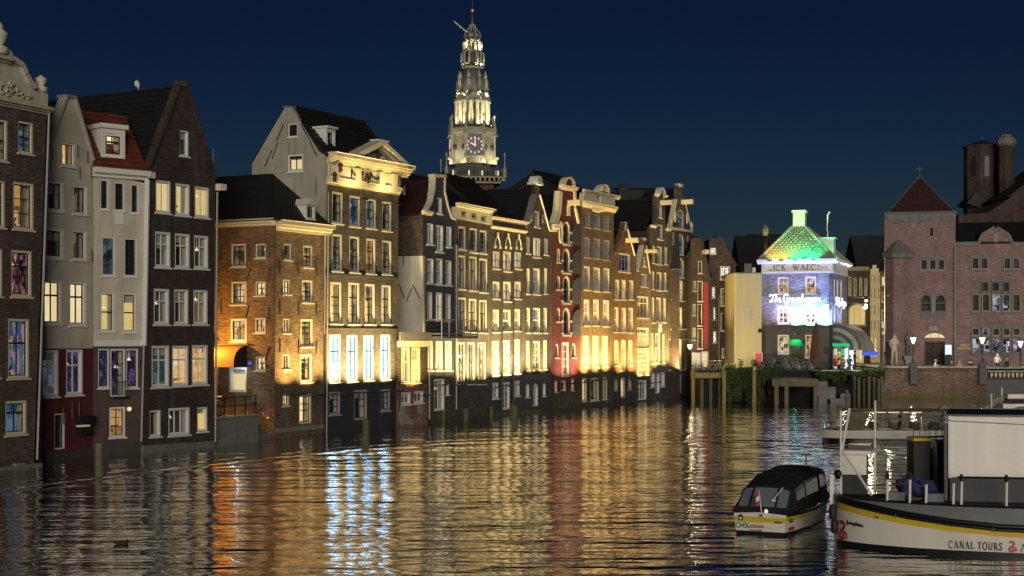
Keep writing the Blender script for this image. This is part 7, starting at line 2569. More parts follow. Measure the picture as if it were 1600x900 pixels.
# ================================================================ boats
def hull(root, M, stations, cuts, mats, names, mirror=True):
    """stations: (x, half beam at the sheer, half beam at the water, z sheer); cuts: fractions of height from 0 (water) to 1"""
    for (c0, c1), mt, nm in zip(zip(cuts, cuts[1:]), mats, names):
        m = MB()
        for sd_ in (-1, 1):
            rows = []
            for x, bs, bw, zs in stations:
                r = []
                k0, k1 = (c(zs) if callable(c) else c for c in (c0, c1))
                for t in (k0, (k0 + k1) / 2, k1):
                    z = -.25 + (zs + .25) * t
                    b = bw + (bs - bw) * (t ** .8)
                    r.append((x, sd_ * b, z))
                rows.append(r)
            m.grid(rows)
        m.build(nm, mt, root, M, smooth=True, fix=False)

# ---- the long barge at the right
BO, BAng = Vector((8.42, 39.9)), R(-14)
e = thing('canal_barge', 'long white canal boat with a yellow stripe, bow at left', 'boat', (BO.x, BO.y, 0), BAng)
bc, bs_ = math.cos(BAng), math.sin(BAng)
def pt(px, py, Y):
    """barge-local point of what the photo shows at a pixel, at distance Y"""
    P = at(px, py, Y)
    dx, dy = P.x - BO.x, P.y - BO.y
    return Vector((dx * bc + dy * bs_, -dx * bs_ + dy * bc, P.z))
st = []
for x, bf in ((0, 0.02), (.10, .24), (.30, .50), (.6, .78), (1.1, 1.08), (1.8, 1.38), (2.8, 1.62), (4.0, 1.76), (5.5, 1.80), (8, 1.82), (14, 1.82), (20, 1.7)):
    zs = .74 + .50 * max(0, 1 - x / 4.8) ** 1.7
    st.append((x, bf, bf * .975, zs))
def side(x):
    for (x0, b0, w0, z0), (x1, b1_, w1, z1) in zip(st, st[1:]):
        if x0 <= x <= x1:
            t = (x - x0) / (x1 - x0)
            return b0 + (b1_ - b0) * t, z0 + (z1 - z0) * t
    return st[-1][1], st[-1][3]
def onhull(px, py, inset=0.0):
    """point of the near side, or of a line inset from it, in a photo column"""
    best = None
    for k in range(900):
        x = k * .01
        b, zs = side(x)
        y = -max(0, b - inset)
        X, Y = BO.x + x * bc - y * bs_, BO.y + x * bs_ + y * bc
        q = CX + X / Y * F
        if best is None or abs(q - px) < best[0]:
            best = (abs(q - px), x, y, CAMH - (py - HY) / F * Y)
    return best[1:]
ab = lambda f: (lambda zs: (f(zs) + .25) / (zs + .25))
hull(e, None, st, (0, ab(lambda z: .13), ab(lambda z: z - .25 - .12 * max(0, z - .74)), ab(lambda z: z - .13), 1.0), ('hull_black', 'hull_white', 'hull_yellow', 'hull_black'), ('hull_bottom', 'hull_side', 'hull_stripe', 'rubbing_strake'))
m = MB()
for sd_ in (-1, 1):
    m.tube([(x, sd_ * (b + .02), z) for x, b, _, z in st], .06, 6)
    m.tube([(x, sd_ * (b + .01), z - .09) for x, b, _, z in st], .045, 6)
m.build('rail', 'hull_black', e, smooth=True)
m = MB()
ZD = 1.20
for sd_ in (-1, 1):
    m.grid([[(x + .12, sd_ * max(.0, b - .12), z - .05), (x + .14, sd_ * max(.0, b - .26), max(z - .02, ZD))] for x, b, _, z in st])
m.build('trunk_side', 'deck_grey', e, fix=False)
m = MB()
n = len(st)
vs = [(x + .12, -max(0, b - .27), ZD - .015) for x, b, _, z in st] + [(x + .12, max(0, b - .27), ZD - .015) for x, b, _, z in st]
m.add(vs, [(i, i + 1, n + i + 1, n + i) for i in range(n - 1)])
m.build('deck', 'deck_dark', e, fix=False)
m = MB()
for sd_ in (-1, 1):
    m.tube([(x + .14, sd_ * max(0, b - .26), ZD) for x, b, _, z in st], .03, 5)
m.build('deck_edge', 'hull_black', e)
m = MB()
for k in range(26):
    x = .8 + k * .34
    b, z = side(x)
    m.box(x - .006, x + .006, -b - .065, -b - .03, z - .15, z - .14)
stuff(m.build('rivet', 'plastic_yellow', e))
for k in range(3):                              # rubber fenders on short ropes
    x = 1.5 + k * 2.3
    b, z = side(x)
    MB().tube([(x, -b - .05, z), (x, -b - .06, z - .16)], .008, 4).build('fender_rope', 'stone_light', e)
MB().box(-.05, .06, -.05, .05, -.25, 1.28).build('stem', 'hull_black', e)
b, z = side(1.05)
MB().box(1.0, 1.14, -b - .02, -b + .05, z - .27, z - .22).build('hawse_hole', 'hull_black', e)
fB = Frame(BO, BAng, e)
x0, y0_, z0 = onhull(1482, 856)
x1, y1_, z1 = onhull(1568, 860)
cap = .175
ylet = min(y0_, y1_) - .012
mm, wid = serif_text('CANAL TOURS', cap, 0, 0, ylet - .008, ylet, 0, .16, 1.5)
sc = (x1 - x0) / wid
mm.v = [(x0 + a * sc, -side(x0 + a * sc)[0] - .004 + (b - ylet), z0 + (z1 - z0) * a / wid + c) for a, b, c in mm.v]
mm.build('hull_lettering', 'letter_dark', e)
mm, wid = serif_text('A', cap, 0, 0, ylet - .008, ylet, 0, .1)
xa = onhull(1594, 862)[0]
mm.v = [(xa + a, b, z1 - .01 + c) for a, b, c in mm.v]
mm.build('hull_lettering', 'letter_dark', e)
x0, y0_, z0 = onhull(1336, 821)
xb, yb, _ = onhull(1345, 821)
xc_, yc_, _ = onhull(1325, 818)
tang = math.atan2(yb - yc_, xb - xc_)
put_text(fB, 'Josephine', .145, x0, z0, y0_ - .03, 'letter_dark', 'hull_name', 1.0, Matrix.Rotation(tang, 4, 'Z') @ Matrix.Rotation(R(4), 4, 'Y'))
def swirl(m, cx_, y, cz, s_, rot=0.0):
    """red scrolled company mark"""
    pts = [(-.55, .75), (-.2, 1.0), (.25, .85), (.35, .45), (.0, .1), (-.45, -.3), (-.5, -.75), (-.1, -1.0), (.35, -.75)]
    pts2 = [(.35, -.75), (.1, -.35), (.45, -.15), (.75, -.45), (.7, -.95)]
    for q, r_ in ((pts, .19), (pts2, .13)):
        q = smooth(q, 3)
        for a, b in zip(q, q[1:]):
            a_, b_ = Vector(a) * s_, Vector(b) * s_
            d_ = (b_ - a_).normalized() if (b_ - a_).length > 1e-6 else Vector((1, 0))
            n_ = Vector((-d_.y, d_.x)) * s_ * r_
            f = lambda p: (cx_ + p.x * math.cos(rot), y + p.x * math.sin(rot), cz + p.y)
            vs = [f(a_ - n_), f(b_ - n_), f(b_ + n_), f(a_ + n_)]
            m.add(vs, [(0, 1, 2, 3)])
m = MB()
xs, ys, zs_ = onhull(1582, 854)
swirl(m, xs, ylet - .01, zs_, .12)
m.build('red_mark', 'red_paint', e, fix=False)
m = MB()
xs, ys, zs_ = onhull(1317, 828)
xs2, ys2, _ = onhull(1322, 828)
swirl(m, xs, ys - .05, zs_, .22, math.atan2(ys2 - ys, xs2 - xs))
m.build('red_mark', 'red_paint', e, fix=False)
# deck posts and handrail
tops = {}
for px, y0, ins in ((1386, 748, .35), (1421.5, 748, .32), (1446.5, 757, .32), (1489.5, 755, .32), (1502, 751, .32), (1572, 752, .32), (1640, 752, .32)):
    x, y, z = onhull(px, y0, ins)
    MB().tube([(x, y, ZD - .02), (x + .01, y, z)], .034, 8).build('deck_post', 'white_paint', e)
    tops[px] = Vector((x, y, z))
    if px in (1386, 1421.5, 1502, 1572):
        MB().lathe([(.045, z - .02), (.045, z + .1), (.03, z + .16)], 8, x, y).build('post_cap', 'hull_black', e)
MB().tube([tops[1502] + Vector((-.1, 0, .08)), tops[1572] + Vector((0, 0, .08)), tops[1640] + Vector((2, 0, .06))], .03, 6).build('handrail', 'hull_black', e)
MB().tube([tops[1386] + Vector((0, 0, -.06)), (tops[1386] + tops[1421.5]) / 2 + Vector((0, 0, -.14)), tops[1421.5] + Vector((0, 0, -.06)), (tops[1421.5] + tops[1446.5]) / 2 + Vector((0, 0, -.1)), tops[1446.5] + Vector((0, 0, -.04))], .009, 4).build('rope', 'stone_grey', e)
# bow poles
Yp = 40.1
def dk(px, Y):
    q = pt(px, 700, Y)
    return Vector((q.x, q.y, ZD - .1))
MB().tube([dk(1314, Yp), pt(1313.5, 642, Yp)], .028, 7).build('bow_pole', 'white_paint', e)
MB().tube([pt(1316, 702, Yp), pt(1327.5, 638, Yp)], .035, 7).build('bow_pole', 'white_paint', e)
MB().tube([pt(1317, 704, Yp), pt(1362, 774, 39.2)], .035, 7).build('brace', 'white_paint', e)
MB().tube([dk(1367, 41), pt(1367.5, 626, 41)], .03, 7).build('bow_pole', 'white_paint', e)
MB().tube([pt(1368, 684, 41), pt(1420, 760, 39.5)], .02, 6).build('brace', 'stone_grey', e)
q = pt(1300, 742, 40.0)
MB().box(q.x - .05, q.x + .05, q.y - .03, q.y + .03, .9, q.z).build('bow_board', 'white_paint', e)
q = pt(1309, 742, 40.0)
MB().lathe([(.06, q.z - .1), (.1, q.z), (.1, q.z + .08), (.04, q.z + .14)], 8, q.x, q.y).build('bow_lamp', 'hull_black', e)
# wheel shelter
Yw = 40.7
q0, q1 = pt(1316, 741, Yw), pt(1355, 706, Yw - .25)
x0, x1, yA = q0.x, q1.x, (q0.y + q1.y) / 2
zm, zt_ = q0.z, q1.z
MB().box(x0, x1, yA, yA + .8, ZD - .2, zm).build('shelter_base', 'deck_dark', e)
MB().box(x0 - .01, x1 - .02, yA - .02, yA + .05, zm + .002, zt_).build('shelter_front', 'white_paint', e)
MB().box(x1 - .03, x1 + .02, yA + .06, yA + .8, zm + .002, zt_).build('shelter_side', 'rust', e)
MB().slab((x0 - .1, yA - .15, zt_ + .03), (x1 + .1, yA - .15, zt_ + .03), (x1 + .3, yA + 1.0, zt_ + .1), (x0 + .1, yA + 1.0, zt_ + .1), .1).build('shelter_roof', 'white_paint', e)
MB().box(x0 + .15, x1 + .1, yA + .2, yA + .9, zt_ + .06, zt_ + .16).build('shelter_hatch', 'hull_black', e)
# white planked deckhouse: every plank a piece
Yd = 39.0
q0 = pt(1483, 745.5, Yd)
x0, yA, zb_ = q0.x, q0.y, q0.z
zt_ = pt(1483, 650, Yd).z
x1 = x0 + 7
MB().box(x0 + .02, x1, yA + .04, yA + 2.2, ZD - .02, zb_).build('deckhouse_base', 'paint_ink', e)
MB().box(x0 + .03, x1, yA + .05, yA + 2.2, zb_, zt_).build('deckhouse_wall', 'white_paint', e)
nb = 10
hb = (zt_ - zb_) / nb
pk = MB().add([(0, 0, 0), (x1 - x0, 0, 0), (x1 - x0, .022, hb * 1.02), (0, .022, hb * 1.02), (0, .035, 0), (x1 - x0, .035, 0), (x1 - x0, .035, hb * 1.02), (0, .035, hb * 1.02)],
              [(0, 1, 2, 3), (0, 4, 5, 1), (3, 2, 6, 7), (0, 3, 7, 4), (1, 5, 6, 2)]).mesh('plank', 'white_paint')
for k in range(nb):
    o = bpy.data.objects.new('plank', pk)
    C.objects.link(o)
    o.parent = e
    o.location = (x0, yA + random.uniform(-.003, .003), zb_ + hb * k)
    o.rotation_euler = (0, random.uniform(-.0012, .0012), 0)
MB().box(x0 - .02, x0 + .06, yA - .02, yA + .06, zb_ - .02, zt_ + .01).build('corner_board', 'white_paint', e)
MB().slab((x0 - .12, yA - .13, zt_ + .02), (x1, yA - .13, zt_ + .02), (x1, yA + 1.4, zt_ + .10), (x0 + .1, yA + 1.4, zt_ + .10), -.03).slab((x0 + .1, yA + 1.4, zt_ + .10), (x1, yA + 1.4, zt_ + .10), (x1, yA + 2.5, zt_ + .02), (x0 - .1, yA + 2.5, zt_ + .02), -.05).build('deckhouse_roof', 'hull_black', e)
MB().tube([(x0 - .08, yA + .1, ZD), (x0 - .08, yA + .1, zt_ - .2)], .05, 8).build('deckhouse_post', 'stone_grey', e)
MB().tube([(x0 - .3, yA - .05, zt_ - .1), (x0 + 2.5, yA - .05, zt_ - .22), (x0 + 5.5, yA - .05, zt_ - .28)], .006, 4).build('cable', 'hull_black', e)
zf = lambda py, Y: CAMH - (py - HY) / F * Y
for k, (px, py) in enumerate(((1301, 800), (1304, 822))):     # black rubber fenders hanging at the bow
    q = pt(px, py, 39.6)
    MB().lathe([(.03, q.z - .2), (.09, q.z - .14), (.10, q.z), (.09, q.z + .14), (.03, q.z + .2)], 10, q.x, q.y).tube([(q.x, q.y, q.z + .18), (.05, -.05, 1.2)], .01, 4).build('fender', 'plastic_black', e, smooth=True)
q0, q1 = pt(1296, 776, 41.2), Vector((.1, -.1, 1.22))
MB().tube([q0, (q0 + q1) / 2 + Vector((0, 0, -.08)), q1], .012, 5).build('mooring_rope', 'stone_light', e)
for k in range(4):                              # coiled rope and low deck boxes
    x, y, z = onhull((1400, 1430, 1460, 1395)[k], 770, (.9, 1.1, 1.0, 1.6)[k])
    if k % 2:
        MB().tube([(x + (.12 + .004 * t) * math.cos(t * .6), y + (.12 + .004 * t) * math.sin(t * .6), ZD + .012 + .002 * t) for t in range(34)], .014, 5).build('rope_coil', 'stone_grey', e)
    else:
        MB().box(x - .22, x + .22, y - .12, y + .12, ZD, ZD + .18).box(x - .24, x + .24, y - .14, y + .14, ZD + .18, ZD + .21).build('deck_box', 'deck_grey', e)
# things on the deck
def bin_(label, px0, px1, y0, y1, Y, body, lid):
    P = at((px0 + px1) / 2, y1, Y)
    o = thing('wheelie_bin', label, 'bin', (P.x, Y, ZD), .1)
    w_ = (px1 - px0) * Y / F / 2
    hh = at(0, y0, Y).z - ZD
    v = [(-w_ * .82, -w_ * .8, 0), (w_ * .82, -w_ * .8, 0), (w_ * .82, w_ * .8, 0), (-w_ * .82, w_ * .8, 0), (-w_, -w_, hh), (w_, -w_, hh), (w_, w_, hh), (-w_, w_, hh)]
    MB().add(v, [(3, 2, 1, 0), (0, 1, 5, 4), (1, 2, 6, 5), (2, 3, 7, 6), (3, 0, 4, 7)]).build('body', body, o)
    MB().add([(-w_ * 1.1, -w_ * 1.15, hh), (w_ * 1.1, -w_ * 1.15, hh), (w_ * 1.1, w_ * 1.1, hh), (-w_ * 1.1, w_ * 1.1, hh), (-w_ * 1.0, -w_ * 1.0, hh + .07), (w_ * 1.0, -w_ * 1.0, hh + .07), (w_ * 1.0, w_ * 1.0, hh + .1), (-w_ * 1.0, w_ * 1.0, hh + .1)],
             [(3, 2, 1, 0), (0, 1, 5, 4), (1, 2, 6, 5), (2, 3, 7, 6), (3, 0, 4, 7), (4, 5, 6, 7)]).build('lid', lid, o)
    for q in (-1, 1):
        MB().xprism([(w_ * .8 + .09 * math.cos(t * .785), .09 + .09 * math.sin(t * .785)) for t in range(8)], q * w_ * .7 - .03, q * w_ * .7 + .03).build('wheel', 'hull_black', o)
    return o
bin_('black wheelie bin with a yellow lid on the white canal boat', 1422, 1450, 688, 760, 40.6, 'plastic_black', 'plastic_yellow')
bin_('blue wheelie bin beside the white deckhouse', 1460, 1480, 694, 760, 40.9, 'plastic_blue', 'plastic_blue')
P = at(1423, 765, 39.4)
e2 = thing('tarpaulin_bundle', 'bunched blue tarpaulin lying on the deck before the bins', 'tarpaulin', (P.x, P.y, ZD), 0)
bm = bmesh.new()
bmesh.ops.create_icosphere(bm, subdivisions=3, radius=1)
rr_ = random.Random(4)
for v in bm.verts:
    n = v.co.normalized()
    k_ = 1 + .16 * math.sin(7 * n.x + 3 * n.z) + .10 * math.sin(11 * n.y - 5 * n.x) + rr_.uniform(-.03, .03)
    v.co = Vector((n.x * .36 * k_, n.y * .32 * k_, max(-.02, .30 + n.z * .32 * k_)))
me = bpy.data.meshes.new('cover')
bm.to_mesh(me)
bm.free()
me.materials.append(MATS['tarp_blue'])
o = bpy.data.objects.new('cover', me)
C.objects.link(o)
o.parent = e2
m = MB()
for k in range(5):
    m.tube([(.18 + k * .07, -.3, .5), (.3 + k * .06, -.34 - .02 * k, .25), (.28 + k * .08, -.3, -.0)], .035, 5)
m.build('fold', 'tarp_blue', e2)
P = at(1450, 692, 42)
e2 = thing('rod_rack', 'rack of upright thin metal rods standing behind the bins', 'rack', (P.x, 42, ZD), 0)
rr_ = random.Random(9)
for k in range(11):
    x = -.42 + k * .085
    MB().tube([(x + rr_.uniform(-.08, .08), rr_.uniform(-.2, .2), 1.1), (x, rr_.uniform(-.2, .2), zf(655 + rr_.uniform(-5, 8), 42) - ZD)], .009, 5).build('rod', 'steel', e2)
MB().box(-.5, .5, -.3, .3, 0, 1.12).build('stand', 'plastic_black', e2)
for k in range(3):
    MB().tube([(-.5, -.25 + .2 * k, 1.4), (.5, -.25 + .2 * k, 1.45)], .012, 5).build('rail', 'steel', e2)

# ---- open tour boat passing
YT = 79.6
P = at(1285, 690, YT)
e = thing('tour_boat', 'cream glass roofed tour boat passing behind the moored boats', 'boat', (P.x, YT, 0), 0)
tx = lambda px: (px - 1285) * YT / F
tzz = lambda py: CAMH - (py - HY) / F * (YT - 1.2)
st2 = []
for x, bf in ((0, .05), (.25, .5), (.7, .85), (1.5, 1.15), (3, 1.3), (8, 1.35), (14, 1.3)):
    st2.append((x, bf, bf * .9, tzz(671)))
hull(e, None, st2, (0, .5, .94, 1.0), ('hull_black', 'hull_white', 'hull_black'), ('hull_bottom', 'hull_side', 'gunwale'))
m = MB()
n = len(st2)
m.add([(x, -b + .02, tzz(673)) for x, b, _, z in st2] + [(x, b - .02, tzz(673)) for x, b, _, z in st2], [(i, i + 1, n + i + 1, n + i) for i in range(n - 1)])
m.build('deck', 'deck_grey', e, fix=False)
zR, zG = tzz(643), tzz(671)
xf, xr = tx(1303), tx(1322)
MB().box(xr, 14, -1.12, 1.12, zR - .02, zR + .05).build('roof_edge', 'deck_dark', e)
# slanted windscreen frame and ribs
m = MB()
for q in (-1.1, 1.1):
    m.tube([(xf, q, zG), (xr, q, zR)], .045, 6)
    m.tube([(xr, q, zR - .35), (14, q, zR - .35)], .03, 5)
for px in (1362, 1398, 1436, 1470):
    for q in (-1.1, 1.1):
        m.tube([(tx(px), q, zG), (tx(px) + .55, q, zR)], .05, 6)
m.build('canopy_frame', 'deck_grey', e)
MB().add([(xf, -1.1, zG), (xf, 1.1, zG), (xr, 1.1, zR), (xr, -1.1, zR)], [(0, 1, 2, 3)]).build('windscreen', 'glass_tour', e, fix=False)
MB().add([(xf + .12, -1.08, zG), (xr + .05, -1.08, zR - .03), (xr + 1.0, -1.08, zR - .03), (xr + .6, -1.08, zG)], [(0, 1, 2, 3)]).build('wheelhouse_panel', 'wood_old', e, fix=False)
for k in range(4):
    a_ = tx((1345, 1362, 1398, 1436)[k]) + .05
    b_ = tx((1362, 1398, 1436, 1470)[k])
    MB().add([(a_, -1.12, zG), (b_, -1.12, zG), (b_ + .5, -1.12, zR), (a_ + .5, -1.12, zR)], [(0, 1, 2, 3)]).build('side_window', 'glass_tour', e, fix=False)
for k in range(6):
    x = tx(1352) + k * 1.05
    MB().box(x, x + .45, -.9, .9, .1, .5).box(x + .38, x + .46, -.9, .9, .5, zG + .32).build('bench', 'plastic_black', e)
for k, px in enumerate((1350, 1377, 1412)):
    MB().box(tx(px), tx(px) + .9, -.15, .15, zR - .12, zR - .06).build('ceiling_lamp', 'lamp_soft', e)
    point((P.x + tx(px) + .4, YT, zR - .25), 18, (1, .88, .6), .1)
MB().lathe([(.06, zG), (.06, zG + .25), (.02, zG + .3)], 8, .2, 0).build('bow_light', 'stone_light', e)
MB().tube([(.1, -.1, zG), (.1, -.1, zG + .3), (.6, -.6, zG + .3), (.6, -.6, zG)], .02, 5).build('bow_rail', 'steel', e)
MB().lathe([(.22, zR + .05), (.26, zR + .12), (.2, zR + .3), (.05, zR + .36)], 10, tx(1469), -.6).build('radar_dome', 'stone_light', e, smooth=True)
for px, rz in ((1345, 1.5), (1404, 1.7)):
    person('dark passenger sitting in the tour boat near the ' + ('windscreen' if px < 1380 else 'middle ribs'), px, 672, YT - .5, 1.7, 'cloth_black', 'cloth_black', 'hair_dark', 'sit', rz, .12, group='passengers in the tour boat')

# ---- covered sloop with its stern towards us
L0, L1 = wl(1147, 303), wl(1229, 308)
T_ = (L1 - L0).normalized()
ctr = (L0 + L1) / 2
rz = math.atan2(T_.y, T_.x)
e = thing('covered_sloop', 'small white and yellow boat under a black canvas canopy, stern towards us', 'boat', (ctr.x, ctr.y, 0), rz)
W2 = (L1 - L0).length / 2
st3 = [(0, W2, W2 * .86, .56), (.8, W2 * 1.12, W2 * .96, .55), (2.2, W2 * 1.18, W2 * 1.0, .55), (3.6, W2 * 1.08, W2 * .85, .60), (4.8, W2 * .72, W2 * .5, .68), (5.6, .06, .03, .78)]
# local y is forward here
Mr = Matrix.Rotation(R(90), 4, 'Z')
hull(e, Mr, st3, (0, .42, .78, .96, 1.0), ('hull_black', 'hull_white', 'hull_yellow', 'hull_white'), ('hull_bottom', 'hull_side', 'hull_stripe', 'gunwale'))
def tr(c0, c1, mat, nm):
    f = lambda t: (W2 * .86 + (W2 - W2 * .86) * t ** .8, -.25 + .81 * t)
    (b0, z0), (b1_, z1) = f(c0), f(c1)
    lift = .05 if c1 == 1.0 else 0
    MB().add([(-b0, -.004, z0), (b0, -.004, z0), (b1_, -.004, z1), (0, -.03, z1 + lift), (-b1_, -.004, z1)], [(0, 1, 2, 3, 4)]).build(nm, mat, e, fix=False)
tr(0, .42, 'hull_black', 'transom_bottom')
tr(.42, .72, 'hull_white', 'transom')
tr(.72, .90, 'hull_yellow', 'transom_stripe')
tr(.90, 1.0, 'hull_white', 'transom_top')
m = MB()
for sd_ in (-1, 1):
    m.tube([(sd_ * (b + .02), x, z) for x, b, _, z in st3], .045, 6)
m.build('rubbing_strake', 'hull_black', e)
# canopy as a loft of hoops
hoops = [(.10, .60, .96, .62), (.38, .98, .93, .62), (.62, 1.26, .90, .62), (1.3, 1.50, .92, .62), (2.1, 1.62, .95, .62), (3.3, 1.66, .92, .64), (4.1, 1.58, .82, .66), (4.7, .95, .60, .70)]
rows = []
for y, zt_, wf, zb_ in hoops:
    b = W2 * 1.1 * wf
    r = []
    for k in range(13):
        t = k / 12
        a_ = math.pi * t
        xx = -math.cos(a_)
        q = abs(math.sin(a_)) ** .27
        r.append((b * (1.08 if abs(xx) > .99 else 1.0) * (abs(xx) ** .7) * (1 if xx > 0 else -1), y, zb_ + (zt_ - zb_) * q))
    rows.append(r)
MB().grid(rows).build('canopy', 'canvas_black', e, smooth=False, fix=False)
MB().add(rows[0], [tuple(range(13))]).build('canopy_end', 'canvas_black', e, fix=False)
# clear vinyl windows: stern panes and side panes laid on the canvas
def on(i, j, off=.018):
    i0, j0 = min(int(i), len(rows) - 2), min(int(j), 11)
    a, b = i - i0, j - j0
    P = [Vector(rows[i0][j0]), Vector(rows[i0 + 1][j0]), Vector(rows[i0][j0 + 1]), Vector(rows[i0 + 1][j0 + 1])]
    p = P[0] * (1 - a) * (1 - b) + P[1] * a * (1 - b) + P[2] * (1 - a) * b + P[3] * a * b
    n = (P[2] - P[0]).cross(P[1] - P[0]).normalized()
    if n.z < 0 and abs(n.z) > .2:
        n = -n
    c = Vector((0, 2.4, .8))
    if n.dot(p - c) < 0:
        n = -n
    return p + n * off
def vin(i0, i1, j0, j1):
    g_ = [[on(i0 + (i1 - i0) * a / 3, j0 + (j1 - j0) * b / 3) for b in range(4)] for a in range(4)]
    MB().grid(g_).build('vinyl_window', 'vinyl_sheet', e, smooth=True, fix=False)
g = NG('vinyl_sheet')
g.col((.16, .19, .23))
g.rough(.12)
g.b.inputs['Specular IOR Level'].default_value = .9
vin(.35, 1.85, 2.2, 4.4)
vin(.35, 1.85, 4.8, 7.2)
vin(.35, 1.85, 7.6, 9.8)
vin(2.3, 3.3, 10.6, 11.5)
vin(3.45, 4.6, 10.5, 11.5)
vin(4.8, 5.8, 10.5, 11.4)
m = MB()
for i in (2, 3.4, 4.7):
    m.tube([on(i, k * .5, .012) for k in range(25)], .016, 4)
m.build('canopy_hoop', 'plastic_black', e)
# stern flag, lamp, fittings
MB().tube([(.05, -.03, .60), (.02, -.16, 1.22)], .014, 6).build('flag_staff', 'white_paint', e)
fl = MB()
for k, mt in ((0, 'red_paint'), (1, 'white_paint'), (2, 'plastic_blue')):
    z1 = 1.20 - k * .12
    MB().grid([[(.03 - .02 * j + .015 * math.sin(j * 2), -.15 - .03 * j, z1 - .02 * j - r_ * .12 * 1.0) for j in range(5)] for r_ in (0, 1)]).build('flag', mt if k != 2 else 'red_paint', e, fix=False)
MB().lathe([(.03, .60), (.05, .62), (.05, .68), (.02, .70)], 8, .18, -.03).build('stern_light', 'lamp_soft', e)
MB().box(-.0, .07, -.06, -.01, .50, .55).build('drain_fitting', 'plastic_black', e)
MB().tube([(.30, .25, .95), (.55, .30, 1.28)], .012, 5).box(.26, .36, .18, .26, .90, .95).build('boat_hook', 'white_paint', e)
MB().tube([(.5, 2.6, 1.72), (.5, 2.6, 2.0)], .018, 5).box(.36, .64, 2.56, 2.64, 2.0, 2.04).build('antenna', 'plastic_black', e)
fS = Frame((ctr.x, ctr.y), rz, e)
y_ = -.012
fS.part(MB().box(-W2 + .12, -W2 + .26, y_ - .004, y_, .36, .50).box(-W2 + .15, -W2 + .23, y_ - .006, y_ - .002, .50, .53), 'crest_sticker', 'letter_dark')
fS.part(MB().box(-W2 + .155, -W2 + .225, y_ - .009, y_ - .005, .39, .45), 'crest_mark', 'white_paint')
m = MB()
for cx_, sgn in ((-W2 + .13, 1), (-W2 + .33, 1)):
    pts = [(cx_ + .065 * math.cos(R(a)), .235 + .065 * math.sin(R(a))) for a in range(20, 330, 30)]
    ribbon(m, pts, .028, y_ - .004, y_, lambda a, b: (a, b))
ribbon(m, [(-W2 + .27, .235), (-W2 + .39, .235)], .026, y_ - .005, y_, lambda a, b: (a, b))
m.box(-W2 + .18, -W2 + .24, y_ - .005, y_, .20, .27)
fS.part(m, 'green_mark', 'green_paint')
fS.part(MB().box(-.28, .10, y_ - .004, y_, .18, .255), 'red_label', 'red_paint')
fS.part(MB().prism([(-.36, .18), (-.29, .18), (-.35, .26)], y_ - .004, y_).box(-.285, -.27, y_ - .004, y_, .18, .2), 'label_mark', 'letter_dark')
put_text(fS, 'BOATING.COM', .055, -.09, .197, y_ - .006, 'white_paint', 'label_lettering', .85)
put_text(fS, '+31 20 217 0500', .055, -.13, .095, y_, 'letter_dark', 'phone_lettering', .95)
put_text(fS, 'BERN', .11, W2 - .22, .325, y_, 'letter_dark', 'transom_lettering', .8)
# starboard stickers
sx_, sy_ = st3[0][1], st3[1][1]
angs = math.atan2(.8, W2 * .12)
fs2 = Frame(fS.W @ Vector((W2 + .02, .02, 0)).to_3d() if False else (fS.W @ Vector((W2 + .02, .02, 0))).xy, rz + angs, e)
fs2.part(MB().box(.14, .34, -.02, -.012, .34, .46), 'green_sticker', 'green_paint')
fs2.part(MB().box(.16, .42, -.02, -.012, .14, .23), 'red_label', 'red_paint')
fs2.part(MB().prism([(.08, .13), (.15, .13), (.11, .24)], -.02, -.012), 'label_mark', 'letter_dark')

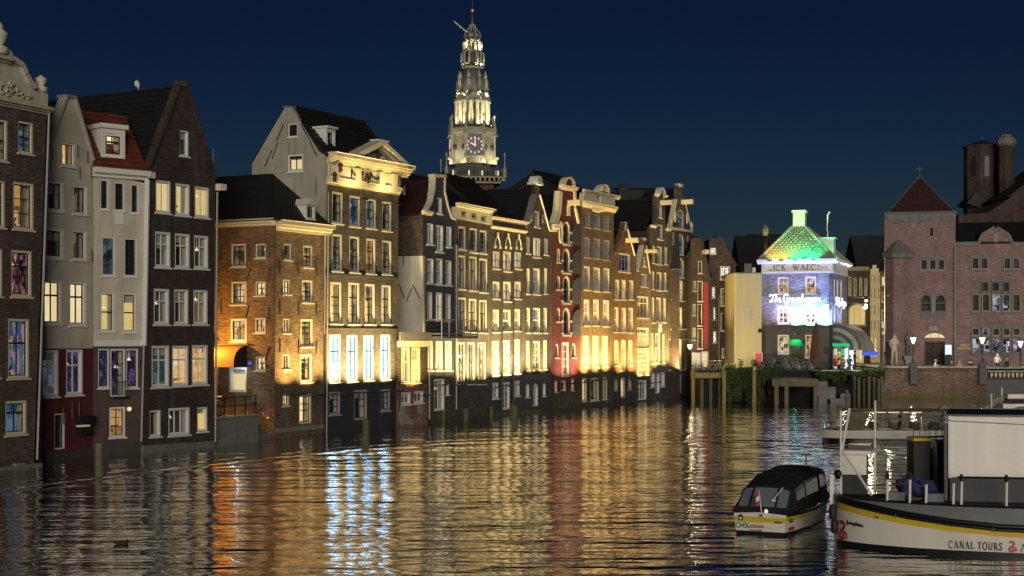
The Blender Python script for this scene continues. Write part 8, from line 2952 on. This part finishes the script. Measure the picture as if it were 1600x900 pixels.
# ---- white cabin boat far right
YF = 60.0
P = at(1553, 0, YF)
e = thing('cabin_boat', 'white cabin boat with a mushroom vent at the right edge', 'boat', (P.x, YF, 0), 0)
fz = lambda py: CAMH - (py - HY) / F * YF
st4 = [(-.6, .1, .05, 1.5), (0, .8, .7, 1.4), (1, 1.3, 1.2, 1.3), (6, 1.5, 1.4, 1.3), (10, 1.4, 1.3, 1.4)]
hull(e, None, st4, (0, .3, .9, 1.0), ('hull_black', 'hull_white', 'hull_black'), ('hull_bottom', 'hull_side', 'gunwale'))
MB().box(0, 10, -1.2, 1.2, 1.2, fz(640)).build('cabin', 'white_paint', e)
MB().box(-.05, 10, -1.28, 1.28, fz(640), fz(629)).build('cabin_top', 'white_paint', e)
MB().slab((.4, -1.3, fz(629) + .01), (10, -1.3, fz(629) + .01), (10, 1.2, fz(626)), (.6, 1.2, fz(626)), -.04).build('cabin_roof', 'hull_black', e)
MB().lathe([(.1, fz(645)), (.1, fz(637)), (.22, fz(637)), (.2, fz(634)), (.05, fz(632.5))], 12, (1576 - 1553) * YF / F, -1.55).build('mushroom_vent', 'stone_light', e, smooth=True)
MB().tube([(-.55, -.6, fz(640)), (-.1, -.6, fz(624)), (.15, -.5, fz(622))], .12, 7).build('furled_cover', 'stone_light', e)
MB().tube([(-.35, -.8, 1.3), (-.35, -.8, fz(614))], .03, 6).tube([(.5, .6, 1.3), (.5, .6, fz(606))], .03, 6).build('mast', 'white_paint', e)
MB().box(1.0, 10, 1.4, 2.6, fz(630), fz(618)).build('upper_cabin', 'white_paint', e)
# ---- duck
P = wl(189, 321)
e = thing('duck', 'small dark duck floating on the black water at lower left', 'duck', (P.x, P.y, 0), R(20))
bm = bmesh.new()
bmesh.ops.create_icosphere(bm, subdivisions=3, radius=1)
for v in bm.verts:
    n = v.co.copy()
    t = max(0, n.x - .55) / .45
    x, y, z = n.x * .20, n.y * .085, n.z * .07 + .04
    if n.x < -.5:
        z += (-n.x - .5) * .10
    if t > 0 and n.z > 0:
        z += t * .13
        x = .13 + .05 * n.x * (1 - .3 * t)
        y *= .75
    v.co = (x, y, z)
me = bpy.data.meshes.new('body')
bm.to_mesh(me)
bm.free()
me.materials.append(MATS['hair_dark'])
o = bpy.data.objects.new('body', me)
C.objects.link(o)
o.parent = e
MB().add([(.19, -.02, .15), (.19, .02, .15), (.25, .015, .14), (.25, -.015, .14), (.19, 0, .17)], [(0, 1, 2, 3), (0, 3, 4), (1, 4, 2), (2, 4, 3)]).build('bill', 'plastic_yellow', e)
